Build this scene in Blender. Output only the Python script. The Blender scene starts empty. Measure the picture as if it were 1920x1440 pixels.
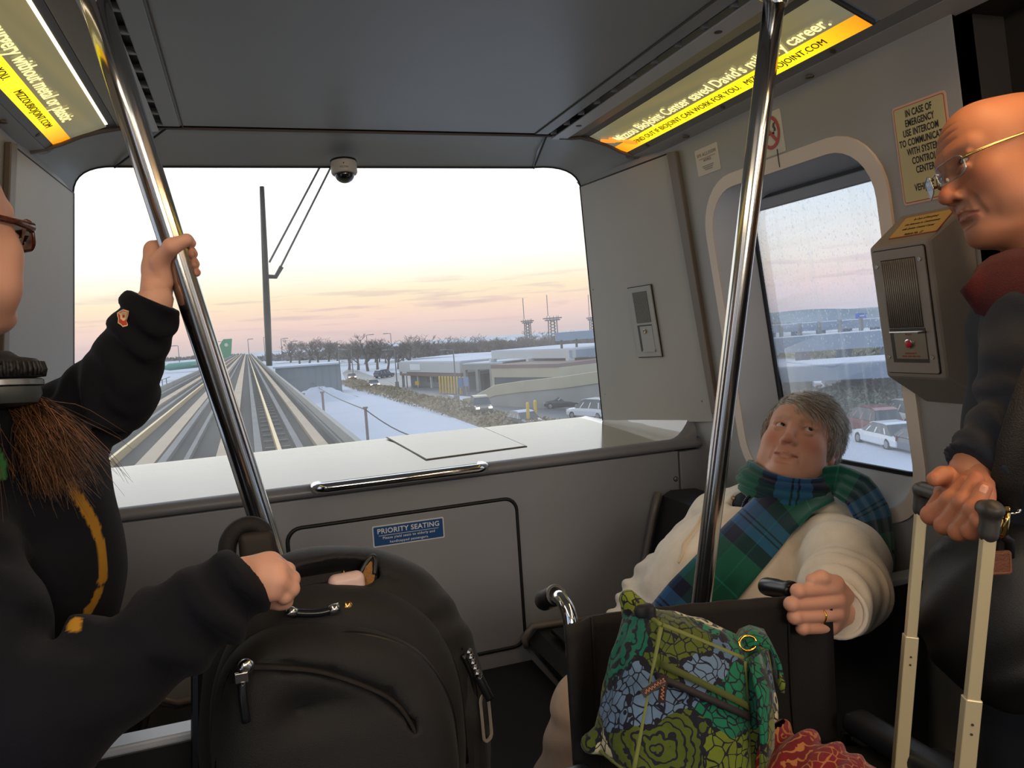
import bpy, bmesh, math, random
import numpy as np
from mathutils import Vector, Matrix
random.seed(7); rng = np.random.default_rng(7)
SC = bpy.context.scene; COL = SC.collection
PI = math.pi
# ------------------------------------------------------------------ camera
FPX = 1440.0
def _rc(u, v): return np.array([(u-960)/FPX, (720-v)/FPX, -1.0])
_Y = _rc(462, 655); _Y /= np.linalg.norm(_Y)
_Z = np.cross(np.array([1, 0.067, 0.0]), _Y); _Z /= np.linalg.norm(_Z)
_X = np.cross(_Y, _Z)
RW = np.array([_X, _Y, _Z]); CW = np.array([0, 0, 1.40])
cam_d = bpy.data.cameras.new('camera'); cam = bpy.data.objects.new('camera', cam_d); COL.objects.link(cam)
cam_d.sensor_width = 36; cam_d.sensor_fit = 'HORIZONTAL'; cam_d.lens = FPX/1920*36; cam_d.clip_start = 0.05; cam_d.clip_end = 4000
M4 = Matrix([[*RW[i], CW[i]] for i in range(3)] + [[0, 0, 0, 1]]); cam.matrix_world = M4
SC.camera = cam
# ------------------------------------------------------------------ colour management
SC.view_settings.view_transform = 'Standard'; SC.view_settings.look = 'None'
SC.view_settings.gamma = 1; SC.view_settings.use_curve_mapping = False
SC.view_settings.exposure = 0.0
SC.cycles.use_denoising = True; SC.cycles.max_bounces = 10; SC.cycles.transparent_max_bounces = 16
SC.cycles.sample_clamp_indirect = 4.0; SC.cycles.caustics_reflective = False; SC.cycles.caustics_refractive = False
# ------------------------------------------------------------------ sky: clear dusk, warm band at the horizon, brightest ahead
SKY_GAIN = 1.0
world = bpy.data.worlds.new('dusk_sky'); SC.world = world; world.use_nodes = True
def build_world():
    nt = world.node_tree; N = nt.nodes; L = nt.links; N.clear()
    out = N.new('ShaderNodeOutputWorld'); bg = N.new('ShaderNodeBackground'); L.new(bg.outputs[0], out.inputs[0])
    tc = N.new('ShaderNodeTexCoord'); sp = N.new('ShaderNodeSeparateXYZ'); L.new(tc.outputs['Generated'], sp.inputs[0])
    def ramp(stops):
        r = N.new('ShaderNodeValToRGB'); e = r.color_ramp.elements
        while len(e) < len(stops): e.new(0.5)
        for k, (p, c) in enumerate(stops): e[k].position = p; e[k].color = (*c, 1)
        return r
    mr = N.new('ShaderNodeMapRange'); mr.inputs[1].default_value = -0.02; mr.inputs[2].default_value = 0.98
    L.new(sp.outputs[2], mr.inputs[0])
    # towards the afterglow (ahead and to the left)
    ra = ramp([(0.0, (.62, .54, .57)), (.022, (.70, .57, .58)), (.045, (.95, .69, .62)), (.062, (1.05, .79, .60)), (.080, (1.10, .93, .64)), (.100, (1.18, 1.10, .90)), (.132, (1.35, 1.33, 1.25)), (.20, (1.6, 1.65, 1.65)), (.40, (1.9, 2.0, 2.1)), (.7, (1.3, 1.45, 1.7)), (1, (1.0, 1.15, 1.45))])
    # away from it
    rb = ramp([(0.0, (.56, .58, .66)), (.026, (.66, .63, .72)), (.055, (.90, .73, .75)), (.085, (.97, .86, .82)), (.115, (.93, .91, .89)), (.15, (.78, .87, .93)), (.20, (.56, .74, .92)), (.33, (.60, .78, 1.0)), (.6, (.72, .88, 1.10)), (1, (.68, .82, 1.08))])
    L.new(mr.outputs[0], ra.inputs[0]); L.new(mr.outputs[0], rb.inputs[0])
    dt = N.new('ShaderNodeVectorMath'); dt.operation = 'DOT_PRODUCT'; dt.inputs[1].default_value = (-0.35, 0.937, 0)
    L.new(tc.outputs['Generated'], dt.inputs[0])
    mz = N.new('ShaderNodeMapRange'); mz.interpolation_type = 'SMOOTHSTEP'; mz.inputs[1].default_value = 0.36; mz.inputs[2].default_value = 0.78
    L.new(dt.outputs['Value'], mz.inputs[0])
    mx = N.new('ShaderNodeMix'); mx.data_type = 'RGBA'; L.new(mz.outputs[0], mx.inputs[0]); L.new(rb.outputs[0], mx.inputs[6]); L.new(ra.outputs[0], mx.inputs[7])
    # a few thin cloud bars low over the horizon
    mp = N.new('ShaderNodeMapping'); mp.inputs['Scale'].default_value = (4, 4, 55); L.new(tc.outputs['Generated'], mp.inputs[0])
    nz = N.new('ShaderNodeTexNoise'); nz.inputs['Scale'].default_value = 2.2; nz.inputs['Detail'].default_value = 5; L.new(mp.outputs[0], nz.inputs[0])
    rc = ramp([(0, (0, 0, 0)), (.54, (0, 0, 0)), (.68, (1, 1, 1))]); L.new(nz.outputs[0], rc.inputs[0])
    rd = ramp([(0, (0, 0, 0)), (.03, (.2, .2, .2)), (.062, (.55, .55, .55)), (.085, (.35, .35, .35)), (.11, (0, 0, 0))]); L.new(mr.outputs[0], rd.inputs[0])
    ml = N.new('ShaderNodeMath'); ml.operation = 'MULTIPLY'; L.new(rc.outputs[0], ml.inputs[0]); L.new(rd.outputs[0], ml.inputs[1])
    m2 = N.new('ShaderNodeMix'); m2.data_type = 'RGBA'; L.new(ml.outputs[0], m2.inputs[0]); L.new(mx.outputs[2], m2.inputs[6]); m2.inputs[7].default_value = (.62, .45, .50, 1)
    L.new(m2.outputs[2], bg.inputs[0]); bg.inputs[1].default_value = SKY_GAIN
build_world()
# ------------------------------------------------------------------ unseen lamps: one along each side cove, plus an added rear fill panel
def area(name, loc, size, power, color, rot=(0, 0, 0)):
    l = bpy.data.lights.new(name, 'AREA'); l.shape = 'RECTANGLE'; l.size, l.size_y = size; l.energy = power; l.color = color
    o = bpy.data.objects.new(name, l); o.location = loc; o.rotation_euler = rot; COL.objects.link(o); return o
LAMP_R, LAMP_L, LAMP_REAR = 8.0, 6.0, 50.0
area('unseen_lamp', (1.10, 0.1, 1.93), (0.10, 1.7), LAMP_R, (1, .62, .30), (0, math.radians(25), 0))
area('unseen_lamp', (-0.30, 0.3, 1.93), (0.10, 1.3), LAMP_L, (1, .80, .58), (0, math.radians(-25), 0))
area('unseen_lamp', (0.55, -1.7, 1.97), (1.2, .9), LAMP_REAR, (1, .88, .74), (math.radians(48), 0, math.radians(-14)))  # added fill panel out of view, tilted forward to brighten the passengers

# ------------------------------------------------------------------ small helpers
def ray(u, v): return RW @ _rc(u, v)
def at(u, v, x=None, y=None, z=None):          # the point seen at (u, v) on a plane of the world
    d = ray(u, v)
    if x is not None: t = (x-CW[0])/d[0]
    elif y is not None: t = (y-CW[1])/d[1]
    else: t = (z-CW[2])/d[2]
    return CW+t*d
def atd(u, v, depth): return CW+ray(u, v)*depth
def onp(u, v, p0, n):
    d = ray(u, v); n = np.asarray(n, float); return CW+d*(np.dot(np.asarray(p0, float)-CW, n)/np.dot(d, n))
def V(*a): return np.array(a, float)
def unit(a): a = np.asarray(a, float); return a/np.linalg.norm(a)
def lin(h):
    h = h.lstrip('#'); c = [int(h[i:i+2], 16)/255 for i in (0, 2, 4)]
    return tuple(x/12.92 if x <= .04045 else ((x+.055)/1.055)**2.4 for x in c)
MATS = {}
def mat(name, color='#808080', rough=.6, metal=0., bump=0., bscale=200., var=0., vscale=8., emit=None, estr=0., spec=.5, coat=0., attr=None, sheen=0., aniso=0., sss=0.):
    if name in MATS: return MATS[name]
    m = bpy.data.materials.new(name); MATS[name] = m; m.use_nodes = True; nt = m.node_tree; N = nt.nodes; L = nt.links
    b = N['Principled BSDF']; c = lin(color) if isinstance(color, str) else color
    b.inputs['Base Color'].default_value = (*c, 1); b.inputs['Roughness'].default_value = rough; b.inputs['Metallic'].default_value = metal
    b.inputs['Specular IOR Level'].default_value = spec; b.inputs['Coat Weight'].default_value = coat; b.inputs['Sheen Weight'].default_value = sheen
    b.inputs['Anisotropic'].default_value = aniso
    if sss: b.inputs['Subsurface Weight'].default_value = sss; b.inputs['Subsurface Radius'].default_value = (.012, .004, .002); b.inputs['Subsurface Scale'].default_value = .6
    if emit: b.inputs['Emission Color'].default_value = (*lin(emit), 1); b.inputs['Emission Strength'].default_value = estr
    tc = None
    if bump or var:
        tc = N.new('ShaderNodeTexCoord')
    src = None
    if attr:
        a = N.new('ShaderNodeAttribute'); a.attribute_name = attr; src = a.outputs['Color']; L.new(src, b.inputs['Base Color'])
    if var:
        n = N.new('ShaderNodeTexNoise'); n.inputs['Scale'].default_value = vscale; n.inputs['Detail'].default_value = 5; L.new(tc.outputs['Object'], n.inputs[0])
        mr = N.new('ShaderNodeMapRange'); mr.inputs[1].default_value = .3; mr.inputs[2].default_value = .7; mr.inputs[3].default_value = 1-var; mr.inputs[4].default_value = 1+var; L.new(n.outputs[0], mr.inputs[0])
        mx = N.new('ShaderNodeMix'); mx.data_type = 'RGBA'; mx.blend_type = 'MULTIPLY'; mx.inputs[0].default_value = 1
        if src: L.new(src, mx.inputs[6])
        else: mx.inputs[6].default_value = (*c, 1)
        L.new(mr.outputs[0], mx.inputs[7]); L.new(mx.outputs[2], b.inputs['Base Color'])
    if bump:
        n = N.new('ShaderNodeTexNoise'); n.inputs['Scale'].default_value = bscale; n.inputs['Detail'].default_value = 3; L.new(tc.outputs['Object'], n.inputs[0])
        bp = N.new('ShaderNodeBump'); bp.inputs['Strength'].default_value = bump; bp.inputs['Distance'].default_value = .004; L.new(n.outputs[0], bp.inputs['Height']); L.new(bp.outputs[0], b.inputs['Normal'])
    return m
def tag(o, label=None, cat=None, group=None, kind=None):
    if label: o['label'] = label
    if cat: o['category'] = cat
    if group: o['group'] = group
    if kind: o['kind'] = kind
    return o
def empty(name, loc=(0, 0, 0), label=None, cat=None, group=None):
    o = bpy.data.objects.new(name, None); o.location = loc; COL.objects.link(o); o.empty_display_size = .05; return tag(o, label, cat, group)
def link(name, me, m=None, parent=None, smooth=False, bevel=0., angle=35):
    o = bpy.data.objects.new(name, me); COL.objects.link(o)
    if m is not None:
        for k in (m if isinstance(m, (list, tuple)) else [m]): me.materials.append(k)
    if smooth:
        me.polygons.foreach_set('use_smooth', [True]*len(me.polygons))
        if smooth == 'auto':
            try: me.set_sharp_from_angle(angle=math.radians(angle))
            except Exception: pass
    if bevel:
        b = o.modifiers.new('bevel', 'BEVEL'); b.width = bevel; b.segments = 2; b.limit_method = 'ANGLE'; b.angle_limit = math.radians(40)
    if parent is not None: setpar(o, parent)
    return o
def setpar(o, parent):
    o.parent = parent
    p = parent; Mx = Matrix.Identity(4); ch = []
    while p is not None: ch.append(p); p = p.parent
    for p in reversed(ch): Mx = Mx @ (p.matrix_parent_inverse if p.parent else Matrix.Identity(4)) @ Matrix.LocRotScale(p.location, p.rotation_euler, p.scale)
    # geometry is authored in world space: undo the parent's placement once
    o.matrix_parent_inverse = Mx.inverted()
class MB:
    def __init__(s): s.v = []; s.f = []; s.uv = None
    def add(s, vs, fs):
        o = len(s.v); s.v += [tuple(map(float, p)) for p in vs]; s.f += [tuple(i+o for i in f) for f in fs]; return s
    def box(s, c, size, rot=None):
        c = np.asarray(c, float); h = np.asarray(size, float)/2
        P = np.array([[x, y, z] for x in (-1, 1) for y in (-1, 1) for z in (-1, 1)])*h
        if rot is not None: P = P @ np.asarray(rot, float).T
        return s.add(P+c, [(0, 1, 3, 2), (4, 6, 7, 5), (0, 4, 5, 1), (2, 3, 7, 6), (0, 2, 6, 4), (1, 5, 7, 3)])
    def boxf(s, o, ux, uy, un, x0, x1, y0, y1, z0, z1):      # box in a frame
        o, ux, uy, un = (np.asarray(k, float) for k in (o, ux, uy, un))
        P = [o+ux*x+uy*y+un*z for x in (x0, x1) for y in (y0, y1) for z in (z0, z1)]
        return s.add(P, [(0, 1, 3, 2), (4, 6, 7, 5), (0, 4, 5, 1), (2, 3, 7, 6), (0, 2, 6, 4), (1, 5, 7, 3)])
    def prism(s, pts, d):
        pts = [np.asarray(p, float) for p in pts]; d = np.asarray(d, float); n = len(pts)
        vs = pts+[p+d for p in pts]
        return s.add(vs, [tuple(range(n)), tuple(range(2*n-1, n-1, -1))]+[(i, i+n, (i+1) % n+n, (i+1) % n) for i in range(n)])
    def tube(s, path, r, n=10, cap=True, closed=False, flat=1.0, up=None):
        path = [np.asarray(p, float) for p in path]; m = len(path); r = r if hasattr(r, '__len__') else [r]*m
        rings = []; a = None
        for i in range(m):
            if closed: t = path[(i+1) % m]-path[i-1]
            else: t = path[min(i+1, m-1)]-path[max(i-1, 0)]
            t = unit(t)
            if a is None:
                w = np.asarray(up, float) if up is not None else (V(0, 0, 1) if abs(t[2]) < .9 else V(1, 0, 0))
                a = unit(w-t*np.dot(w, t))
            else: a = unit(a-t*np.dot(a, t))
            b = np.cross(t, a)
            rings.append([path[i]+r[i]*(a*math.cos(2*PI*k/n)*flat+b*math.sin(2*PI*k/n)) for k in range(n)])
        vs = [p for q in rings for p in q]; fs = []
        for i in range(m if closed else m-1):
            j = (i+1) % m
            for k in range(n): fs.append((i*n+k, i*n+(k+1) % n, j*n+(k+1) % n, j*n+k))
        if cap and not closed: fs += [tuple(range(n-1, -1, -1)), tuple((m-1)*n+k for k in range(n))]
        return s.add(vs, fs)
    def lathe(s, prof, o=(0, 0, 0), ax=(0, 0, 1), n=20):      # prof: (radius, height)
        ax = unit(ax); w = V(0, 0, 1) if abs(ax[2]) < .9 else V(1, 0, 0); a = unit(np.cross(w, ax)); b = np.cross(ax, a); o = np.asarray(o, float)
        vs = [o+ax*h+r*(a*math.cos(2*PI*k/n)+b*math.sin(2*PI*k/n)) for r, h in prof for k in range(n)]
        fs = [(i*n+k, i*n+(k+1) % n, (i+1)*n+(k+1) % n, (i+1)*n+k) for i in range(len(prof)-1) for k in range(n)]
        fs += [tuple(range(n-1, -1, -1)), tuple((len(prof)-1)*n+k for k in range(n))]
        return s.add(vs, fs)
    def ring(s, A, B, closed=True):
        n = len(A); o = len(s.v); return s.add(list(A)+list(B), [(i, (i+1) % n, (i+1) % n+n, i+n) for i in range(n if closed else n-1)])
    def grid(s, G):                                            # G: rows x cols x 3
        r, c = len(G), len(G[0]); return s.add([p for q in G for p in q], [(i*c+j, i*c+j+1, (i+1)*c+j+1, (i+1)*c+j) for i in range(r-1) for j in range(c-1)])
    def mesh(s, name):
        me = bpy.data.meshes.new(name); me.from_pydata(s.v, [], s.f); me.update()
        bm = bmesh.new(); bm.from_mesh(me); bmesh.ops.recalc_face_normals(bm, faces=bm.faces); bm.to_mesh(me); bm.free(); return me
    def build(s, name, m=None, parent=None, smooth=False, bevel=0., **k): return link(name, s.mesh(name), m, parent, smooth, bevel, **k)
def spl(P, n=6):                                               # smooth curve through points
    P = [np.asarray(p, float) for p in P]; Q = [2*P[0]-P[1]]+P+[2*P[-1]-P[-2]]; out = []
    for i in range(1, len(Q)-2):
        a, b, c, d = Q[i-1:i+3]
        for k in range(n): t = k/n; out.append(.5*(2*b+(c-a)*t+(2*a-5*b+4*c-d)*t*t+(3*b-a-3*c+d)*t**3))
    return out+[P[-1]]
def solid(o, th, off=-1):
    q = o.modifiers.new('thick', 'SOLIDIFY'); q.thickness = th; q.offset = off; return o
def rrect(w, h, r, n=6, cx=0, cy=0):
    P = []
    for (sx, sy, a0) in ((1, 1, 0), (-1, 1, 90), (-1, -1, 180), (1, -1, 270)):
        for k in range(n+1):
            a = math.radians(a0+90*k/n); P.append((cx+sx*(w/2-r)+r*math.cos(a), cy+sy*(h/2-r)+r*math.sin(a)))
    return P
class Frame:
    def __init__(s, o, ux, uy): s.o = np.asarray(o, float); s.x = unit(ux); uy = np.asarray(uy, float); s.y = unit(uy-s.x*np.dot(uy, s.x)); s.n = np.cross(s.x, s.y)
    def p(s, a, b, c=0.): return s.o+s.x*a+s.y*b+s.n*c
    def uv(s, P): q = np.asarray(P, float)-s.o; return np.array([q@s.x, q@s.y, q@s.n])
    def pix(s, u, v): return s.uv(onp(u, v, s.o, s.n))[:2]
    def poly(s, P, c=0.): return [s.p(a, b, c) for a, b in P]
def plate(mb, F, P, z0, z1): return mb.prism(F.poly(P, z0), F.n*(z1-z0))
def holed(mb, F, outer, inner, z0, z1):                        # ring plate: outer and inner 2-D loops with equal counts
    A0, B0, A1, B1 = F.poly(outer, z0), F.poly(inner, z0), F.poly(outer, z1), F.poly(inner, z1)
    mb.ring(A0, B0); mb.ring(A1, B1); mb.ring(A0, A1); mb.ring(B0, B1); return mb
def screw(F, a, b, r, m, parent, z=0., name='screw'):
    mb = MB(); mb.lathe([(r, 0), (r, .0012), (r*.8, .0022), (r*.35, .0022), (r*.3, .0008)], F.p(a, b, z), F.n, 12); return mb.build(name, m, parent, smooth='auto')
def text(s, F, a, b, size, m, parent, name='lettering', z=.0012, align='CENTER', bold=0., shear=0., extr=.0004, sx=1.0, spacing=1.0, flip=False, kind=None):
    cu = bpy.data.curves.new(name, 'FONT'); cu.body = s; cu.size = size; cu.align_x = align; cu.align_y = 'CENTER'; cu.extrude = extr; cu.offset = bold*size; cu.shear = shear; cu.space_character = spacing; cu.resolution_u = 3
    t = bpy.data.objects.new(name, cu); COL.objects.link(t)
    dg = bpy.context.evaluated_depsgraph_get(); me = bpy.data.meshes.new_from_object(t.evaluated_get(dg)); bpy.data.objects.remove(t); bpy.data.curves.remove(cu)
    Mx = Matrix([[*(F.x*sx), 0], [*F.y, 0], [*F.n, 0], [0, 0, 0, 1]]).transposed(); Mx = Matrix(((F.x[0]*sx, F.y[0], F.n[0], 0), (F.x[1]*sx, F.y[1], F.n[1], 0), (F.x[2]*sx, F.y[2], F.n[2], 0), (0, 0, 0, 1)))
    me.transform(Matrix.Translation(Vector(F.p(a, b, z))) @ Mx); me.materials.clear(); me.name = name
    return link(name, me, m, parent)
# ------------------------------------------------------------------ materials of the car
X0 = 0.40                                                     # centre line of the car
GREY = mat('moulded_grey', '#a09e9a', .42, bump=.10, bscale=420, var=.03, vscale=3)
GREY_L = mat('moulded_light', '#aaa79f', .38, bump=.08, bscale=420, var=.03, vscale=3)
CEIL = mat('ceiling_laminate', '#a3a7a9', .36, bump=.06, bscale=30, var=.05, vscale=2.2)
PANEL = mat('front_panel_laminate', '#919398', .46, bump=.12, bscale=500, var=.03, vscale=4)
DASHM = mat('dash_gelcoat', '#958c74', .15, bump=.0, var=.03, vscale=6, spec=.55, coat=.12)
LIP = mat('dash_lip', '#7d7d82', .35)
BLACK = mat('black_rubber', '#0d0d0e', .55)
DARK = mat('dark_trim', '#3d3833', .5)
TRIM = mat('window_trim', '#e4d4c3', .45)
REVEAL = mat('window_reveal', '#cdd3de', .4)
ALU = mat('anodised_aluminium', '#d3d5da', .45, .25)
CHROME = mat('polished_steel', '#dcdcdc', .09, 1.0)
STEEL = mat('brushed_steel', '#cfcdc8', .16, 1.0)
SCREWM = mat('screw_steel', '#b8b6b0', .35, .9)
SEATM = mat('seat_plastic', '#1b1e22', .35, bump=.05, bscale=300)
SEATTOP = mat('seat_vinyl', '#23262c', .3)
FLOORM = mat('floor_rubber', '#26262a', .7, bump=.3, bscale=150, var=.1)
DOORM = mat('door_dark', '#2a241d', .5)
PAPER = mat('paper_white', '#d9cfc4', .6)
def glass_mat(name, veil, frost=0., tint=(.96, .98, 1.0), streak=False):
    m = bpy.data.materials.new(name); m.use_nodes = True; nt = m.node_tree; N = nt.nodes; L = nt.links; N.clear()
    out = N.new('ShaderNodeOutputMaterial'); tr = N.new('ShaderNodeBsdfTransparent'); tr.inputs[0].default_value = (*tint, 1)
    gl = N.new('ShaderNodeBsdfGlossy'); gl.inputs['Roughness'].default_value = .02
    tl = N.new('ShaderNodeBsdfTranslucent'); tl.inputs[0].default_value = (.98, .92, .84, 1)
    fr = N.new('ShaderNodeFresnel'); fr.inputs[0].default_value = 1.25
    m1 = N.new('ShaderNodeMixShader'); m2 = N.new('ShaderNodeMixShader')
    tc = N.new('ShaderNodeTexCoord'); mp = N.new('ShaderNodeMapping'); L.new(tc.outputs['Object'], mp.inputs[0])
    nz = N.new('ShaderNodeTexNoise'); nz.inputs['Scale'].default_value = 3.5; nz.inputs['Detail'].default_value = 6; L.new(mp.outputs[0], nz.inputs[0])
    mr = N.new('ShaderNodeMapRange'); mr.inputs[1].default_value = .3; mr.inputs[2].default_value = .75; mr.inputs[3].default_value = veil*.55; mr.inputs[4].default_value = veil*1.5; L.new(nz.outputs[0], mr.inputs[0])
    fac = mr.outputs[0]
    if frost:                                                   # dried spray and frost: short slanted flecks and run marks
        mp.inputs['Rotation'].default_value = (0, 0, 0)
        mf = N.new('ShaderNodeMapping'); mf.inputs['Scale'].default_value = (1, 80, 50); mf.inputs['Rotation'].default_value = (.6, 0, 0); L.new(tc.outputs['Object'], mf.inputs[0])
        vo = N.new('ShaderNodeTexNoise'); vo.inputs['Scale'].default_value = 2.6; vo.inputs['Detail'].default_value = 3; L.new(mf.outputs[0], vo.inputs[0])
        r2 = N.new('ShaderNodeMapRange'); r2.inputs[1].default_value = .60; r2.inputs[2].default_value = .66; r2.inputs[3].default_value = 0; r2.inputs[4].default_value = frost; L.new(vo.outputs[0], r2.inputs[0])
        sp = N.new('ShaderNodeSeparateXYZ'); L.new(tc.outputs['Object'], sp.inputs[0])
        rz = N.new('ShaderNodeMapRange'); rz.inputs[1].default_value = 1.2; rz.inputs[2].default_value = 1.42; L.new(sp.outputs[2], rz.inputs[0])
        mu = N.new('ShaderNodeMath'); mu.operation = 'MULTIPLY'; L.new(r2.outputs[0], mu.inputs[0]); L.new(rz.outputs[0], mu.inputs[1])
        ms = N.new('ShaderNodeMapping'); ms.inputs['Scale'].default_value = (1, 30, 2.2); L.new(tc.outputs['Object'], ms.inputs[0])
        n3 = N.new('ShaderNodeTexNoise'); n3.inputs['Scale'].default_value = 1.6; n3.inputs['Detail'].default_value = 6; L.new(ms.outputs[0], n3.inputs[0])
        r3 = N.new('ShaderNodeMapRange'); r3.inputs[1].default_value = .5; r3.inputs[2].default_value = .75; r3.inputs[3].default_value = 0; r3.inputs[4].default_value = .16; L.new(n3.outputs[0], r3.inputs[0])
        a1 = N.new('ShaderNodeMath'); a1.operation = 'ADD'; L.new(mu.outputs[0], a1.inputs[0]); L.new(r3.outputs[0], a1.inputs[1])
        a2 = N.new('ShaderNodeMath'); a2.operation = 'ADD'; a2.use_clamp = True; L.new(a1.outputs[0], a2.inputs[0]); L.new(fac, a2.inputs[1]); fac = a2.outputs[0]
    L.new(fac, m1.inputs[0]); L.new(tr.outputs[0], m1.inputs[1]); L.new(tl.outputs[0], m1.inputs[2])
    L.new(fr.outputs[0], m2.inputs[0]); L.new(m1.outputs[0], m2.inputs[1]); L.new(gl.outputs[0], m2.inputs[2]); L.new(m2.outputs[0], out.inputs[0])
    return m
GLASS_F = glass_mat('windscreen_glass', .15, tint=(1, .99, .97))
GLASS_S = glass_mat('side_glass', .20, .5, (.97, .98, 1.0))
GLASS_O = glass_mat('plain_glass', .05)
def struct(o): o['kind'] = 'structure'; return o
SIDE_OUT = V(1, 0, .13)/np.hypot(1, .13)
def wallx(z): return 1.41-.13*(z-.9)
WALL = Frame((1.41, 0, .9), (0, -1, 0), (-.13, 0, 1))
FRONT = Frame((0, 2.2, 0), (1, 0, 0), (0, 0, 1))
WSN = V(0, .92, .23)/np.hypot(.92, .23); WSP = V(0, 2.55, 1.95)
WS = Frame(WSP, (1, 0, 0), (0, -.23, .92))
def mir(P): P = np.array(P, float); P[..., 0] = 2*X0-P[..., 0]; return P
# ------------------------------------------------------------------ floor and ceiling
mb = MB(); mb.box((X0, -.7, -.03), (2.5, 6.3, .06)); struct(mb.build('floor', FLOORM))
mb = MB(); mb.box((X0-.01, -.55, 2.033), (1.035, 5.66, .04)); ceiling = struct(mb.build('ceiling', CEIL))
# low trim at the ends of the headlining
for s, x0, x1 in ((1, .911, .954), (-1, -.117, -.160)):
    mb = MB(); mb.box(((x0+x1)/2, -.55, 2.030), (abs(x1-x0), 5.66, .04)); struct(mb.build('trim_1', CEIL, ceiling, bevel=.002))
    a, b = (.957, .9585) if s > 0 else (-.163, -.1645)
    mb = MB(); mb.box((X0+s*(.911-.4), -.55, 2.0115), (.003, 5.66, .004)); mb.build('seam', mat('seam_grey', '#5d5750', .6), ceiling)
# ------------------------------------------------------------------ air slot beside the headlining: dark slot, clips, bright metal strip
def air_slot(s, label):
    f = (lambda P: np.array(P, float)) if s > 0 else mir
    t = empty('air_vent', f((.98, 1.0, 2.01)), label, 'vent', 'air slots of the ceiling')
    mb = MB(); mb.v = []; mb.box(f((.967, -.55, 2.045)), (.024, 5.66, .04)); mb.build('slot', BLACK, t)
    pts = [f((.974, 2.30, 2.006)), f((1.018, 2.30, 2.004)), f((1.020, 2.30, 1.999)), f((.972, 2.30, 2.001))]
    mb = MB(); mb.prism(pts, (0, -5.7, 0)); mb.build('metal_strip', ALU, t, bevel=.001)
    for k in range(24):
        mb = MB(); mb.box(f((.968, 2.27-.105*k, 2.016)), (.018, .007, .014)); mb.build('clip', mat('clip_grey', '#8f8f90', .4, .4), t)
    for k in range(3):
        mb = MB(); mb.lathe([(.009, 0), (.009, .001), (.005, .0015)], f((.996, 2.14-.72*k, 2.0002)), (0, 0, -1), 12); mb.build('bolt', DARK, t)
    return t
air_slot(1, 'long dark ceiling air slot with bright metal strip, above the right wall'); air_slot(-1, 'long dark ceiling air slot with bright metal strip, above the left wall')
# ------------------------------------------------------------------ cove: frame around the backlit advertisement, moulding to the wall
COVE_N = {}
def cove(s):
    f = (lambda P: np.array(P, float)) if s > 0 else mir
    yz = lambda x, z, y=2.30: f((x, y, z))
    L_ = (0, -5.7, 0)
    def strip(name, P, m, th=.004):
        P = [np.array(p) for p in P]; up = V(0, 0, th)
        q = MB(); q.prism([yz(*P[0]), yz(*P[1]), yz(P[1][0], P[1][1]+th), yz(P[0][0], P[0][1]+th)], L_); return struct(q.build(name, m))
    a = strip('trim_2', [(1.020, 2.003), (1.072, 2.010)], GREY)
    b = strip('trim_3', [(1.0735, 2.0105), (1.094, 2.006)], mat('cove_frame', '#6f6e6c', .45))
    c = strip('trim_4', [(1.223, 1.955), (1.2385, 1.943)], mat('cove_frame', '#6f6e6c', .45))
    d = strip('trim_5', [(1.240, 1.9415), (1.285, 1.925)], GREY)
    for k in range(5):
        mb = MB(); mb.lathe([(.007, 0), (.007, .0015), (.003, .002)], f((1.231, 2.15-.40*k, 1.949)), f((-.5, 0, -.85))-f((0, 0, 0)), 10); mb.build('bolt', DARK, c)
        mb = MB(); mb.lathe([(.011, 0), (.010, .003), (.004, .004)], f((1.262, 1.98-.52*k, 1.933)), (0, 0, -1), 12); mb.build('bolt', mat('bolt_bronze', '#6b5a48', .4, .6), d)
cove(1); cove(-1)
for s_ in (1, -1): mb = MB(); mb.box((X0+s_*1.02, -1.15, 1.947), (.30, 4.5, .03)); struct(mb.build('trim_16', DARK))
# dark backing above everything so that no sky leaks through the seams
mb = MB(); mb.box((X0, -.55, 2.09), (2.2, 5.9, .03)); struct(mb.build('roof', BLACK)); mb = MB(); mb.box((X0, 2.355, 2.065), (2.2, .05, .085)); struct(mb.build('roof_front', BLACK))
# ------------------------------------------------------------------ backlit advertisements
def ad_material(name, flip):
    m = bpy.data.materials.new(name); m.use_nodes = True; nt = m.node_tree; N = nt.nodes; L = nt.links
    b = N['Principled BSDF']; b.inputs['Roughness'].default_value = .22
    at_ = N.new('ShaderNodeAttribute'); at_.attribute_name = 'Col'
    L.new(at_.outputs['Color'], b.inputs['Emission Color']); b.inputs['Emission Strength'].default_value = 1.0
    b.inputs['Base Color'].default_value = (.10, .10, .09, 1)
    return m
def colour_attr(me, fn, name='Col'):
    a = me.color_attributes.new(name, 'FLOAT_COLOR', 'POINT'); n = len(me.vertices); co = np.empty(n*3, np.float32); me.vertices.foreach_get('co', co); co = co.reshape(-1, 3)
    c = np.ones((n, 4), np.float32); c[:, :3] = fn(co); a.data.foreach_set('color', c.ravel()); return a
AD_TXT = mat('ad_text_glow', '#fff2b0', .5, emit='#fff0a8', estr=1.05)
AD_INK = mat('ad_ink', '#3a2c00', .6)
AD_BAND_GAIN = 1.5
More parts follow.
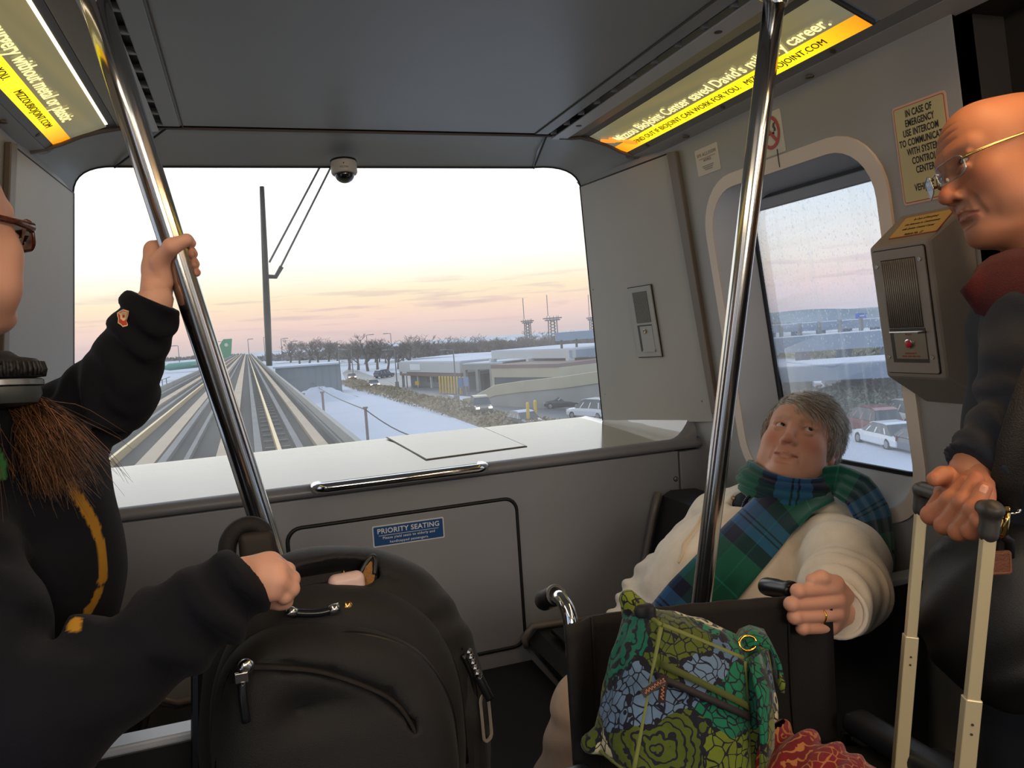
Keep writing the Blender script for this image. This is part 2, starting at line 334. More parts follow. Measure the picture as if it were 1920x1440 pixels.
def ad(s, y0, y1, label, main, sub, size, sub_size, amain, asub, kmain=1.0, figure=False, tube=False):
    f = (lambda P: np.array(P, float)) if s > 0 else mir
    t = empty('backlit_sign', f((1.16, (y0+y1)/2, 1.98)), label, 'sign')
    top, mid, bot = V(1.096, 0, 2.006), V(1.183, 0, 1.974), V(1.223, 0, 1.956)
    def sheet(name, A, B, ny, nx, fn, mt):
        G = []
        for i in range(nx+1):
            k = i/nx; p = A*(1-k)+B*k; p = p+V(0, 0, 0)
            G.append([f((p[0], y0+(y1-y0)*j/ny, p[2])) for j in range(ny+1)])
        mb = MB(); mb.grid(G); me = mb.mesh(name)
        colour_attr(me, fn); return link(name, me, mt, t, True)
    am = ad_material('ad_glow_%d' % s, s < 0)
    def field(co):                                             # olive print, darker blotches as a faint photograph, paler towards the tube edge
        y = co[:, 1]; x = np.abs(co[:, 0]-X0); k = (x-.70)/(.785-.70)
        n = .5+.5*np.sin(y*9+2*np.sin(x*60))*np.cos(x*45+y*4); n = np.clip((n-.35)*2.2, 0, 1)
        base = np.array([.205, .165, .062]); alt = np.array([.118, .112, .060])
        c = base*(1-.45*n[:, None])+alt*(.45*n[:, None]); edge = np.clip(1-np.minimum(abs(y-y0), abs(y-y1))/.16, 0, 1)
        return c*(1-.35*edge[:, None])+np.array([.10, .12, .13])*(.45*edge[:, None])
    def band(co):
        y = co[:, 1]; e = np.clip(1-np.minimum(abs(y-y0), abs(y-y1))/.20, 0, 1)[:, None]
        return (np.array([1.0, .74, .004])*(1-e)+np.array([.98, .28, .003])*e)*AD_BAND_GAIN*(1-.25*e)
    sheet('picture_panel', top, mid, 90, 14, field, am); sheet('colour_band', mid, bot, 60, 3, band, am)
    ux = V(0, -1, 0) if s > 0 else V(0, 1, 0)
    for yy in (y0, y1): mb = MB(); mb.prism([f((top[0], yy, top[2]-.001)), f((bot[0], yy, bot[2]-.001)), f((bot[0], yy, bot[2]+.008)), f((top[0], yy, top[2]+.008))], (0, .006 if yy == y0 else -.006, 0)); mb.build('frame_end', DARK, t)
    for ya, yb, nm in ((y0-.012, y0-.30, 'trim_13'), (y0-.306, -3.3, 'trim_14')): mb = MB(); mb.prism([f((top[0], ya, top[2])), f((bot[0], ya, bot[2])), f((bot[0], ya, bot[2]+.006)), f((top[0], ya, top[2]+.006))], (0, yb-ya, 0)); struct(mb.build(nm, GREY, bevel=.002))
    Fm = Frame(f((1.156, 0, 1.9839)), ux, f(top)-f(mid)); Fb = Frame(f((1.203, 0, 1.9652)), ux, f(mid)-f(bot))
    if Fm.n[2] > 0: raise ValueError('ad frame')
    text(main, Fm, amain, -.004, size, AD_TXT, t, z=.003, align='LEFT', bold=.012, sx=kmain)
    text(sub[0], Fb, asub[0], 0, sub_size, AD_INK, t, z=.0015, align='LEFT', sx=1.05)
    text(sub[1], Fb, asub[1], 0, sub_size, AD_INK, t, z=.0015, align='LEFT', sx=1.05)
    if figure:                                                  # small glowing leaping figure printed over the band
        Ff = Frame(f((1.178, y1-.075, 1.976)), ux, f(top)-f(mid)); mb = MB()
        for P in ([(-.055, .052), (-.045, .040), (-.030, .028), (-.020, .016)], [(-.020, .022), (-.004, .016), (.012, .004)], [(.008, .006), (.022, -.010), (.040, -.026)], [(.004, .000), (.020, -.018), (.036, -.034)], [(-.022, .020), (-.012, .030)]):
            mb.tube([Ff.p(a, b, .003) for a, b in P], [.004]+[.006]*(len(P)-2)+[.004], 8)
        mb.lathe([(.0, 0), (.007, .001), (.007, .003), (.0, .004)], Ff.p(-.014, .036, .001), Ff.n, 10)
        mb.build('printed_figure', mat('ad_figure', '#ffb050', .5, emit='#ff8c2c', estr=1.1), t)
    if tube:
        mb = MB(); mb.prism([f((1.090, y0+.02, 2.0055)), f((1.0965, y0+.02, 2.0035)), f((1.0965, y0+.02, 2.0065)), f((1.090, y0+.02, 2.0085))], (0, y1-y0-.05, 0)); mb.build('light_gap', mat('tube_glow', '#ffffff', .5, emit='#ffe6bf', estr=2.2), t)
    return t
ad(1, 1.225, 2.285, 'long yellow backlit advertising sign above the side window', "Mizzou BioJoint Center saved David's military career.", ('FIND OUT IF BIOJOINT CAN WORK FOR YOU.', 'MIZZOUBIOJOINT.COM'), .047, .0245, -2.215, (-2.175, -1.615), 0.915, figure=True)
ad(-1, 1.15, 2.285, 'long yellow backlit advertising sign above the left wall with a glowing edge', 'Breakthrough joint surgery without metal or plastic', ('FIND OUT IF BIOJOINT CAN WORK FOR YOU.', 'MIZZOUBIOJOINT.COM'), .047, .0245, 1.20, (1.25, 1.86), .95, tube=True)
# ------------------------------------------------------------------ front bulkhead: header, corner gussets, pillars around the windscreen
def front_shell():
    hw = .865; hx = .385                                        # half width of the top edge, centre
    hole_top = [WS.p(*WS.uv(onp(u, v, WSP, WSN))[:2]) for u, v in ((1000, 313), (640, 313), (300, 313))]
    def arc(pts, n=8):                                          # rounded corner as a quadratic curve
        a, b, c = pts; return [a*(1-k)**2+2*b*k*(1-k)+c*k*k for k in [i/n for i in range(n+1)]]
    W = lambda u, v: onp(u, v, WSP, WSN)
    cornR = arc([W(1000, 314), W(1077, 308), W(1088, 350)]); cornL = arc([W(137, 362), W(137, 311), W(215, 312)])
    seamR, seamL = V(.955, 2.30, 2.012), V(-.155, 2.30, 2.012)
    th = V(0, .03, .012)
    def surf(name, P, m, n=None):
        mb = MB(); mb.add(P, [tuple(range(len(P)))]); o = struct(mb.build(name, m)); solid(o, .012, 1 if n else -1); return o
    # header
    mb = MB(); k = 14; top = [seamL*(1-i/k)+seamR*(i/k) for i in range(k+1)]; a0, a1 = cornL[-1], cornR[0]
    bot = [a0*(1-i/k)+a1*(i/k) for i in range(k+1)]; mid = [(p+q)/2+V(0, .01, .012) for p, q in zip(top, bot)]
    mb.grid([top, mid, bot]); h = struct(mb.build('trim_6', CEIL, smooth=True))
    # seam bead between headlining and header
    mb = MB(); mb.tube([seamL+V(-.02, 0, -.001), seamR+V(.02, 0, -.001)], .004, 8); mb.build('seam_bead', mat('bead_brown', '#5f5552', .5), h)
    mb = MB(); mb.tube([bot[i]+V(0, -.002, -.001) for i in range(k+1)], .0035, 6); mb.build('edge_seal', BLACK, h)
    # corner gussets
    for s, corn, seam in ((1, cornR, seamR), (-1, cornL[::-1], seamL)):
        f = (lambda P: np.array(P, float)) if s > 0 else mir
        outer = [seam, f((1.02, 2.29, 2.004)), f((1.075, 2.29, 2.008)), f((1.15, 2.285, 1.988)), f((1.223, 2.285, 1.956)), f((1.275, 2.24, 1.930))]
        n = len(corn); O = []
        for i in range(n):
            q = i/(n-1)*(len(outer)-1); j = min(int(q), len(outer)-2); O.append(outer[j]*(1-q+j)+outer[j+1]*(q-j))
        mb = MB(); mb.grid([O, [(p*2+q)/3+V(0, .006, .008) for p, q in zip(O, corn)], [(p+q*2)/3+V(0, .006, .006) for p, q in zip(O, corn)], corn]); g = struct(mb.build('trim_7', CEIL, smooth=True))
        mb = MB(); mb.tube([p+V(0, -.004, -.004) for p in O[1:]], .0055, 8); mb.build('seam_bead', mat('bead_brown', '#5f5552', .5), g)
        mb = MB(); mb.tube([seam+V(0, -.002, -.003), corn[0]+V(0, -.004, -.004)], .003, 6); mb.build('seam', BLACK, g)
        mb = MB(); mb.tube([p+V(0, -.002, 0) for p in corn], .0035, 6); mb.build('edge_seal', BLACK, g)
    # pillars
    tR, bR = W(1088, 350), W(1131, 792)
    wp = lambda u, v: onp(u, v, WALL.o, WALL.n)
    topE, botE = wp(1256, 287), wp(1338, 760); botE = wp(1338, 790)
    gR = V(1.275, 2.24, 1.930)
    for s in (1, -1):
        f = (lambda P: np.array(P, float)) if s > 0 else mir
        if s > 0: a, b = tR, bR
        else: a, b = W(137, 362), W(137, 905)
        te_, be_ = f(topE), f(botE); pn_ = unit(np.cross(te_-a, be_-a)); b = onp(1131, 792, a, pn_) if s > 0 else onp(137, 905, a, pn_)
        if s > 0: bRR = b
        G = []
        for i in range(13):
            k = i/12; p, q = a*(1-k)+b*k, te_*(1-k)+be_*k; G.append([p*(1-j/6)+q*(j/6) for j in range(7)])
        # close the triangle up to the moulding
        mb = MB(); mb.grid(G); o = struct(mb.build('wall_front_right' if s > 0 else 'wall_front_left', GREY_L if s > 0 else GREY)); solid(o, .004, 0)
        mb = MB(); mb.prism([a, f(gR), f(topE)], (0, .030, .022)); struct(mb.build('trim_8', CEIL))
        mb = MB(); mb.tube([a+V(0, -.004, 0), f(topE)+V(0, -.003, 0)], .003, 6); mb.build('seam', BLACK, o)
        mb = MB(); mb.tube([a, b], .004, 6); mb.build('edge_seal', BLACK, o)
        F = Frame(a, f(topE)-a, a-b) if s > 0 else Frame(a, a-f(topE), a-b)
        if s > 0:
            for (u, v) in ((1113, 543), (1135, 739), (1317, 752)):
                P = onp(u, v, a, F.n); q = F.uv(P); mb = MB(); mb.lathe([(.006, 0), (.006, .002), (.003, .003)], P-F.n*.001, F.n, 10); mb.build('bolt', DARK, o)
        # dark strip in the corner between pillar and side wall
        t0, t1, b0, b1 = f(topE), f(wp(1273, 284)), f(wp(1340, 775)), f(wp(1352, 775))
        n = f(V(0, 0, 0)-SIDE_OUT)-f(V(0, 0, 0))
        mb = MB(); mb.prism([t0, t1, b1, b0], (-.016*s, -.004, 0)); struct(mb.build('trim_9', mat('corner_strip', '#6f6257', .5), bevel=.003))
    return tR, bRR
PILLAR_T, PILLAR_B = front_shell()
mb = MB(); mb.box((.385, 2.73, 2.10), (2.1, .46, .06)); struct(mb.build('trim_15', mat('shell_white', '#b9bcc0', .4)))
# windscreen pane, just outside the frame
def windscreen():
    W = [WS.pix(u, v) for u, v in ((100, 285), (1120, 285), (1170, 830), (100, 950))]
    mb = MB(); mb.add(WS.poly(W, -.03), [(0, 1, 2, 3)]); o = struct(mb.build('window_1', GLASS_F)); return o
windscreen()
# ------------------------------------------------------------------ side walls with rounded windows
WIN = rrect(.68, .915, .155, 8, -1.63, .442)                    # trim, outer outline (frame a = -y, b up the wall)
WINI = rrect(.612, .845, .125, 8, -1.63, .442)                  # trim, inner outline
WING = rrect(.545, .745, .10, 8, -1.597, .452)                  # glass opening, deeper
def side(s):
    name = 'right' if s > 0 else 'left'
    F = WALL if s > 0 else Frame(mir(WALL.o), (0, 1, 0), (.13, 0, 1))
    sg = 1 if s > 0 else -1
    sc = lambda P: [(a*sg, b) for a, b in P]
    GR = GREY
    def wallpart(a0, a1, hole):
        b0, b1 = -.95, 1.06; r = rrect(a1-a0, b1-b0, .0005, 8, (a0+a1)/2, (b0+b1)/2)
        mb = MB()
        if hole: holed(mb, F, sc(r), sc(hole), -.05, 0)
        else: plate(mb, F, sc(r), -.05, 0)
        return mb
    w = struct(wallpart(-2.62, -1.10, WINI).build('wall_'+name, GR))
    # window trim ring, reveal and gasket, glass
    mb = MB(); holed(mb, F, sc(WIN), sc(WINI), 0, .007); tr = struct(mb.build('window_2' if s > 0 else 'window_3', TRIM, bevel=.002))
    mb = MB(); A, B = F.poly(sc(WINI), .003), F.poly(sc(WING), -.085); mb.ring(A, B); mb.build('reveal', REVEAL, tr, smooth='auto')
    g2 = rrect(.525, .725, .095, 8, -1.597, .452); mb = MB(); holed(mb, F, sc(WING), sc(g2), -.088, -.080); mb.build('gasket', BLACK, tr)
    mb = MB(); mb.add(F.poly(sc(rrect(.56, .76, .1, 8, -1.597, .452)), -.086), [tuple(range(36))]); mb.build('pane', GLASS_S, tr)
    if s > 0:
        for (u, v) in ((1353, 459), (1406, 798)):
            P = onp(u, v, F.p(0, 0, -.03), F.n); q = F.uv(P); mb = MB(); mb.lathe([(.007, 0), (.007, .002), (.0035, .003)], P+F.n*.004+V(0, -.004, 0), unit(F.n+V(0, -.9, 0)), 12); mb.build('screw', SCREWM, tr, smooth='auto')
        mb = MB(); mb.box(F.p(*F.pix(1464, 296), .0072), (.002, .0025, .045), np.array([F.n, F.x, F.y]).T); mb.build('joint', DARK, tr)
        # upper sash bar across the top of the glass
        mb = MB(); mb.boxf(F.o, F.x, F.y, F.n, -1.86, -1.34, .785, .815, -.084, -.066); mb.build('sash', mat('sash_grey', '#8b9096', .4), tr, bevel=.003)
    # door post and door, dark
    F = Frame(F.o-F.n*.13, F.x, F.y)
    mb = MB(); mb.boxf(F.o+F.n*.13, F.x, F.y, F.n, -1.13, -1.10, -.95, 1.06, -.19, -.001) if s > 0 else mb.boxf(F.o+F.n*.13, F.x, F.y, F.n, 1.10, 1.13, -.95, 1.06, -.19, -.001); struct(mb.build('trim_12', DARK))
    struct(wallpart(-1.10, -.72, None).build('wall_%s' % name, DOORM))
    hole = rrect(.52, 1.2, .06, 8, -.36, .35)
    d = struct(wallpart(-.72, .0, hole).build('door_1' if s > 0 else 'door_2', DOORM)); mb = MB(); mb.add(F.poly(sc(rrect(.54, 1.22, .06, 8, -.36, .35)), -.03), [tuple(range(36))]); mb.build('pane', GLASS_O, d)
    d = struct(wallpart(.0, .72, rrect(.52, 1.2, .06, 8, .36, .35)).build('door_3' if s > 0 else 'door_4', DOORM)); mb = MB(); mb.add(F.poly(sc(rrect(.54, 1.22, .06, 8, .36, .35)), -.03), [tuple(range(36))]); mb.build('pane', GLASS_O, d)
    h2 = rrect(1.5, .86, .14, 8, 1.9, .42); w2 = struct(wallpart(.72, 3.6, h2).build('wall_'+name, GR)); mb = MB(); mb.add(F.poly(sc(rrect(1.52, .88, .14, 8, 1.9, .42)), -.03), [tuple(range(36))]); mb.build('pane', GLASS_O, w2)
    return F
FR = side(1); FL = side(-1)
mb = MB(); mb.box((X0, -3.42, 1.0), (2.3, .06, 2.2)); struct(mb.build('wall_rear', mat('rear_dark', '#3c3b3c', .6)))
# ------------------------------------------------------------------ lower front: panel, access door, dash top
def lower_front():
    a, b = -.72, 1.312
    mb = MB(); mb.boxf(FRONT.o, FRONT.x, FRONT.y, FRONT.n, a, b, .11, .972, -.03, 0); p = struct(mb.build('wall_front', PANEL, bevel=.004))
    # right-hand end panel beyond the joint
    mb = MB(); mb.boxf(FRONT.o, FRONT.x, FRONT.y, FRONT.n, 1.318, 1.50, .11, .968, -.03, -.001); struct(mb.build('trim_10', PANEL, bevel=.004))
    mb = MB(); mb.boxf(FRONT.o, FRONT.x, FRONT.y, FRONT.n, a, 1.5, 0, .105, -.05, -.03); struct(mb.build('baseboard_front', BLACK))
    mb = MB(); mb.boxf(FRONT.o, FRONT.x, FRONT.y, FRONT.n, a, 1.5, .105, .985, -.06, -.035); struct(mb.build('trim_11', BLACK))
    # access door with a black gasket
    P = rrect(.666, .452, .035, 6, .400, .663); t = empty('access_panel', FRONT.p(.4, .663), 'large grey access panel with a black gasket in the front wall', 'panel')
    mb = MB(); plate(mb, FRONT, P, .0005, .0045); mb.build('door', PANEL, t, bevel=.002)
    mb = MB(); mb.tube(FRONT.poly(rrect(.676, .462, .038, 6, .400, .663), .001), .0055, 8, closed=True); mb.build('gasket', BLACK, t, smooth=True)
    for u, v in ((531, 930), (961, 879), (1267, 898), (930, 1408), (1100, 1268)):
        q = FRONT.pix(u, v); m2 = MB(); m2.lathe([(.0085, 0), (.0085, .001), (.006, .0012)], FRONT.p(*q, .0), FRONT.n, 14); m2.build('washer', BLACK, p); screw(FRONT, *q, .0062, SCREWM, p, .001)
    # notice
    S = Frame(FRONT.p(*FRONT.pix(766, 997), .0048), FRONT.x+V(0, 0, -.006), FRONT.y)
    s = empty('notice_plate', S.o, 'blue priority seating notice with white lettering on the front access panel', 'sign')
    mb = MB(); plate(mb, S, rrect(.211, .062, .004, 4), 0, .0012); mb.build('border', mat('sign_white', '#d9dde2', .5), s); mb = MB(); plate(mb, S, rrect(.204, .055, .003, 4), .0012, .0016); mb.build('face', mat('sign_blue', '#0f4a86', .45), s)
    WH = mat('sign_letter_white', '#e6eaee', .5)
    text('PRIORITY SEATING', S, 0, .0135, .0205, WH, s, z=.0018, bold=.018, spacing=1.06); text('Please yield seats to elderly and', S, 0, -.0065, .0105, WH, s, z=.0018, bold=.01, spacing=1.1, sx=1.02); text('handicapped passengers.', S, 0, -.0195, .0105, WH, s, z=.0018, bold=.01, spacing=1.1)
    mb = MB(); mb.boxf(S.o, S.x, S.y, S.n, -.088, .088, .0005, .0018, .0016, .002); mb.build('rule', WH, s)
    # dash top with a rolled grey lip
    t = empty('dashboard', (X0, 2.4, 1.0), 'pale glossy dashboard shelf under the windscreen with a rounded grey lip', 'dashboard')
    prof = [(2.84, 1.037), (2.70, 1.035), (2.50, 1.026), (2.30, 1.016), (2.215, 1.011)]
    xs = [-.59, -.3, .2, .7, 1.1, 1.24]
    mb = MB(); mb.grid([[V(x, y, z) for x in xs] for y, z in prof]); mb.build('top', DASHM, t, smooth=True)
    # cove rising to the pillar at the right-hand end
    pil = lambda k: PILLAR_B*(1-k)+V(1.398, 2.10, 1.085)*k
    G = []
    for y, z in prof:
        k = min(1, max(0, (PILLAR_B[1]-y)/(PILLAR_B[1]-2.10))); e = pil(k); e = V(e[0], y, e[2]+.012)
        row = []
        for j in range(9):
            q = j/8; x = 1.24*(1-q)+e[0]*q; row.append(V(x, y, z+(e[2]-z)*max(0, (q-.35)/.65)**2.2))
        G.append(row)
    row = []
    for j in range(9): q = j/8; row.append(V(1.24+.17*q, 2.215-.0*q, 1.011+.07*max(0, (q-.6)/.4)**2))
    mb = MB(); mb.grid(G); mb.build('end_cove', mat('cove_gelcoat', '#c2bdb2', .10, spec=.8, coat=.6), t, smooth=True)
    mb = MB(); F0 = G[-1]; mb.grid([F0, [p+V(.004, -.014, -.002-.25*(p[2]-1.011)) for p in F0], [V(p[0]+.006, 2.189, .998+.45*(p[2]-1.011)) for p in F0], [V(p[0]+.004, 2.190, .982+.2*(p[2]-1.011)) for p in F0]]); mb.build('lip_rise', LIP, t, smooth=True)
    lip = [(2.215, 1.011), (2.200, 1.0085), (2.188, 1.000), (2.184, .990), (2.188, .981), (2.20, .976)]
    mb = MB(); mb.grid([[V(x, y, z) for x in (-.59, 0, .7, 1.30, 1.38)] for y, z in lip]); mb.build('lip', LIP, t, smooth=True)
    E = [[V(1.38+.06*math.sin(a), y+(.06)*(1-math.cos(a)), z+.02*(1-math.cos(a))) for a in [PI/2*i/6 for i in range(7)]] for y, z in lip]
    mb = MB(); mb.grid(E); mb.build('lip_end', LIP, t, smooth=True)
    # hatch let into the dash, finger latch, faded strip label
    D = lambda u, v: at(u, v, z=1.022)
    Hc = [D(727, 830), D(905, 811), D(985, 836), D(800, 860)]
    F = Frame(sum(Hc)/4, Hc[2]-Hc[3], Hc[0]-Hc[3]); q = [tuple(F.uv(p)[:2]) for p in (Hc[3], Hc[2], Hc[1], Hc[0])]
    h = empty('hatch', F.o, 'flush white hatch with a finger latch in the dashboard', 'hatch')
    n = V(0, -.045, 1); up = V(0, 0, .0)
    def slab(P, z0, z1): m2 = MB(); m2.prism([V(p[0], p[1], 1.0115+(p[1]-2.215)*.046+z0) for p in P], (0, 0, z1-z0)); return m2
    big = [p+(p-F.o)*.025 for p in (Hc[3], Hc[2], Hc[1], Hc[0])]
    slab(big, .0012, .0028).build('groove', mat('groove_brown', '#4b443c', .6), h); slab([Hc[3], Hc[2], Hc[1], Hc[0]], .0020, .0042).build('lid', DASHM, h, bevel=.0008)
    L0 = D(788, 838); mb = MB(); mb.tube([L0+V(-.03, 0, .006), L0+V(-.025, .012, .0065), L0+V(.025, .012, .0065), L0+V(.03, 0, .006)], .003, 8); mb.build('latch', BLACK, h)
    A, B = at(650, 881, z=1.0150), at(833, 861, z=1.0150); m2 = MB(); m2.prism([A, B, B+V(0, .018, .0008), A+V(0, .018, .0008)], (0, 0, .0006)); tag(m2.build('warning_strip', mat('faded_pink', '#c9a39a', .5)), 'narrow faded pink warning strip stuck along the dashboard edge', 'label')
    # grab bar
    g = empty('grab_bar', FRONT.p(.42, .965), 'short chrome grab bar on the front wall below the dashboard', 'handle')
    a, b = at(592, 915, y=2.15), at(913, 879, y=2.15); a[2] = b[2] = (a[2]+b[2])/2
    pth = [V(a[0]+.012, 2.195, a[2])]+[V(a[0]+.03*(1-math.cos(t_)), 2.185-.035*math.sin(t_), a[2]) for t_ in [PI/2*i/5 for i in range(6)]]+[V(b[0]-.03*(1-math.cos(t_)), 2.185-.035*math.sin(t_), b[2]) for t_ in [PI/2*(5-i)/5 for i in range(6)]]+[V(b[0]-.012, 2.195, b[2])]
    mb = MB(); mb.tube(pth, .0145, 14); mb.build('bar', CHROME, g, smooth=True)
    for xx in (a[0]+.035, b[0]-.035):
        m2 = MB(); plate(m2, Frame(V(xx, 2.2, a[2]-.012), FRONT.x, FRONT.y), rrect(.085, .03, .014, 5), 0, .006); m2.build('base_plate', STEEL, g, bevel=.002)
    return p
lower_front()
# ================================================================== the airport outside
GZ = -6.5
def G(u, v): return at(u, v, z=GZ)
def zat(u, v, r): d = ray(u, v); return CW[2]+d[2]/math.hypot(d[0], d[1])*r
def rad(p): return math.hypot(p[0], p[1])
def snow_mat():
    m = bpy.data.materials.new('snow_ground'); m.use_nodes = True; nt = m.node_tree; N = nt.nodes; L = nt.links; b = N['Principled BSDF']; b.inputs['Roughness'].default_value = .8
    tc = N.new('ShaderNodeTexCoord'); n = N.new('ShaderNodeTexNoise'); n.inputs['Scale'].default_value = .045; n.inputs['Detail'].default_value = 9; n.inputs['Roughness'].default_value = .62; L.new(tc.outputs['Object'], n.inputs[0])
    r = N.new('ShaderNodeValToRGB'); e = r.color_ramp.elements; e[0].position = .40; e[0].color = (*lin('#8b8a84'), 1); e[1].position = .47; e[1].color = (*lin('#c2c7d0'), 1); k = e.new(.36); k.color = (*lin('#7d7663'), 1)
    L.new(n.outputs[0], r.inputs[0]); L.new(r.outputs[0], b.inputs['Base Color']); return m
SNOWG = snow_mat(); SNOW = mat('clean_snow', '#c6cad5', .8, var=.04, vscale=.2)
ASPH = mat('wet_asphalt', '#64686d', .45, var=.14, vscale=.35); GRASSD = mat('dry_grass', '#8d8168', .9, var=.3, vscale=.7)
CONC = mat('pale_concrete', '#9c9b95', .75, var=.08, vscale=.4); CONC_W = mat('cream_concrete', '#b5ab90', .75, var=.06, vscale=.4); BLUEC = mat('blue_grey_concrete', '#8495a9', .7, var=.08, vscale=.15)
METALG = mat('metal_cladding', '#79858a', .5); WHITEP = mat('white_fascia', '#c1c2c1', .6); BROWN = mat('brown_fascia', '#7c665f', .7); DGLASS = mat('dark_window', '#3c4650', .2)
YEL = mat('safety_yellow', '#e2b93c', .5); RUST = mat('rust_post', '#8e7a78', .7); BARK = mat('bare_bark', '#6a615a', .9); TWIG = mat('bare_twigs', '#7e736c', .9); POLEM = mat('galvanised_pole', '#777c80', .5, .3)
mb = MB(); mb.box((150, 500, GZ-.5), (2600, 2600, 1.0)); struct(mb.build('ground', SNOWG))
def flat(name, P, m, z, th=.05): q = MB(); q.prism([V(p[0], p[1], GZ+z) for p in P], (0, 0, th)); return struct(q.build(name, m))
flat('snow_field', [G(u, v) for u, v in ((560, 735), (648, 722), (720, 738), (800, 765), (920, 810), (1010, 835), (640, 900), (600, 860))], SNOW, .0)
flat('grass_verge', [G(u, v) for u, v in ((648, 722), (650, 714), (760, 745), (900, 772), (990, 800), (1080, 835), (1010, 835), (920, 810), (800, 765), (720, 738))], GRASSD, .02)
flat('road', [G(u, v) for u, v in ((655, 690), (642, 700), (650, 714), (760, 745), (900, 772), (1080, 830), (1190, 830), (1190, 765), (1000, 765), (880, 756), (820, 735), (760, 722), (700, 706))], ASPH, .03)
flat('forecourt', [G(u, v) for u, v in ((700, 700), (820, 700), (900, 720), (900, 745), (820, 738), (740, 722))], ASPH, .05)
flat('parking_lot', [G(u, v) for u, v in ((1400, 760), (1500, 745), (1800, 735), (1850, 790), (1400, 830))], ASPH, .03)
flat('snow_field', [G(u, v) for u, v in ((1380, 835), (1850, 790), (1900, 1000), (1380, 1000))], SNOW, .03)
flat('snow_field', [G(u, v) for u, v in ((150, 742), (420, 700), (420, 712), (150, 765))], SNOW, .03)
# ------------------------------------------------------------------ the guideway
def guideway():
    t = empty('guideway', (.4, 30, -1.3), 'elevated concrete guideway with pale running strips stretching ahead', 'track')
    Z = -1.2; y0, y1 = 4, 420
    def bar(name, x0, x1, z0, z1, m, par=t): q = MB(); q.box(((x0+x1)/2, (y0+y1)/2, Z+(z0+z1)/2), (x1-x0, y1-y0, z1-z0)); return q.build(name, m, par)
    deck = mat('deck_concrete', '#2a2a27', .9, var=.12, vscale=.3); pad = mat('running_strip', '#ab9375', .6, var=.12, vscale=.5); edge = mat('strip_snow', '#6a6b6a', .7, var=.15, vscale=.6)
    bar('deck', -6.0, 2.30, -.6, 0, deck)
    for x0, x1, m in ((-.90, -.48, pad), (1.45, 1.72, pad), (-.02, .16, edge), (.96, 1.12, edge), (-4.75, -4.35, pad), (-2.65, -2.25, pad), (-3.95, -3.8, edge), (-2.18, -2.0, edge), (-1.62, -1.5, edge)): bar('running_strip', x0, x1, 0, .12, m)
    rail = mat('guide_rail', '#d0b57c', .4, .3)
    for x in (.53, -3.28): bar('guide_rail', x-.045, x+.045, .02, .24, rail)
    for x0, x1 in ((2.10, 2.24), (-5.95, -5.8)): bar('parapet', x0, x1, 0, .42, CONC)
    bar('cable_duct', 1.98, 2.05, 0, .16, edge); bar('cable_duct', -5.35, -5.2, 0, .2, edge)
    me = None
    for k in range(60):
        if me is None: q = MB(); q.box((.55, 0, Z+.03), (.62, .10, .06)); o = q.build('sleeper', edge, t); me = o.data; o.location.y = 16
        else: o = bpy.data.objects.new('sleeper', me); COL.objects.link(o); o.parent = t; o.matrix_parent_inverse = bpy.data.objects['sleeper'].matrix_parent_inverse.copy(); o.location.y = 16+1.5*k
    me = None
    for k in range(14):
        if me is None: q = MB(); q.box((-5.87, 0, Z+.62), (.06, .06, .5)); q.box((-5.87, 1.5, Z+.84), (.04, 3.0, .05)); o = q.build('rail_post', POLEM, t); me = o.data; o.location.y = 24
        else: o = bpy.data.objects.new('rail_post', me); COL.objects.link(o); o.parent = t; o.matrix_parent_inverse = bpy.data.objects['rail_post'].matrix_parent_inverse.copy(); o.location.y = 24+3*k
    me = None
    for k in range(12):
        q = MB(); q.box((-1.9, 20+26*k, (Z-.6+GZ)/2), (2.0, 1.6, abs(GZ-Z+.6))); q.build('pier', CONC, t)
guideway()
# ------------------------------------------------------------------ trees: four grown shapes, copied
def grow(seed, h=9.5, spread=1.0):
    r = random.Random(seed); tr, tw = MB(), MB()
    def br(p, d, L, rad_, lev):
        n = 3; pts = [p]; q = p.copy(); dd = d.copy()
        for i in range(n):
            dd = unit(dd+V(r.uniform(-.2, .2), r.uniform(-.2, .2), r.uniform(-.03, .18))); q = q+dd*L/n; pts.append(q)
        (tr if lev < 2 else tw).tube(pts, [rad_*(1-.55*i/n) for i in range(n+1)], 5 if lev < 2 else 3, cap=False)
        if lev >= 5: return
        for k in range(4 if lev < 2 else 3):
            f = r.uniform(.35, 1.0); i = min(int(f*n), n-1); s = pts[i]+(pts[i+1]-pts[i])*(f*n-i)
            a = r.uniform(0, 2*PI); w = unit(V(math.cos(a), math.sin(a), r.uniform(.0, .7))*spread+dd*.75); br(s, w, L*r.uniform(.58, .78), max(rad_*.55, .030), lev+1)
    br(V(0, 0, 0), V(0, 0, 1), h*.36, .26, 0)
    return tr.mesh('trunk'), tw.mesh('twigs')
GROWN = [grow(s, 9.5, sp) for s, sp in ((3, 1.0), (11, 1.3), (23, .8), (41, 1.1))]
def tree(p, h, k, label, group=None, rz=0., wide=1.0):
    t = empty('bare_tree', (p[0], p[1], GZ), label, 'tree', group); s = h/9.5
    t.rotation_euler.z = rz; t.scale = (s*wide, s*wide, s)
    for me, nm, m in ((GROWN[k][0], 'trunk', BARK), (GROWN[k][1], 'branches', TWIG)):
        o = bpy.data.objects.new(nm, me); COL.objects.link(o); o.parent = t
        if not me.materials: me.materials.append(m)
ORD = 'first second third fourth fifth sixth seventh eighth ninth tenth eleventh twelfth thirteenth fourteenth fifteenth sixteenth seventeenth eighteenth nineteenth twentieth twenty-first twenty-second twenty-third twenty-fourth twenty-fifth twenty-sixth twenty-seventh twenty-eighth twenty-ninth thirtieth thirty-first thirty-second thirty-third thirty-fourth'.split()
rt = random.Random(5)
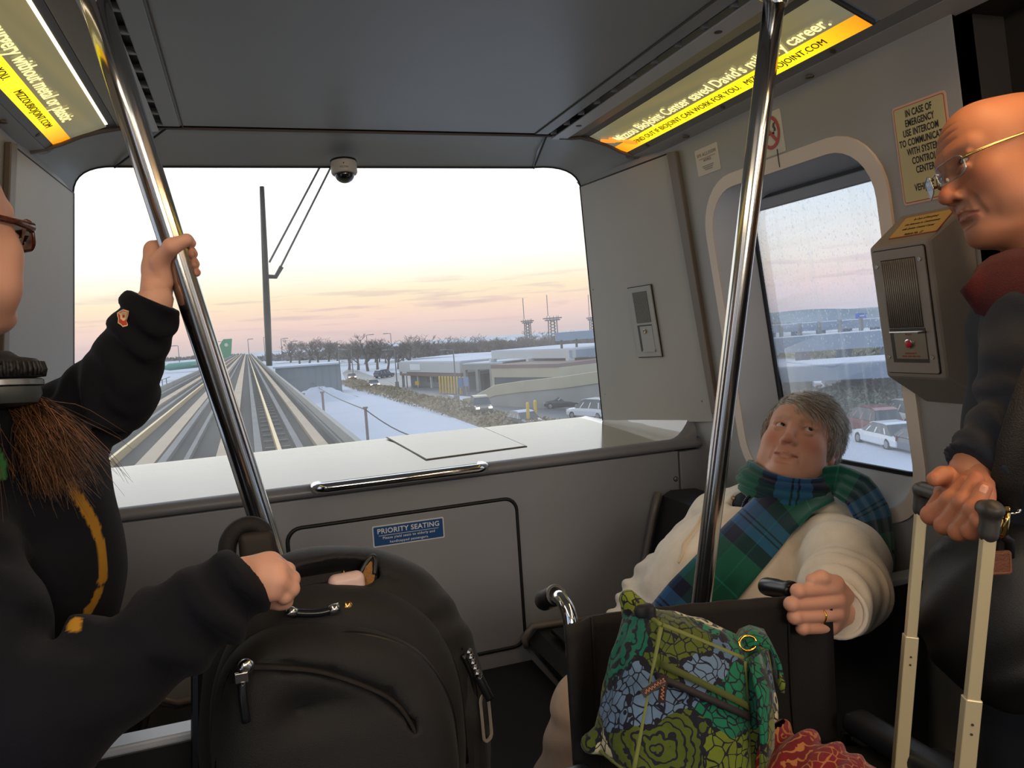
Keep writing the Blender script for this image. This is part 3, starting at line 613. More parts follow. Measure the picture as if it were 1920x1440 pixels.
TREE_ROW = [(545, 676, 636), (562, 678, 634), (580, 680, 630), (598, 681, 628), (617, 682, 632), (634, 684, 630), (655, 690, 630), (672, 690, 628), (690, 692, 624), (708, 691, 626), (727, 690, 632), (747, 688, 634), (768, 688, 628), (786, 688, 620), (805, 687, 626), (824, 686, 632), (842, 684, 630), (861, 683, 624), (880, 682, 628), (898, 680, 622), (915, 678, 628), (934, 676, 630), (952, 675, 630), (972, 673, 628), (1015, 671, 628), (1052, 668, 626), (1075, 666, 624), (1098, 664, 620)]
for k, (u, v, vt) in enumerate(TREE_ROW):
    p = G(u, v+4); h = (zat(u, vt-4, rad(p))-GZ)*1.18
    tree(p, h, k % 4, 'bare grey winter tree beyond the snow field, %s from the left in its row' % ORD[k], 'bare trees beyond the snow field', rt.uniform(0, 6), 1.25)
for k in range(34):
    u = 660+k*13.5+rt.uniform(-4, 4); p = G(u, 682-.05*(u-660)*.6+rt.uniform(-2, 2)); tree(p, rt.uniform(7, 10), k % 4, 'bare grey winter tree, %s from the left of the dense belt behind the toll building' % ORD[k], 'bare trees of the far belt', rt.uniform(0, 6), 1.5)
# undergrowth: a far belt of scrub behind the trees
def scrub(name, P0, P1, depth, h, n, m, label=None, cat=None, seed=1, leaf=.5):
    r = np.random.default_rng(seed); d = unit(P1-P0); L = np.linalg.norm(P1-P0); nrm = V(-d[1], d[0], 0); mbb = MB()
    for k in range(n):
        s, w = r.uniform(0, L), r.uniform(-depth/2, depth/2); hh = h*(1-(2*w/depth)**2*.5)*r.uniform(.25, 1)*(.7+.3*math.sin(s*.21+seed)); c = P0+d*s+nrm*w+V(0, 0, hh)
        a, b = unit(r.normal(size=3))*leaf*r.uniform(.5, 1.2), unit(r.normal(size=3))*leaf*r.uniform(.2, .6); mbb.add([c-a, c+b, c+a, c-b], [(0, 1, 2, 3)])
    me = bpy.data.meshes.new(name); me.from_pydata(mbb.v, [], mbb.f); o = link(name, me, m); tag(o, label, cat, kind='stuff'); return o
scrub('scrub', G(540, 672), G(1140, 655), 60, 4.2, 6000, mat('far_scrub', '#827b77', .95, var=.2, vscale=.05), 'band of grey leafless scrub behind the row of bare trees', 'scrub', 3, 2.2)
scrub('scrub', G(140, 690), G(440, 668), 60, 4.5, 4000, mat('left_scrub', '#938b82', .95, var=.2, vscale=.05), 'low brown scrub left of the guideway', 'scrub', 4, 2.2)
scrub('grass_tufts', G(650, 718)+V(0, 0, .1), G(1040, 818)+V(0, 0, .1), 5, .9, 5000, mat('straw', '#9a8a6c', .95, var=.25, vscale=.5), 'straw coloured grass along the edge of the road', 'grass', 6, .28)
# ------------------------------------------------------------------ buildings and structures
def zbox(mbx, A, B, depth, z0, z1):        # wall box from ground point A to B, extending away from the viewer
    A, B = V(A[0], A[1], 0), V(B[0], B[1], 0); d = unit(B-A); n = V(-d[1], d[0], 0)
    if np.dot(n, A) < 0: n = -n
    mbx.prism([V(p[0], p[1], z0) for p in (A, B, B+n*depth, A+n*depth)], (0, 0, z1-z0)); return d, n
def service_building():
    A, B = G(536, 738), G(641, 738); A = B+V(-9.6, 1.0, 0); h = zat(641, 682, rad(B)); t = empty('service_building', (A+B)/2, 'grey flat roofed metal building beside the guideway', 'building')
    m2 = MB(); d, n = zbox(m2, A, B, 9, GZ, h); m2.build('walls', METALG, t)
    m2 = MB(); zbox(m2, A-d*.3-n*.3, B+d*.3-n*.3, 9.6, h, h+.25); m2.build('roof', SNOW, t)
    for k in range(9): m2 = MB(); q = A+(B-A)*((k+.5)/9); zbox(m2, q-n*.05-d*.04, q-n*.05+d*.04, .05, GZ, h); m2.build('rib', mat('cladding_joint', '#757f84', .5), t)
    m2 = MB(); zbox(m2, A+d*1.6-n*.08, A+d*5.2-n*.08, .08, GZ, GZ+3.0); m2.build('door', mat('shutter_grey', '#737f88', .5), t)
service_building()
def mound():
    c = G(600, 752); q = MB(); n = 18
    q.grid([[V(c[0]+6.5*(i/n)*math.cos(2*PI*j/24), c[1]+5*(i/n)*math.sin(2*PI*j/24), GZ+1.9*(math.cos(PI*i/n)*.5+.5)*(1+.12*math.sin(3*j+i))) for j in range(25)] for i in range(n+1)])
    tag(q.build('snow_mound', SNOW, smooth=True), 'heaped mound of snow in front of the grey metal building', 'snow')
mound()
def wire_fence():
    t = empty('cable_fence', G(690, 830), 'cable fence on slim rusty posts across the snow', 'fence'); tops = []
    for u, v, vt in ((572, 775, 738), (610, 806, 735), (690, 828, 764), (830, 860, 826)):
        p = G(u, v); zt = zat(u, vt, rad(p)); q = MB(); q.box((p[0], p[1], (GZ+zt)/2), (.2, .2, zt-GZ)); q.box((p[0], p[1], zt), (.36, .3, .14)); q.build('post', RUST, t); tops.append(V(p[0], p[1], zt-.15))
    p = G(640, 745); tops[0:2] = [V(p[0]-3, p[1]+22, GZ+2.2)]
    for a, b in zip(tops[:-1], tops[1:]): q = MB(); q.tube([a*(1-k)+b*k-V(0, 0, .5*math.sin(PI*k)) for k in [i/8 for i in range(9)]], .05, 5); q.build('cable', DARK, t)
wire_fence()
def toll_building():
    A, B = G(764, 724), G(862, 730); r0 = rad(A); t = empty('toll_building', (A+B)/2, 'low toll building with a wide pale fascia and brown band', 'building')
    z1, z2, z3 = zat(800, 700, r0), zat(800, 693, r0), zat(800, 675, r0)
    m2 = MB(); d, n = zbox(m2, A+unit(B-A)*1.5, B+unit(B-A)*3, 12, GZ, z1); m2.build('walls', METALG, t)
    m2 = MB(); zbox(m2, A-n*1.2, B-n*1.2+d*3, 14, z1, z2); m2.build('brown_band', BROWN, t); m2 = MB(); zbox(m2, A-n*1.3, B-n*1.3+d*3, 14.2, z2, z3); m2.build('fascia', WHITEP, t)
    m2 = MB(); zbox(m2, A-n*1.0, B-n+d*3, 13.6, z3, z3+.12); m2.build('roof_snow', SNOW, t)
    m2 = MB(); zbox(m2, A-n*1.36+d*4.6, A-n*1.36+d*8.4, .05, z2+.3, z3-.35); m2.build('fascia_sign', mat('fascia_sign', '#e6e9ea', .5), t)
    for a, w in ((2.5, 1.2), (6.5, 2.2), (9.6, 1.6)): m2 = MB(); zbox(m2, A+d*(a+1.5)-n*.06, A+d*(a+1.5+w)-n*.06, .05, GZ+.9, GZ+2.3); m2.build('window', DGLASS, t)
    for a in (.2, 6.2, 11): m2 = MB(); zbox(m2, A+d*a-n*1.0, A+d*(a+.35)-n*1.0, .35, GZ, z1); m2.build('post', WHITEP, t)
toll_building()
def long_roof():
    A, B = G(818, 706), G(935, 702); t = empty('long_shed', (A+B)/2, 'long low brown roofed shed under snow behind the toll building', 'building'); r0 = rad(A)
    m2 = MB(); d, n = zbox(m2, A-(B-A)*.3, B, 14, GZ, zat(840, 672, r0)); m2.build('walls', BROWN, t); m2 = MB(); zbox(m2, A-(B-A)*.33-n, B-n, 17, zat(840, 672, r0), zat(840, 668, r0)); m2.build('roof', SNOW, t)
long_roof()
def booth_canopy():
    A, B = G(868, 735), G(925, 735); r0 = rad(A); t = empty('booth_canopy', (A+B)/2, 'flat white booth canopy on square columns left of the large canopy', 'canopy'); z1, z2 = zat(890, 692, r0), zat(890, 682, r0)
    m2 = MB(); d, n = zbox(m2, A, B+unit(B-A)*2, 16, z1, z2); m2.build('roof', CONC, t); m2 = MB(); zbox(m2, A+d*.2+n*.2, B+d*1.8+n*.2, 15.6, z2, z2+.15); m2.build('roof_snow', SNOW, t)
    for a in (.3, 2.6, 5.2): m2 = MB(); zbox(m2, A+d*a, A+d*(a+.45), .45, GZ, z1); m2.build('column', CONC, t)
    for k in range(2): m2 = MB(); zbox(m2, A+d*(1.0+2.4*k)+n*2, A+d*(2.3+2.4*k)+n*2, 2.2, GZ, GZ+2.4); m2.build('booth', DGLASS, t)
booth_canopy()
def big_canopy():
    A, B = G(926, 733), G(1078, 742); r0 = rad(A); t = empty('large_canopy', (A+B)/2, 'large white parking entrance canopy standing on square columns', 'canopy'); r1 = rad(B)
    zb, zt = zat(1078, 671, r1), zat(1078, 656, r1); d = unit(V(*(B-A)[:2], 0)); n = V(-d[1], d[0], 0); n = n if np.dot(n, A) > 0 else -n; E_ = B+n*0+V(14, 6, 0)
    m2 = MB(); zbox(m2, A, B, .5, zb, zt); m2.build('front_fascia', WHITEP, t)
    m2 = MB(); zbox(m2, B, E_, .5, zb, zt); m2.build('side_fascia', BLUEC, t)
    m2 = MB(); m2.prism([V(p[0], p[1], zt) for p in (A, B, E_, A+(E_-B))], (0, 0, .2)); m2.build('roof', SNOW, t)
    for p in (A+d*.3, A+d*9.5, B-d*.5, E_, A+(E_-B)+d*6): m2 = MB(); m2.box((p[0], p[1], (GZ+zb)/2), (.8, .8, zb-GZ)); m2.build('column', WHITEP, t)
    m2 = MB(); zbox(m2, A+(E_-B)*.7+d*2, A+(E_-B)*.7+d*22, 1, GZ, zb-.6); m2.build('back_wall', METALG, t)
    s = empty('roof_sign', (B+E_)/2, 'long blank white signboard on legs above the large canopy', 'sign'); p = B-d*2.5; z0 = zat(1065, 639, r1)
    m2 = MB(); zbox(m2, p, p+unit(E_-B)*12+V(0, 0, 0), .6, z0, z0+1.0); m2.build('board', BLUEC, s)
    for a in (.4, 3): q = p+unit(E_-B)*a; m2 = MB(); m2.box((q[0], q[1], (zt+z0)/2+.1), (.22, .22, z0-zt)); m2.build('leg', DARK, s)
big_canopy()
def cream_building():
    A, B = G(925, 748), G(1052, 752); A = B+(A-B)*1.0; r0 = rad(A); t = empty('cream_building', (A+B)/2, 'low cream walled garage block behind the ramp', 'building'); z1 = zat(930, 690, r0)
    m2 = MB(); d, n = zbox(m2, A, B, 10, GZ+2.6, z1); m2.build('walls', CONC_W, t); m2 = MB(); zbox(m2, A-n*.05, B-n*.05, 10.1, z1, z1+.4); m2.build('parapet', BROWN, t); m2 = MB(); zbox(m2, A+d*.4+n*.1, B+n*.1, 9.8, GZ, GZ+2.6); m2.build('opening', DGLASS, t); m2 = MB(); zbox(m2, A, A+d*.4, .5, GZ, GZ+2.6); m2.build('column', CONC_W, t)
cream_building()
def ramp():
    pts = [(868, 756, 748), (888, 758, 744), (930, 762, 722), (985, 766, 714), (1060, 768, 706), (1132, 768, 695), (1200, 766, 684)]
    t = empty('concrete_ramp', G(1000, 765), 'curving cream concrete ramp wall rising to the right', 'ramp'); W_, C_ = MB(), MB(); a0, a1, c0 = [], [], []
    for u, v, vt in pts:
        p = G(u, v); z = zat(u, vt, rad(p)); a0.append(V(p[0], p[1], GZ)); a1.append(V(p[0], p[1], max(GZ+.1, z-1.1))); c0.append(V(p[0], p[1], z))
    back = lambda L_, k=1.6: [p+V(p[0], p[1], 0)/rad(p)*k for p in L_]
    W_.grid([a0, a1, back(a1), back(a0)]); W_.build('wall', CONC, t)
    out = lambda L_: [p-V(p[0], p[1], 0)/rad(p)*.15 for p in L_]
    C_.grid([out(a1), out(c0), back(c0, .4), back(a1, .4)]); C_.build('parapet', CONC_W, t)
ramp()
# ------------------------------------------------------------------ vehicles
def car_mesh(kind):
    L_, W_, H = (4.7, 1.85, 1.75) if kind == 'suv' else (4.6, 1.8, 1.42)
    st = [(-.5, .34, .62, .80), (-.485, .26, .80, .90), (-.36, .22, .92, .97), (-.15, .22, .93, 1), (.18, .22, .92, 1), (.26, .22, .90, .98), (.42, .22, .80, .93), (.485, .28, .70, .86), (.5, .36, .58, .76)]
    if kind == 'suv': st = [(x, a+.06, b*1.12+.02, w) for x, a, b, w in st]
    B_ = MB(); R_ = []
    for x, a, b, w in st:
        hw = W_/2*w; R_.append([V(x*L_, y*hw, a+(b-a)*z) for y, z in ((-.9, 0), (-1, .12), (-1, .6), (-.95, .9), (-.8, 1), (.8, 1), (.95, .9), (1, .6), (1, .12), (.9, 0))])
    n = len(R_[0]); vs = [p for q in R_ for p in q]; B_.add(vs, [(i*n+k, i*n+(k+1) % n, (i+1)*n+(k+1) % n, (i+1)*n+k) for i in range(len(R_)-1) for k in range(n)]+[tuple(range(n)), tuple(range(len(vs)-1, len(vs)-n-1, -1))])
    zb = .90*1.12 if kind == 'suv' else .90
    prof = [(-.47, zb), (-.42, H*.93), (-.33, H-.02), (.02, H-.02), (.10, H*.93), (.24, zb)] if kind == 'suv' else [(-.40, zb), (-.27, H*.96), (-.18, H-.02), (.02, H-.02), (.09, H*.94), (.24, zb)]
    Gm, Rf = MB(), MB()
    lo, hi = W_*.47, W_*.37
    def y(z): k = (z-zb)/(H-zb); return lo*(1-k)+hi*k
    P = [V(x*L_, -y(z), z) for x, z in prof]; Q = [V(p[0], -p[1], p[2]) for p in P]; m = len(P); Gm.add(P+Q, [tuple(range(m)), tuple(range(2*m-1, m-1, -1))]+[(i, i+m, i+m+1, i+1) for i in range(m-1)])
    Rf.prism([P[1]+V(0, -.01, .01), P[2]+V(0, -.01, .02), P[3]+V(0, -.01, .02), P[4]+V(0, -.01, .01), Q[4]+V(0, .01, .01), Q[3]+V(0, .01, .02), Q[2]+V(0, .01, .02), Q[1]+V(0, .01, .01)], (0, 0, .04))
    for k in (.16, .5, .8):
        for sgn in (-1, 1):
            i0 = prof[0][0]*(1-k)+prof[-1][0]*k; i1 = prof[1][0]*(1-k)+prof[4][0]*k; Rf.prism([V(i0*L_, sgn*lo, zb), V(i0*L_+.10, sgn*lo, zb), V(i1*L_+.10, sgn*hi, H*.94), V(i1*L_, sgn*hi, H*.94)], (0, sgn*.02, 0))
    Wl = MB(); Wl.lathe([(.33, -.11), (.34, -.08), (.34, .08), (.33, .11), (.2, .115), (.19, .09)], (0, 0, 0), (0, 1, 0), 18)
    Hb = MB(); Hb.lathe([(.21, 0), (.19, .02), (.06, .03)], (0, 0, 0), (0, 1, 0), 12)
    Lt = MB(); Lt.box((0, 0, 0), (.10, .34, .15)); Tl = MB(); Tl.box((0, 0, 0), (.08, .22, .28))
    return dict(L=L_, W=W_, body=B_.mesh('body'), cabin=Gm.mesh('windows'), roof=Rf.mesh('roof'), wheel=Wl.mesh('wheel'), hub=Hb.mesh('hubcap'), lamp=Lt.mesh('headlamp'), tail=Tl.mesh('tail_lamp'))
CARS = {'suv': car_mesh('suv'), 'sedan': car_mesh('sedan')}
TYRE = mat('tyre', '#17181a', .8); HUB = mat('hubcap', '#9b9ea2', .4, .6); TAILM = mat('tail_lamp', '#8e1b16', .3); LAMPOFF = mat('lamp_clear', '#c9ccd0', .15); LAMPON = mat('lamp_lit', '#fff3d8', .3, emit='#ffe2ac', estr=9)
def car(p, heading, kind, paint, label, on=False, snowy=False, z=GZ):
    K = CARS[kind]; t = empty('car', (p[0], p[1], z), label, 'car'); t.rotation_euler.z = heading
    def part(nm, me, m, loc=(0, 0, 0), par=None, rz=0):
        o = bpy.data.objects.new(nm, me); COL.objects.link(o); o.parent = par or t; o.location = loc; o.rotation_euler.z = rz
        if not me.materials: me.materials.append(None)
        o.material_slots[0].link = 'OBJECT'; o.material_slots[0].material = m; return o
    pm = mat('paint_'+paint, paint, .3, coat=.5); part('body', K['body'], pm); part('windows', K['cabin'], DGLASS); part('roof', K['roof'], SNOW if snowy else pm)
    for x in (-.31, .32):
        for s in (-1, 1): w = part('wheel', K['wheel'], TYRE, (x*K['L'], s*(K['W']/2-.13), .34)); part('hubcap', K['hub'], HUB, (0, s*.10, 0), w, 0 if s > 0 else PI)
    for s in (-1, 1):
        part('headlamp', K['lamp'], LAMPON if on else LAMPOFF, (K['L']*.483, s*K['W']*.33, .66 if kind == 'sedan' else .80)); part('tail_lamp', K['tail'], TAILM, (-K['L']*.487, s*K['W']*.38, .78 if kind == 'sedan' else .95))
    return t
def hd(p, q): return math.atan2(q[1]-p[1], q[0]-p[0])
car(G(903, 776), hd(G(903, 776), G(960, 815)), 'suv', '#5a5850', 'dark SUV with lit headlamps on the road below the ramp', True)
car(G(660, 712), hd(G(660, 708), G(690, 725)), 'sedan', '#7a4a3c', 'reddish car with lit headlamps on the far bend of the road', True)
car(G(700, 727), hd(G(690, 725), G(740, 740)), 'sedan', '#4a4f50', 'dark car with lit headlamps behind the reddish car on the road', True)
car(G(1110, 785), hd(G(1150, 800), G(1080, 778))+.5, 'suv', '#dfe1e6', 'white SUV with red tail lamps at the right edge of the windscreen')
car(G(985, 803), hd(G(985, 803), G(1040, 815)), 'sedan', '#3b4048', 'dark saloon with a snowy roof low above the dashboard', snowy=True)
car(G(1065, 766), hd(G(1065, 770), G(1020, 770)), 'sedan', '#2f353c', 'dark saloon with a snow cap parked under the ramp', snowy=True)
car(G(721, 708), .6, 'suv', '#54606a', 'small dark blue car parked near the toll building', snowy=True)
# right-hand side window
car(G(1662, 836), hd(G(1662, 830), G(1600, 815)), 'sedan', '#e4e6ea', 'white saloon parked nearest in the snow outside the side window')
car(G(1632, 812), hd(G(1662, 815), G(1600, 800)), 'suv', '#8c4b48', 'dark red car parked behind the white saloon')
car(G(1700, 797), hd(G(1662, 815), G(1600, 800)), 'suv', '#d6cfc6', 'pale cream SUV parked behind the red car')
car(G(1725, 850), hd(G(1700, 850), G(1640, 835)), 'sedan', '#59636e', 'grey blue car partly hidden by the window post')
for k, (u, v, c, nm) in enumerate(((1468, 742, '#aeb6c0', 'silver'), (1510, 738, '#8fa0b0', 'pale blue'), (1560, 735, '#c5ccd4', 'white'), (1612, 728, '#7d8894', 'slate grey'), (1660, 726, '#b8bec6', 'light grey'), (1450, 728, '#99a2ac', 'dull grey'))):
    car(G(u, v), .75+.1*k, 'sedan', c, '%s car under the nearest elevated deck%s' % (nm, ', leftmost of those parked there' if k == 5 else ''), snowy=(k % 2 == 0))
# ------------------------------------------------------------------ poles, bollards, signs, towers
def street_lamp(u, v, vt, arm, label, group=None):
    p = G(u, v); zt = zat(u, vt, rad(p)); t = empty('street_lamp', (p[0], p[1], GZ), label, 'lamp', group); k = rad(p)/110
    q = MB(); q.tube([V(p[0], p[1], GZ), V(p[0], p[1], zt)], [.045*k+.05, .03*k+.04], 8); q.build('pole', POLEM, t)
    q = MB(); q.tube([V(p[0], p[1], zt-.05), V(p[0]+arm, p[1], zt+.1)], .025*k+.03, 6); q.build('arm', POLEM, t)
    q = MB(); q.box((p[0]+arm, p[1], zt+.05), (.6*k+.2, .3*k, .10*k)); q.build('lamp_head', mat('lamp_head', '#8d9298', .5), t)
    q = MB(); q.box((p[0], p[1], GZ+.5), (.55, .55, 1.0)); q.build('footing', CONC, t)
street_lamp(745, 727, 655, -1.6, 'tall street lamp in front of the left end of the toll building'); street_lamp(857, 757, 655, -1.2, 'tall dark street lamp beside the blue notice boards'); street_lamp(663, 712, 655, -1.5, 'street lamp at the bend of the road')
for k, (u, vt, a) in enumerate(((337, 648, -3), (420, 640, -3.5), (530, 635, 3), (548, 640, 3), (468, 636, 2), (498, 632, 2.5), (690, 628, 3), (735, 625, -3), (400, 652, 2))):
    street_lamp(u, 679-.05*(u-400), vt, a, 'distant slim street lamp on the horizon near the %s' % ['left window edge', 'aircraft tail', 'wiper tip on its right', 'wiper tip, farther right', 'track ahead, tall one', 'track and the wiper', 'tree row, left one', 'tree row, right one', 'aircraft body'][k], 'distant street lamps')
street_lamp(642, 748, 655, 0.4, 'street lamp next to the grey metal building')
def bollard(p, label, grp, h=1.3): q = MB(); q.lathe([(.13, 0), (.13, h-.1), (.09, h), (.01, h+.03)], (p[0], p[1], GZ), (0, 0, 1), 10); tag(q.build('bollard', YEL), label, 'bollard', grp)
for k in range(9): bollard(G(826+k*5.5, 738+.35*k), 'yellow bollard before the booth canopy, %s from the left in the row' % ORD[k], 'yellow bollards before the booth', 2.4)
for k, (u, v) in enumerate(((992, 806), (1006, 801))): bollard(G(u, v), ['yellow bollard beside the dark saloon, nearer one', 'yellow bollard beside the dark saloon, farther one'][k], None, 2.2)
def board(u0, u1, v0, v1, vb, m, label):
    A, B = G(u0, vb), G(u1, vb); t = empty('notice_board', (A+B)/2, label, 'sign'); r0 = rad(A); q = MB(); zbox(q, A, B, .15, zat(u0, v1, r0), zat(u0, v0, r0)); q.build('board', m, t)
    for p in (A, B): q = MB(); q.box((p[0], p[1], (GZ+zat(u0, v1, r0))/2), (.15, .15, zat(u0, v1, r0)-GZ)); q.build('post', POLEM, t)
board(860, 869, 708, 727, 742, mat('board_blue', '#5e7ba6', .5), 'blue upright notice board by the tall lamp'); board(872, 879, 707, 724, 742, mat('board_blue2', '#7f93b8', .5), 'pale blue upright notice board beside the darker one'); board(756, 764, 696, 700, 728, WHITEP, 'small white sign on a pillar before the toll building'); board(779, 786, 715, 722, 728, YEL, 'yellow sign in front of the toll building'); board(800, 812, 676, 680, 690, mat('orange_sign', '#c98a6a', .6), 'small orange sign among the trees')
def tower(u, vb, v0, v1, w, label):
    r0 = 330.; d = ray(u, vb); k = r0/math.hypot(d[0], d[1]); p = CW+d*k; x, y = p[0], p[1]; z0, z1 = zat(u, v0, r0), zat(u, v1, r0)
    t = empty('antenna_tower', (x, y, GZ), label, 'tower'); s = r0/1440
    q = MB()
    for a in (-1, 1):
        for b in (-1, 1): q.tube([V(x+a*w*s*.28, y+b*w*s*.28, GZ), V(x+a*w*s*.25, y+b*w*s*.25, z0)], .25, 5)
    for k in range(9):
        zz = GZ+(z0-GZ)*k/9; z2 = GZ+(z0-GZ)*(k+1)/9
        q.tube([V(x-w*s*.26, y, zz), V(x+w*s*.26, y, z2)], .12, 4); q.tube([V(x+w*s*.26, y, zz), V(x-w*s*.26, y, z2)], .12, 4)
    tag(q.build('lattice', POLEM, t), kind='stuff')
    for zz, ww in ((z0, .8), (z0+(z1-z0)*.45, 1.0)): q = MB(); q.box((x, y, zz), (w*s*ww*1.15, w*s*ww*1.1, .5)); q.build('platform', POLEM, t)
    for a in (-.45, -.2, .1, .35, .5): q = MB(); q.tube([V(x+a*w*s, y, z0), V(x+a*w*s, y, z1)], .12, 4); q.build('antenna', POLEM, t)
    q = MB(); q.tube([V(x-w*s*.35, y, z1), V(x-w*s*.35, y, z1+9)], .16, 4); q.build('mast', POLEM, t)
tower(991, 640, 605, 598, 17, 'lattice antenna tower with a round platform, left of the three'); tower(1038, 636, 600, 592, 24, 'lattice antenna tower with the widest platform, middle of the three'); tower(1112, 632, 599, 592, 14, 'lattice antenna tower cut off by the windscreen edge')
def airliner():
    c = at(428, 668, y=360.); s = 360/1440*1.0; GR = mat('livery_green', '#6f9c8c', .4); t = empty('airliner', c, 'green airliner parked far ahead with its tail fin raised', 'aircraft')
    x, y, z = c[0]-2, 360., c[2]-2.2
    q = MB(); q.tube([V(x+4, y, z+.6), V(x, y, z+.2), V(x-10, y, z-.3), V(x-22, y, z-.6), V(x-25, y, z-1)], [.3, 1.0, 1.5, 1.6, .5], 14); q.build('fuselage', GR, t, smooth=True)
    q = MB(); q.prism([V(x-6, y, z+.6), V(x+.6, y, z+9.8), V(x+4.2, y, z+9.8), V(x+3, y, z+.6)], (0, .5, 0)); q.build('tail_fin', mat('livery_green_fin', '#5b9b72', .4), t)
    q = MB(); q.lathe([(.8, 0), (.8, .1)], (x+1.6, y-.05, z+7.2), (0, -1, 0), 10); q.build('fin_emblem', mat('fin_mark', '#d9dcc0', .5), t)
    q = MB(); q.prism([V(x, y, z+.8), V(x+3, y-5, z+1.2), V(x+5, y-5, z+1.2), V(x+4, y, z+.8)], (0, 0, .25)); q.build('tailplane', GR, t)
    q = MB(); q.prism([V(x-14, y, z-1), V(x-10, y-16, z), V(x-7, y-16, z), V(x-4, y, z-1)], (0, 0, .5)); q.build('wing', GR, t)
airliner()
def hangar():
    A, B = at(150, 688, z=GZ), at(150, 688, z=GZ); A = V(-140, 430, 0); B = V(-45, 450, 0); t = empty('terminal', (A+B)/2, 'long low grey terminal on the left horizon', 'building')
    q = MB(); d, n = zbox(q, A, B, 40, GZ, -.6); q.build('walls', mat('terminal_grey', '#9a9a9e', .7), t); q = MB(); zbox(q, A-n, B-n, 42, -.6, .2); q.build('roof', CONC, t)
    for k in range(10): q = MB(); zbox(q, A+d*(4+8*k)-n*.2, A+d*(9+8*k)-n*.2, .2, GZ+1.5, GZ+4); q.build('window', DGLASS, t)
hangar()
# ------------------------------------------------------------------ to the right: elevated decks, hill, hedge
def viaduct(uv0, uv1, r0, th, label, cols, rail=True):
    def P(u, v, r): d = ray(u, v); k = r/math.hypot(d[0], d[1]); return CW+d*k
    A, B = P(*uv0, r0), P(*uv1, r0*.94); d = unit(V(*(B-A)[:2], 0)); n = V(-d[1], d[0], 0); n = n if np.dot(n, A) > 0 else -n; A2, B2 = A-(B-A)*.6, B+(B-A)*.8
    t = empty('elevated_deck', (A+B)/2, label, 'bridge'); ex = lambda k: A2+(B2-A2)*k
    q = MB(); q.prism([A2, B2, B2-V(0, 0, th), A2-V(0, 0, th)], n*10); q.build('beam', BLUEC, t); q = MB(); q.prism([A2+V(0, 0, .02)+n*.5, B2+V(0, 0, .02)+n*.5, B2+V(0, 0, .12)+n*.5, A2+V(0, 0, .12)+n*.5], n*9); q.build('deck_snow', SNOW, t)
    for k in range(cols):
        p = ex((k+.5)/cols)+n*4; q = MB(); q.box((p[0], p[1], (GZ+p[2]-th)/2), (1.5, 1.5, p[2]-th-GZ)); q.build('column', BLUEC, t)
    if rail:
        for k in range(cols*2): p = ex((k+.3)/(cols*2))+n*8; q = MB(); q.box((p[0], p[1], p[2]+1.0), (.45, .45, 2.0)); q.build('rail_post', POLEM, t)
    return t
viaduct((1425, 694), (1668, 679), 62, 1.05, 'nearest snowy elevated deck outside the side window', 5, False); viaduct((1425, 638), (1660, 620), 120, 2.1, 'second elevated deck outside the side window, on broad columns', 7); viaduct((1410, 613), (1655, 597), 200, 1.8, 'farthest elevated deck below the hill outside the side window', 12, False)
def hill():
    q = MB(); rows = []
    for j in range(3):
        rows.append([])
        for k in range(41):
            u = 1250+k*13; v = 588-9*math.exp(-((u-1540)/110)**2)-.03*(u-1540); d = ray(u, v); r = 620+j*60; c = r/math.hypot(d[0], d[1]); p = CW+d*c; rows[-1].append(p)
    base = [V(p[0]*.985, p[1]*.985, GZ) for p in rows[0]]
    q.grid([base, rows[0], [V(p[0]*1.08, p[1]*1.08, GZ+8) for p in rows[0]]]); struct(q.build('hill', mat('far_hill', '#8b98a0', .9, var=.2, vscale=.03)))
    scrub('scrub', G(1400, 600)*V(.5, .5, 1), G(1680, 588)*V(.35, .35, 1), 20, 1.5, 300, TWIG, 'sparse scrub at the foot of the far hill', 'scrub', 9, 1.5)
hill()
scrub('hedge', G(1420, 800), G(1745, 766), 12, 2.6, 14000, mat('hedge_brown', '#6f7262', .95, var=.35, vscale=.25), 'brownish green hedge behind the parked cars outside the side window', 'hedge', 12, .24)
scrub('bushes', G(1590, 778), G(1690, 768), 7, 2.6, 3500, mat('bush_green', '#97a34f', .9, var=.25, vscale=.4), 'bright yellow green bushes growing in the hedge', 'bush', 14, .24)
scrub('bushes', G(1430, 672), G(1690, 650), 34, 3.0, 3500, mat('bush_olive', '#8b8b6e', .95, var=.3, vscale=.1), 'olive bushes growing under the second elevated deck', 'bush', 15, 1.1)
for u, v, w, lab in ((1423, 606, 18, 'blue road sign at the left end of the farthest deck'), (1614, 592, 18, 'blue road sign above the right end of the farthest deck')):
    d = ray(u, v); k = 185/math.hypot(d[0], d[1]); p = CW+d*k; t = empty('road_sign', p, lab, 'sign'); q = MB(); q.box(p, (w/1440*185*.75, w/1440*185*.55, 1.2)); q.build('board', mat('road_blue', '#2f62c0', .5), t); q = MB(); q.box(p+V(-.4, -.6, 0), (w/1440*185*.4, w/1440*185*.3, .35)); q.build('legend', WHITEP, t); q = MB(); q.box((p[0], p[1], (GZ+p[2]-.6)/2), (.3, .3, p[2]-.6-GZ)); q.build('post', POLEM, t)
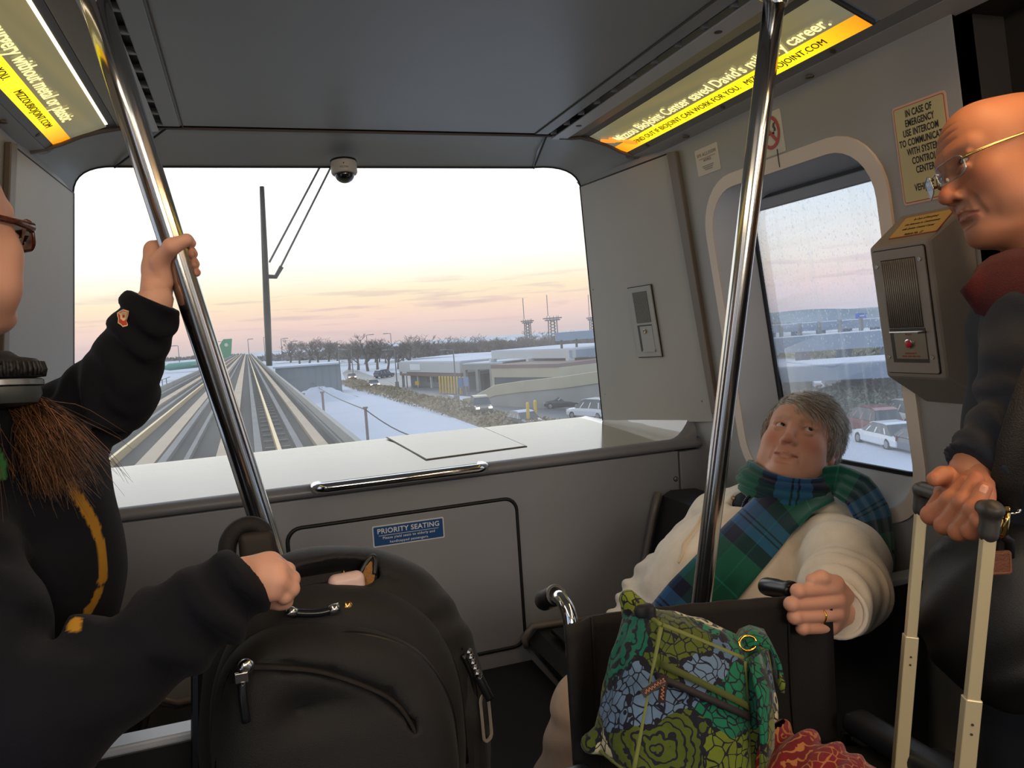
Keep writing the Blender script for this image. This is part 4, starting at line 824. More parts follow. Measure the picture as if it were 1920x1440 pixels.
# windscreen wiper, parked upright outside the glass
def wiper():
    t = empty('windscreen_wiper', at(500, 600, y=2.80), 'black windscreen wiper standing upright outside the windscreen', 'wiper'); Y = 2.86
    P = lambda u, v, dy=0.: at(u, v, y=Y+dy)
    q = MB(); q.tube([P(491, 350), P(496, 470), P(501, 590), P(505, 686)], [.010, .013, .015, .013], 8, flat=.8); q.build('blade', BLACK, t, smooth=True)
    q = MB(); q.tube([P(489, 360, -.01), P(500, 560, -.01)], .004, 6); q.build('spine', DARK, t)
    for a, b in (((595, 322), (505, 492)), ((616, 322), (524, 505))): q = MB(); q.tube([P(*a, .03)+(P(*a, .03)-P(*b, .02))*.16, P(*a, .03), P(*b, .02)], .0035, 6); q.build('rod', mat('wiper_rod', '#6d6a6c', .5), t)
    q = MB(); q.tube([P(528, 500, .01), P(517, 519, .01), P(492, 518, .01)], .008, 8); q.build('bracket', DARK, t)
wiper()
# ================================================================== sculpting: smooth unions of rounded primitives, meshed with surface nets
class Sdf:
    def __init__(s): s.ops = []
    def _add(s, fn, lo, hi, mode, k): s.ops.append((fn, np.asarray(lo, float), np.asarray(hi, float), mode, k)); return s
    def ell(s, c, r, R=None, k=.01, mode='u'):
        c = np.asarray(c, float); r = np.asarray(r, float)*np.ones(3); Rm = np.eye(3) if R is None else np.asarray(R, float); e = np.sqrt((Rm**2) @ (r**2))
        def fn(X, Y, Z):
            x, y, z = X-c[0], Y-c[1], Z-c[2]
            p = [(x*Rm[0, i]+y*Rm[1, i]+z*Rm[2, i])/r[i] for i in range(3)]
            k0 = np.sqrt(p[0]**2+p[1]**2+p[2]**2); k1 = np.sqrt((p[0]/r[0])**2+(p[1]/r[1])**2+(p[2]/r[2])**2)+1e-9
            return k0*(k0-1)/k1
        return s._add(fn, c-e, c+e, mode, k)
    def cap(s, a, b, ra, rb=None, k=.01, mode='u', flat=None):
        a = np.asarray(a, float); b = np.asarray(b, float); rb = ra if rb is None else rb; d = b-a; dd = max(float(d@d), 1e-12); rm = max(ra, rb)
        fa = None if flat is None else (unit(flat[0]), flat[1])
        def fn(X, Y, Z):
            x, y, z = X-a[0], Y-a[1], Z-a[2]; t = np.clip((x*d[0]+y*d[1]+z*d[2])/dd, 0, 1)
            qx, qy, qz = x-d[0]*t, y-d[1]*t, z-d[2]*t
            if fa is None: return np.sqrt(qx*qx+qy*qy+qz*qz)-(ra+(rb-ra)*t)
            n, f = fa; h = qx*n[0]+qy*n[1]+qz*n[2]; g = h*(1/f-1); return (np.sqrt((qx+g*n[0])**2+(qy+g*n[1])**2+(qz+g*n[2])**2)-(ra+(rb-ra)*t))*min(1., f+.25)
        return s._add(fn, np.minimum(a, b)-rm*1.1, np.maximum(a, b)+rm*1.1, mode, k)
    def chain(s, pts, rs, k=.01, mode='u', flat=None):
        for i in range(len(pts)-1): s.cap(pts[i], pts[i+1], rs[i], rs[i+1], k, mode, flat)
        return s
    def box(s, c, h, R=None, r=.01, k=.01, mode='u'):
        c = np.asarray(c, float); h = np.asarray(h, float)-r; Rm = np.eye(3) if R is None else np.asarray(R, float); e = np.abs(Rm) @ (h+r)
        def fn(X, Y, Z):
            x, y, z = X-c[0], Y-c[1], Z-c[2]; q = [np.abs(x*Rm[0, i]+y*Rm[1, i]+z*Rm[2, i])-h[i] for i in range(3)]
            return np.sqrt(sum(np.maximum(w, 0)**2 for w in q))+np.minimum(np.maximum(np.maximum(q[0], q[1]), q[2]), 0)-r
        return s._add(fn, c-e, c+e, mode, k)
    def half(s, p, n, k=.003, reach=None):                      # cut away everything on the side n points to (within reach)
        p = np.asarray(p, float); n = unit(n); q = p+n*(reach or 0)*.8
        if reach: return s._add(lambda X, Y, Z: np.maximum(-((X-p[0])*n[0]+(Y-p[1])*n[1]+(Z-p[2])*n[2]), np.sqrt((X-q[0])**2+(Y-q[1])**2+(Z-q[2])**2)-reach), q-reach, q+reach, 's', k)
        return s._add(lambda X, Y, Z: -((X-p[0])*n[0]+(Y-p[1])*n[1]+(Z-p[2])*n[2]), V(-9, -9, -9), V(9, 9, 9), 's', k)
    def disp(s, fn, lo=(-9, -9, -9), hi=(9, 9, 9)): return s._add(fn, lo, hi, 'd', 0)
    def field(s, lo, hi, h):
        lo = np.asarray(lo, float); n = np.ceil((np.asarray(hi, float)-lo)/h).astype(int)+1
        D = np.full(n, .25, np.float32); ax = [(lo[i]+h*np.arange(n[i])).astype(np.float32) for i in range(3)]
        for fn, l, u, mode, k in s.ops:
            m = k+3*h; i0 = np.clip(np.floor((l-m-lo)/h).astype(int), 0, n); i1 = np.clip(np.ceil((u+m-lo)/h).astype(int)+1, 0, n)
            if (i1 <= i0).any(): continue
            sl = tuple(slice(a, b) for a, b in zip(i0, i1)); X, Y, Z = (ax[0][sl[0]][:, None, None], ax[1][sl[1]][None, :, None], ax[2][sl[2]][None, None, :])
            A = D[sl]
            if mode == 'd': D[sl] = A+fn(X, Y, Z, A); continue
            B = fn(X, Y, Z).astype(np.float32)
            if mode == 'u': hh = np.maximum(k-np.abs(A-B), 0)/max(k, 1e-6); D[sl] = np.minimum(A, B)-hh*hh*k*.25
            elif mode == 's': hh = np.maximum(k-np.abs(A+B), 0)/max(k, 1e-6); D[sl] = np.maximum(A, -B)+hh*hh*k*.25
            elif mode == 'i': hh = np.maximum(k-np.abs(A-B), 0)/max(k, 1e-6); D[sl] = np.maximum(A, B)+hh*hh*k*.25
        return D, lo
    def arrays(s, lo=None, hi=None, h=.004):
        if lo is None:
            us = [o for o in s.ops if o[3] == 'u']; lo = np.min([o[1] for o in us], 0)-3*h; hi = np.max([o[2] for o in us], 0)+3*h
        D, lo = s.field(lo, hi, h); return surface_nets(D, lo, h)
def surface_nets(D, lo, h):
    S = D < 0; c = np.zeros(np.array(D.shape)-1, np.int8)
    crn = [(i, j, k) for i in (0, 1) for j in (0, 1) for k in (0, 1)]
    sh = lambda A, o: A[o[0]:A.shape[0]-1+o[0], o[1]:A.shape[1]-1+o[1], o[2]:A.shape[2]-1+o[2]]
    for o in crn: c += sh(S, o)
    act = np.nonzero((c > 0) & (c < 8)); idx = np.full(c.shape, -1, np.int32); nv = len(act[0]); idx[act] = np.arange(nv)
    val = {o: D[act[0]+o[0], act[1]+o[1], act[2]+o[2]] for o in crn}; pos = np.zeros((nv, 3)); cnt = np.zeros(nv)
    for a in crn:
        for ax in range(3):
            if a[ax]: continue
            b = list(a); b[ax] = 1; b = tuple(b); da, db = val[a], val[b]; x = (da < 0) != (db < 0); t = np.where(x, da/(da-db+1e-12), 0); p = np.tile(np.array(a, float), (nv, 1)); p[:, ax] += t; pos += p*x[:, None]; cnt += x
    pos = (pos/cnt[:, None]+np.stack(act, 1))*h+lo
    F = []
    for ax in range(3):
        s0 = [slice(None)]*3; s1 = [slice(None)]*3; s0[ax] = slice(0, -1); s1[ax] = slice(1, None); A, B = S[tuple(s0)], S[tuple(s1)]
        e = np.stack(np.nonzero(A != B), 1); o1, o2 = [i for i in range(3) if i != ax]; ok = (e[:, o1] > 0) & (e[:, o2] > 0) & (e[:, o1] < c.shape[o1]) & (e[:, o2] < c.shape[o2]); e = e[ok]
        q = []
        for d1, d2 in ((0, 0), (1, 0), (1, 1), (0, 1)): w = e.copy(); w[:, o1] -= d1; w[:, o2] -= d2; q.append(idx[w[:, 0], w[:, 1], w[:, 2]])
        q = np.stack(q, 1); fl = A[e[:, 0], e[:, 1], e[:, 2]]
        if ax == 1: fl = ~fl
        q[~fl] = q[~fl][:, ::-1]; F.append(q)
    F = np.concatenate(F) if F else np.zeros((0, 4), int); F = F[(F >= 0).all(1)]
    return pos, F
def np_mesh(name, v, f):
    me = bpy.data.meshes.new(name); nv, nf = len(v), len(f); me.vertices.add(nv); me.vertices.foreach_set('co', np.asarray(v, np.float32).ravel())
    me.loops.add(nf*4); me.loops.foreach_set('vertex_index', np.asarray(f, np.int32).ravel()); me.polygons.add(nf); me.polygons.foreach_set('loop_start', np.arange(nf, dtype=np.int32)*4)
    try: me.polygons.foreach_set('loop_total', np.full(nf, 4, np.int32))
    except Exception: pass
    me.polygons.foreach_set('use_smooth', np.ones(nf, bool)); me.update(calc_edges=True); me.validate(); return me
def join_arrays(L): 
    vs, fs, o = [], [], 0
    for v, f in L: vs.append(v); fs.append(f+o); o += len(v)
    return np.concatenate(vs), np.concatenate(fs)
def paint(me, cols, name='Col'):
    a = me.color_attributes.new(name, 'FLOAT_COLOR', 'POINT'); c = np.ones((len(me.vertices), 4), np.float32); c[:, :3] = cols; a.data.foreach_set('color', c.ravel())
def soft(d, w): return np.clip(1-d/w, 0, 1)**2*(3-2*np.clip(1-d/w, 0, 1))
def seg_dist(P, pts):
    best = np.full(len(P), 9.); pts = [np.asarray(p, float) for p in pts]
    for a, b in zip(pts[:-1], pts[1:]):
        d = b-a; t = np.clip(((P-a) @ d)/max(float(d@d), 1e-12), 0, 1); best = np.minimum(best, np.linalg.norm(P-a-t[:, None]*d, axis=1))
    return best
def noise3(X, Y, Z, f, seed=0):                                 # cheap smooth pseudo-noise
    r = np.random.default_rng(seed); out = 0.
    for i in range(5):
        k = r.normal(size=3); k = k/np.linalg.norm(k)*f*(.6+.25*i); out = out+np.sin(X*k[0]+Y*k[1]+Z*k[2]+r.uniform(0, 6.3))/(1+.35*i)
    return out/2.6
# ------------------------------------------------------------------ a head, authored upright: +X the person's right, +Y forward, +Z up, origin between the eyes' level and the ears
def head_sdf(p):
    s = Sdf(); g = lambda k, d: p.get(k, d); w = g('wide', 1.); fat = g('fat', 0.); old = g('old', 0.)
    cr = g('crown', 1.); s.ell((0, -.018, .035-.008*(1-cr)/.2), (.075*w, .094, .085*cr), k=.02)
    s.ell((0, .028, .000), (.066*w, .060, .092), k=.03)
    s.ell((0, .030, -.062), (.054*w+.010*fat, .050, .050), k=.03)
    for x in (-1, 1):
        s.ell((x*(.040*w), .050, -.036), (.026+.006*fat, .026, .026+.006*fat), k=.025)     # cheek bone / cheek
        s.ell((x*(.043*w+.004*fat), .030, -.082), (.022+.012*fat, .030, .024+.008*fat), k=.03)   # jowl
        s.ell((x*.036, -.01, -.05), (.03*w, .05, .05), k=.03)
    s.ell((0, .070, -.104+g('chin_dz', 0)), (.021, .018, .017), k=.022)
    if fat: s.ell((0, .040, -.118), (.045, .045, .022), k=.03)                             # under the chin
    b = g('brow', 1.)
    for x in (-1, 1): s.cap((x*.012, .083, .017), (x*.046, .066, .018), .009*b, .008*b, k=.016)
    for x in (-1, 1): s.ell((x*.0335, .092, -.001), (.019, .013, .0125), k=.014, mode='s')
    # eyelids around the balls, then the slits
    op = g('open', .0052)
    for x in (-1, 1):
        e = V(x*.0325, .0700, -.001); s.ell(e, .0150, k=.006)
        s.cap(e+V(-.015, .006, .0075), e+V(.015, .006, .0068), .0045, k=.006)
        s.ell(e+V(0, .014, -.0105), (.013, .006, .005), k=.008)                            # bag under the eye
        s.ell(e+V(0, .013, 0), (.0135, .012, op), k=.0015, mode='s')
        s.ell(e, .0128, k=.0, mode='s')
    n = g('nose', 1.)
    s.cap((0, .078, .006), (0, .100*n**.3, -.034*n), .0075, .0095*n, k=.014)
    s.ell((0, .103*n**.35, -.040*n), (.0120*n, .0115, .0105*n), k=.008)
    for x in (-1, 1):
        s.ell((x*.0125*n, .091, -.0435*n), (.0082*n, .0105, .0078), k=.007); s.ell((x*.0065*n, .0985, -.0515*n), (.0034, .0055, .0035), k=.003, mode='s')
    m = g('mouth', -.076); cd = g('corner', -.003); ml = g('lip', 1.); mw = g('mouthw', .025); ms = g('mouth_shift', 0.)
    ly = g('lipy', 0.)
    up = [V(-mw, .0795, m+cd), V(-.013, .0905, m+.004), V(-.004, .0950, m+.0058), V(0, .0947, m+.0050), V(.004, .0950, m+.0058), V(.013, .0905, m+.004), V(mw, .0795, m+cd)]
    lo = [V(-mw, .0785, m+cd-.001), V(-.012, .0900, m-.0055), V(0, .0925, m-.0072), V(.012, .0900, m-.0055), V(mw, .0785, m+cd-.001)]
    up = [q-V(0, ly, 0) for q in up]; lo = [q-V(0, ly, 0) for q in lo]; mb_ = g('mbulk', 1.); s.ell((0, .066, m), (.034, .026*mb_+.002, .024*mb_), k=.02)
    s.chain(up, [.003, .0048*ml, .005*ml, .0048*ml, .005*ml, .0048*ml, .003], k=.004); s.chain(lo, [.003, .0058*ml, .0066*ml, .0058*ml, .003], k=.004)
    sy = g('slity', 0.); s.chain([V(-mw-.002, .086-sy*.7, m+cd-.0005), V(-.012, .0985-sy, m-.0008), V(0, .102-sy, m-.0010), V(.012, .0985-sy, m-.0008), V(mw+.002, .086-sy*.7, m+cd-.0005)], [.0012, .0022, .0024, .0022, .0012], k=.0022, mode='s')
    s.ell((0, .089, m-.0175), (.017, .006, .005), k=.008, mode='s')
    fo = g('folds', .0)
    if fo:
        for x in (-1, 1): s.chain([V(x*.021, .094, -.043), V(x*.031, .086, -.062), V(x*.034, .078, m-.012)], [.0022*fo, .0032*fo, .002*fo], k=.007, mode='s')
        for x in (-1, 1) if g('fold2', 1) else (): s.chain([V(x*.029, .083, m-.006), V(x*.031, .076, m-.022)], [.0020*fo, .0016*fo], k=.005, mode='s')
    if old:
        for k_ in range(3): s.chain([V(-.034, .080-.006*k_, .040+.014*k_), V(0, .089-.006*k_, .037+.014*k_), V(.034, .080-.006*k_, .040+.014*k_)], [.0004, .0009, .0004], k=.005, mode='s')
        for x in (-1, 1):
            for k_ in range(3): s.cap((x*.054, .056, .004-.007*k_), (x*.066, .040, .012-.013*k_), .0012, .0006, k=.003, mode='s')
            s.chain([V(x*.005, .100, .008), V(x*.006, .100, .024)], [.0015, .001], k=.003, mode='s')
    for x in (-1, 1):                                                                      # ears
        a = .25*x; R = np.array([[math.cos(a), 0, math.sin(a)], [0, 1, 0], [-math.sin(a), 0, math.cos(a)]]) @ np.array([[1, 0, 0], [0, math.cos(.2), -math.sin(.2)], [0, math.sin(.2), math.cos(.2)]])
        c = V(x*.0785*w, -.012, -.012); s.ell(c, (.0075, .0175, .031), R, k=.006); s.ell(c+V(x*.006, .004, .004), (.0045, .0105, .020), R, k=.004, mode='s'); s.ell(c+V(-x*.002, .006, -.024), (.006, .009, .009), k=.006); s.ell(c+V(x*.001, .0125, -.004), (.004, .004, .006), k=.003)
    nk = g('neck', .056); nd = np.asarray(g('neck_to', (0, -.035, -.22)), float)
    s.cap((0, -.018, -.07), nd, nk, nk*1.12, k=.03)
    return s
def skin_cols(v, p):
    base = np.array(lin(p.get('skin', '#c7937d'))); red = np.array(lin(p.get('red', '#b96a58'))); lip = np.array(lin(p.get('lipc', '#a8645a'))); n = len(v); C = np.tile(base, (n, 1)); m = p.get('mouth', -.076)
    def mix(wt, c): nonlocal C; C = C*(1-wt[:, None])+np.asarray(c)*wt[:, None]
    d = lambda c: np.linalg.norm(v-np.asarray(c, float), axis=1)
    mix(np.clip(.5+.5*noise3(v[:, 0], v[:, 1], v[:, 2], 160, 5), 0, 1)*.16, red)
    for x in (-1, 1): mix(soft(d((x*.042, .070, -.038)), .034)*p.get('blush', .55), red); mix(soft(d((x*.079, -.01, -.012)), .04)*.5, red)
    mix(soft(d((0, .104, -.040)), .024)*p.get('nose_red', .5), red); mix(soft(d((0, .082, -.104)), .024)*.25, red)
    mw = p.get('mouthw', .025); cd = p.get('corner', -.003)
    up = [V(-mw, .083, m+cd), V(-.012, .094, m+.003), V(0, .099, m+.004), V(.012, .094, m+.003), V(mw, .083, m+cd)]; lo = [V(-mw+.004, .084, m+cd-.001), V(-.011, .094, m-.006), V(0, .098, m-.007), V(.011, .094, m-.006), V(mw-.004, .084, m+cd-.001)]
    front = v[:, 1] > .068
    lw = .45+.55*p.get('lip', 1.); mix(np.clip(1.6-seg_dist(v, up)/(.0050*lw), 0, 1)*front*.85, lip); mix(np.clip(1.6-seg_dist(v, lo)/(.0055*lw), 0, 1)*front*.85, lip)
    sy = p.get('slity', 0)
    if sy: mix(np.clip(1.5-seg_dist(v, [V(-mw-.001, .085-sy*.6, m+cd-.0005), V(-.012, .0955-sy*.8, m-.0008), V(0, .098-sy*.8, m-.001), V(.012, .0955-sy*.8, m-.0008), V(mw+.001, .085-sy*.6, m+cd-.0005)])/.0016, 0, 1)*front*.6, lip*.35)
    for x in (-1, 1): mix(soft(d((x*.0325, .083, -.001)), .022)*.30, red*.75)
    bc = np.array(lin(p.get('browc', '#6b4f3c'))); bs = p.get('brows', .6)
    for x in (-1, 1):
        sd = seg_dist(v, [V(x*.014, .094, .014), V(x*.030, .090, .020), V(x*.050, .070, .015)]); mix(np.clip(1.5-sd/.0052, 0, 1)*(front | (v[:, 1] > .05))*bs*(.65+.35*np.sin(v[:, 0]*1700+v[:, 2]*900)), bc)
    sb = p.get('stubble', 0)
    if sb:
        gc = np.array(lin('#8d7468')); w1 = soft(d((0, .075, -.088)), .055)+soft(d((.04, .045, -.09)), .05)+soft(d((-.04, .045, -.09)), .05)+soft(np.abs(v[:, 2]+.062)*2+np.abs(v[:, 1]-.09), .035); mix(np.clip(w1, 0, 1)*sb*(.6+.4*np.sin(v[:, 0]*2600)*np.sin(v[:, 2]*2300+v[:, 1]*1500)), gc)
    return np.clip(C, 0, 1)
SKIN = mat('skin', '#c08a74', .5, bump=.10, bscale=900, attr='Col', sss=.12, spec=.35)
EYEM = mat('eye', '#ffffff', .12, attr='Col', spec=.6, coat=.3)
class Pose:
    def __init__(s, R, T, k): s.R = np.asarray(R, float); s.T = np.asarray(T, float); s.k = k
    def __call__(s, P): return (np.asarray(P, float)*s.k) @ s.R.T+s.T
    def d(s, n): return s.R @ np.asarray(n, float)
def eyeball(parent, pose, x, gaze, iris='#5a4230'):
    c = V(x*.0325, .0700, -.001); g = unit(gaze); a = unit(np.cross(g, V(0, 0, 1))); b = np.cross(a, g); r = .0127; vs, fs, cs = [], [], []
    nr, ns = 30, 24; W_ = np.array(lin('#d8cdc4')); I_ = np.array(lin(iris))
    for i in range(nr+1):
        th = PI*i/nr
        for j in range(ns): ph = 2*PI*j/ns; vs.append(c+r*(1.02 if th < .45 else 1)*(g*math.cos(th)+(a*math.cos(ph)+b*math.sin(ph))*math.sin(th))); cs.append((.006, .006, .006) if th < .21 else (I_*(.7+.3*math.sin(ph*9)) if th < .46 else (I_*.25 if th < .52 else W_)))
    for i in range(nr):
        for j in range(ns): fs.append((i*ns+j, i*ns+(j+1) % ns, (i+1)*ns+(j+1) % ns, (i+1)*ns+j))
    me = np_mesh('eyeball', pose(np.array(vs)), np.array(fs)[:, ::-1]); paint(me, np.array(cs)); return link('eyeball', me, EYEM, parent)
# ------------------------------------------------------------------ hand: palm plus five jointed digits, all from world points
def hand_arrays(wrist, knuckles, fingers, thumb, thick=.012, h=.0016, extra=None, wr=.027, kr=None):
    s = Sdf(); wrist = np.asarray(wrist, float); kn = [np.asarray(k, float) for k in knuckles]; mid = sum(kn)/len(kn)
    ax = unit(kn[-1]-kn[0]); fw = unit(mid-wrist); nrm = unit(np.cross(ax, fw))
    for i, k in enumerate(kn): s.cap(wrist+ax*(i-1.5)*.010, k-fw*.004, thick*1.25, thick*.98, k=.014)
    for i in range(3): s.cap((kn[i]*.6+wrist*.4), (kn[i+1]*.6+wrist*.4), thick*1.15, k=.01); s.cap(kn[i]-fw*.008, kn[i+1]-fw*.008, thick*.8, k=.008)
    for i, F in enumerate(fingers):
        F = [np.asarray(q, float) for q in F]; r0 = [.0098, .0102, .0096, .0086][i] if kr is None else kr[i]; pts = [kn[i]]+F; s.chain(pts, [r0*1.08]+[r0*(1-.10*j) for j in range(len(F))], k=.0035)
        for q in F[:-1]: s.ell(q, r0*1.03, k=.004)
    T = [np.asarray(q, float) for q in thumb]; s.chain(T, [.0165, .0135, .0118, .0100][:len(T)], k=.007)
    if extra: extra(s)
    return s, s.arrays(h=h)
def nail(parent, tip, dirn, up, w=.0105, l=.012, m=None):
    t = unit(dirn); u = unit(np.asarray(up, float)-t*np.dot(up, t)); a = np.cross(t, u); q = MB(); n = 6
    q.grid([[np.asarray(tip, float)+t*(l*(i/4-.9))+a*(w/2*math.sin((j/n-.5)*2.2)/math.sin(1.1))*(1 if i < 4 else .8)+u*(.0003-.0022*((j/n-.5)*2)**2) for j in range(n+1)] for i in range(5)])
    o = q.build('nail', m or mat('nail', '#cf967f', .3), parent, True); solid(o, .0006); return o
# strands of hair as thin three-sided tapering tubes
def strands(roots, dirs, length, seg, r0, sag, wav, seed, curl=None):
    r = np.random.default_rng(seed); n = len(roots); P = [roots]; d = dirs.copy(); L = length/seg
    ph = r.uniform(0, 6.28, n)
    for i in range(seg):
        d = d+sag(P[-1], i/seg) if callable(sag) else d+np.asarray(sag)
        d = d+r.normal(size=(n, 3))*wav; d /= np.linalg.norm(d, axis=1)[:, None]; P.append(P[-1]+d*(L[:, None] if hasattr(L, '__len__') else L))
    V_ = []; F_ = []
    a = np.cross(dirs, V(.3, .5, .8)); a /= np.linalg.norm(a, axis=1)[:, None]+1e-9; b = np.cross(dirs, a); b /= np.linalg.norm(b, axis=1)[:, None]+1e-9
    m = seg+1; off = []
    for i, p in enumerate(P):
        rr = r0*(1-.85*(i/seg)**2)
        for k in range(3): off.append(p+rr*(a*math.cos(k*2.094)+b*math.sin(k*2.094)))
    A = np.stack(off, 1).reshape(-1, 3); base = np.arange(n)*(m*3); F = []
    for i in range(seg):
        for k in range(3): F.append(np.stack([base+i*3+k, base+i*3+(k+1) % 3, base+(i+1)*3+(k+1) % 3, base+(i+1)*3+k], 1))
    return A, np.concatenate(F), m*3
# ================================================================== people: shared tools
def ev(s, P):                                                  # value of a sculpt at loose points
    P = np.asarray(P, float); D = np.full(len(P), .25)
    for fn, l, u, mode, k in s.ops:
        X, Y, Z = P[:, 0], P[:, 1], P[:, 2]
        if mode == 'd': D = D+fn(X, Y, Z, D); continue
        B = fn(X, Y, Z)
        if mode == 'u': hh = np.maximum(k-np.abs(D-B), 0)/max(k, 1e-6); D = np.minimum(D, B)-hh*hh*k*.25
        elif mode == 's': hh = np.maximum(k-np.abs(D+B), 0)/max(k, 1e-6); D = np.maximum(D, -B)+hh*hh*k*.25
    return D
def march(s, uv, near=.3, far=3.0, off=.006):                  # lay points on the sculpt where the rays of (u, v) meet it
    uv = np.asarray(uv, float); rc = np.stack([(uv[:, 0]-960)/FPX, (720-uv[:, 1])/FPX, -np.ones(len(uv))], 1) @ RW.T; ln = np.linalg.norm(rc, axis=1); t = np.full(len(uv), near)
    for _ in range(70): t = np.minimum(t+np.maximum(ev(s, CW+rc*t[:, None])-off, -.02)/ln*.8, far)
    return CW+rc*t[:, None]
def fold(s, a, b, rr, amp, n, seed=0, sharp=1.0, twist=.35):   # creases across a sleeve or trunk
    a = np.asarray(a, float); b = np.asarray(b, float); d = b-a; L = float(np.linalg.norm(d)); d = d/L; w = V(0, 0, 1) if abs(d[2]) < .9 else V(1, 0, 0); e1 = unit(np.cross(d, w)); e2 = np.cross(d, e1); r = np.random.default_rng(seed); p1, p2 = r.uniform(0, 6.3, 2)
    def fn(X, Y, Z, A):
        x, y, z = X-a[0], Y-a[1], Z-a[2]; t = (x*d[0]+y*d[1]+z*d[2])/L; c1 = x*e1[0]+y*e1[1]+z*e1[2]; c2 = x*e2[0]+y*e2[1]+z*e2[2]; rad_ = np.sqrt(c1*c1+c2*c2)
        q = np.sin(2*PI*(n*t+twist*c1/rr*.9+.30*np.sin(2.3*c2/rr+p1)+.22*np.sin(5*t+p2))); win = np.clip(1.15-np.abs(t-.5)*2, 0, .35)/.35*np.clip(1.9-rad_/rr, 0, 1)
        return (-amp*np.sign(q)*np.abs(q)**sharp*win*(.6+.4*np.sin(3*c1/rr+p2+4*t))).astype(np.float32)
    m = rr*2.0; lo = np.minimum(a, b)-m; hi = np.maximum(a, b)+m; return s.disp(fn, lo, hi)
def lump(s, amp, f, seed, lo=(-9, -9, -9), hi=(9, 9, 9)):
    return s.disp(lambda X, Y, Z, A: (amp*noise3(X, Y, Z, f, seed)).astype(np.float32), lo, hi)
W3 = lambda L: [atd(*p) for p in L]
def knit(name, color, rough=.85, bump=.35, scale=900, attr=None, sheen=.06): return mat(name, color, rough, bump=bump, bscale=scale, var=.06, vscale=30, attr=attr, sheen=sheen, spec=.2)
def hair_mat(name): return mat(name, '#807468', .42, attr='Col', spec=.4)
def hair_mesh(parent, name, roots, dirs, lens, seg, r0, sag, wav, seed, cols, fit=None, m=None, label=None):
    r = np.random.default_rng(seed); n = len(roots); P = [roots.copy()]; d = dirs/np.linalg.norm(dirs, axis=1)[:, None]; L = (lens/seg)[:, None]
    for i in range(seg):
        d = d+sag(P[-1], i/seg)+r.normal(size=(n, 3))*wav; d /= np.linalg.norm(d, axis=1)[:, None]; q = P[-1]+d*L
        if fit: q = fit(q)
        P.append(q)
    vs = []; a = np.cross(d, V(.31, .52, .80)); a /= np.linalg.norm(a, axis=1)[:, None]+1e-9; b = np.cross(d, a)
    for i, p in enumerate(P):
        rr = r0*(1-.8*(i/seg)**2)
        for k in range(3): vs.append(p+rr*(a*math.cos(k*2.094)+b*math.sin(k*2.094)))
    m_ = seg+1; A = np.stack(vs, 1).reshape(-1, 3); base = np.arange(n)*(m_*3); F = []
    for i in range(seg):
        for k in range(3): F.append(np.stack([base+i*3+k, base+i*3+(k+1) % 3, base+(i+1)*3+(k+1) % 3, base+(i+1)*3+k], 1))
    me = np_mesh(name, A, np.concatenate(F)); paint(me, np.repeat(cols, m_*3, axis=0)); o = link(name, me, m or hair_mat('hair_strand'), parent); o['kind'] = 'stuff'
    if label: o['label'] = label
    return o
def ribbon(name, G, m, parent, th=.004, uvs=None):             # cloth strip from a grid of points, with UVs along it
    r, c = len(G), len(G[0]); me = np_mesh(name, np.array([p for q in G for p in q]), np.array([(i*c+j, i*c+j+1, (i+1)*c+j+1, (i+1)*c+j) for i in range(r-1) for j in range(c-1)]))
    uv = me.uv_layers.new(name='UVMap'); vi = np.empty(len(me.loops), np.int32); me.loops.foreach_get('vertex_index', vi)
    U = uvs if uvs is not None else (r-1, c-1); uv.data.foreach_set('uv', np.stack([(vi//c)/(r-1)*U[0], (vi % c)/(c-1)*U[1]], 1).astype(np.float32).ravel())
    o = link(name, me, m, parent, True); solid(o, th, 0); return o
def plaid():
    m = bpy.data.materials.new('plaid_wool'); m.use_nodes = True; nt = m.node_tree; N = nt.nodes; L = nt.links; b = N['Principled BSDF']; b.inputs['Roughness'].default_value = .9; b.inputs['Sheen Weight'].default_value = .3; b.inputs['Specular IOR Level'].default_value = .2
    uv = N.new('ShaderNodeUVMap'); sp = N.new('ShaderNodeSeparateXYZ'); L.new(uv.outputs[0], sp.inputs[0])
    gr, nv, bl, te = lin('#1f6350'), lin('#191d38'), lin('#2f6596'), lin('#2b8a7c')
    def stripes(o, stops):
        fr = N.new('ShaderNodeMath'); fr.operation = 'FRACT'; L.new(sp.outputs[o], fr.inputs[0]); r = N.new('ShaderNodeValToRGB'); r.color_ramp.interpolation = 'CONSTANT'; e = r.color_ramp.elements
        while len(e) < len(stops): e.new(.5)
        for k, (p, c) in enumerate(stops): e[k].position = p; e[k].color = (*c, 1)
        L.new(fr.outputs[0], r.inputs[0]); return r.outputs[0]
    S = [(0, gr), (.22, te), (.235, gr), (.42, nv), (.55, bl), (.66, nv), (.675, bl), (.70, nv), (.715, bl), (.80, nv), (.93, gr)]
    a, c = stripes(0, S), stripes(1, S); mx = N.new('ShaderNodeMix'); mx.data_type = 'RGBA'; mx.inputs[0].default_value = .30; L.new(a, mx.inputs[6]); L.new(c, mx.inputs[7])
    w = N.new('ShaderNodeTexWave'); w.inputs['Scale'].default_value = 60; w.bands_direction = 'DIAGONAL'; L.new(uv.outputs[0], w.inputs[0])
    m2 = N.new('ShaderNodeMix'); m2.data_type = 'RGBA'; m2.blend_type = 'MULTIPLY'; m2.inputs[0].default_value = .25; L.new(mx.outputs[2], m2.inputs[6]); L.new(w.outputs[0], m2.inputs[7]); L.new(m2.outputs[2], b.inputs['Base Color']); return m
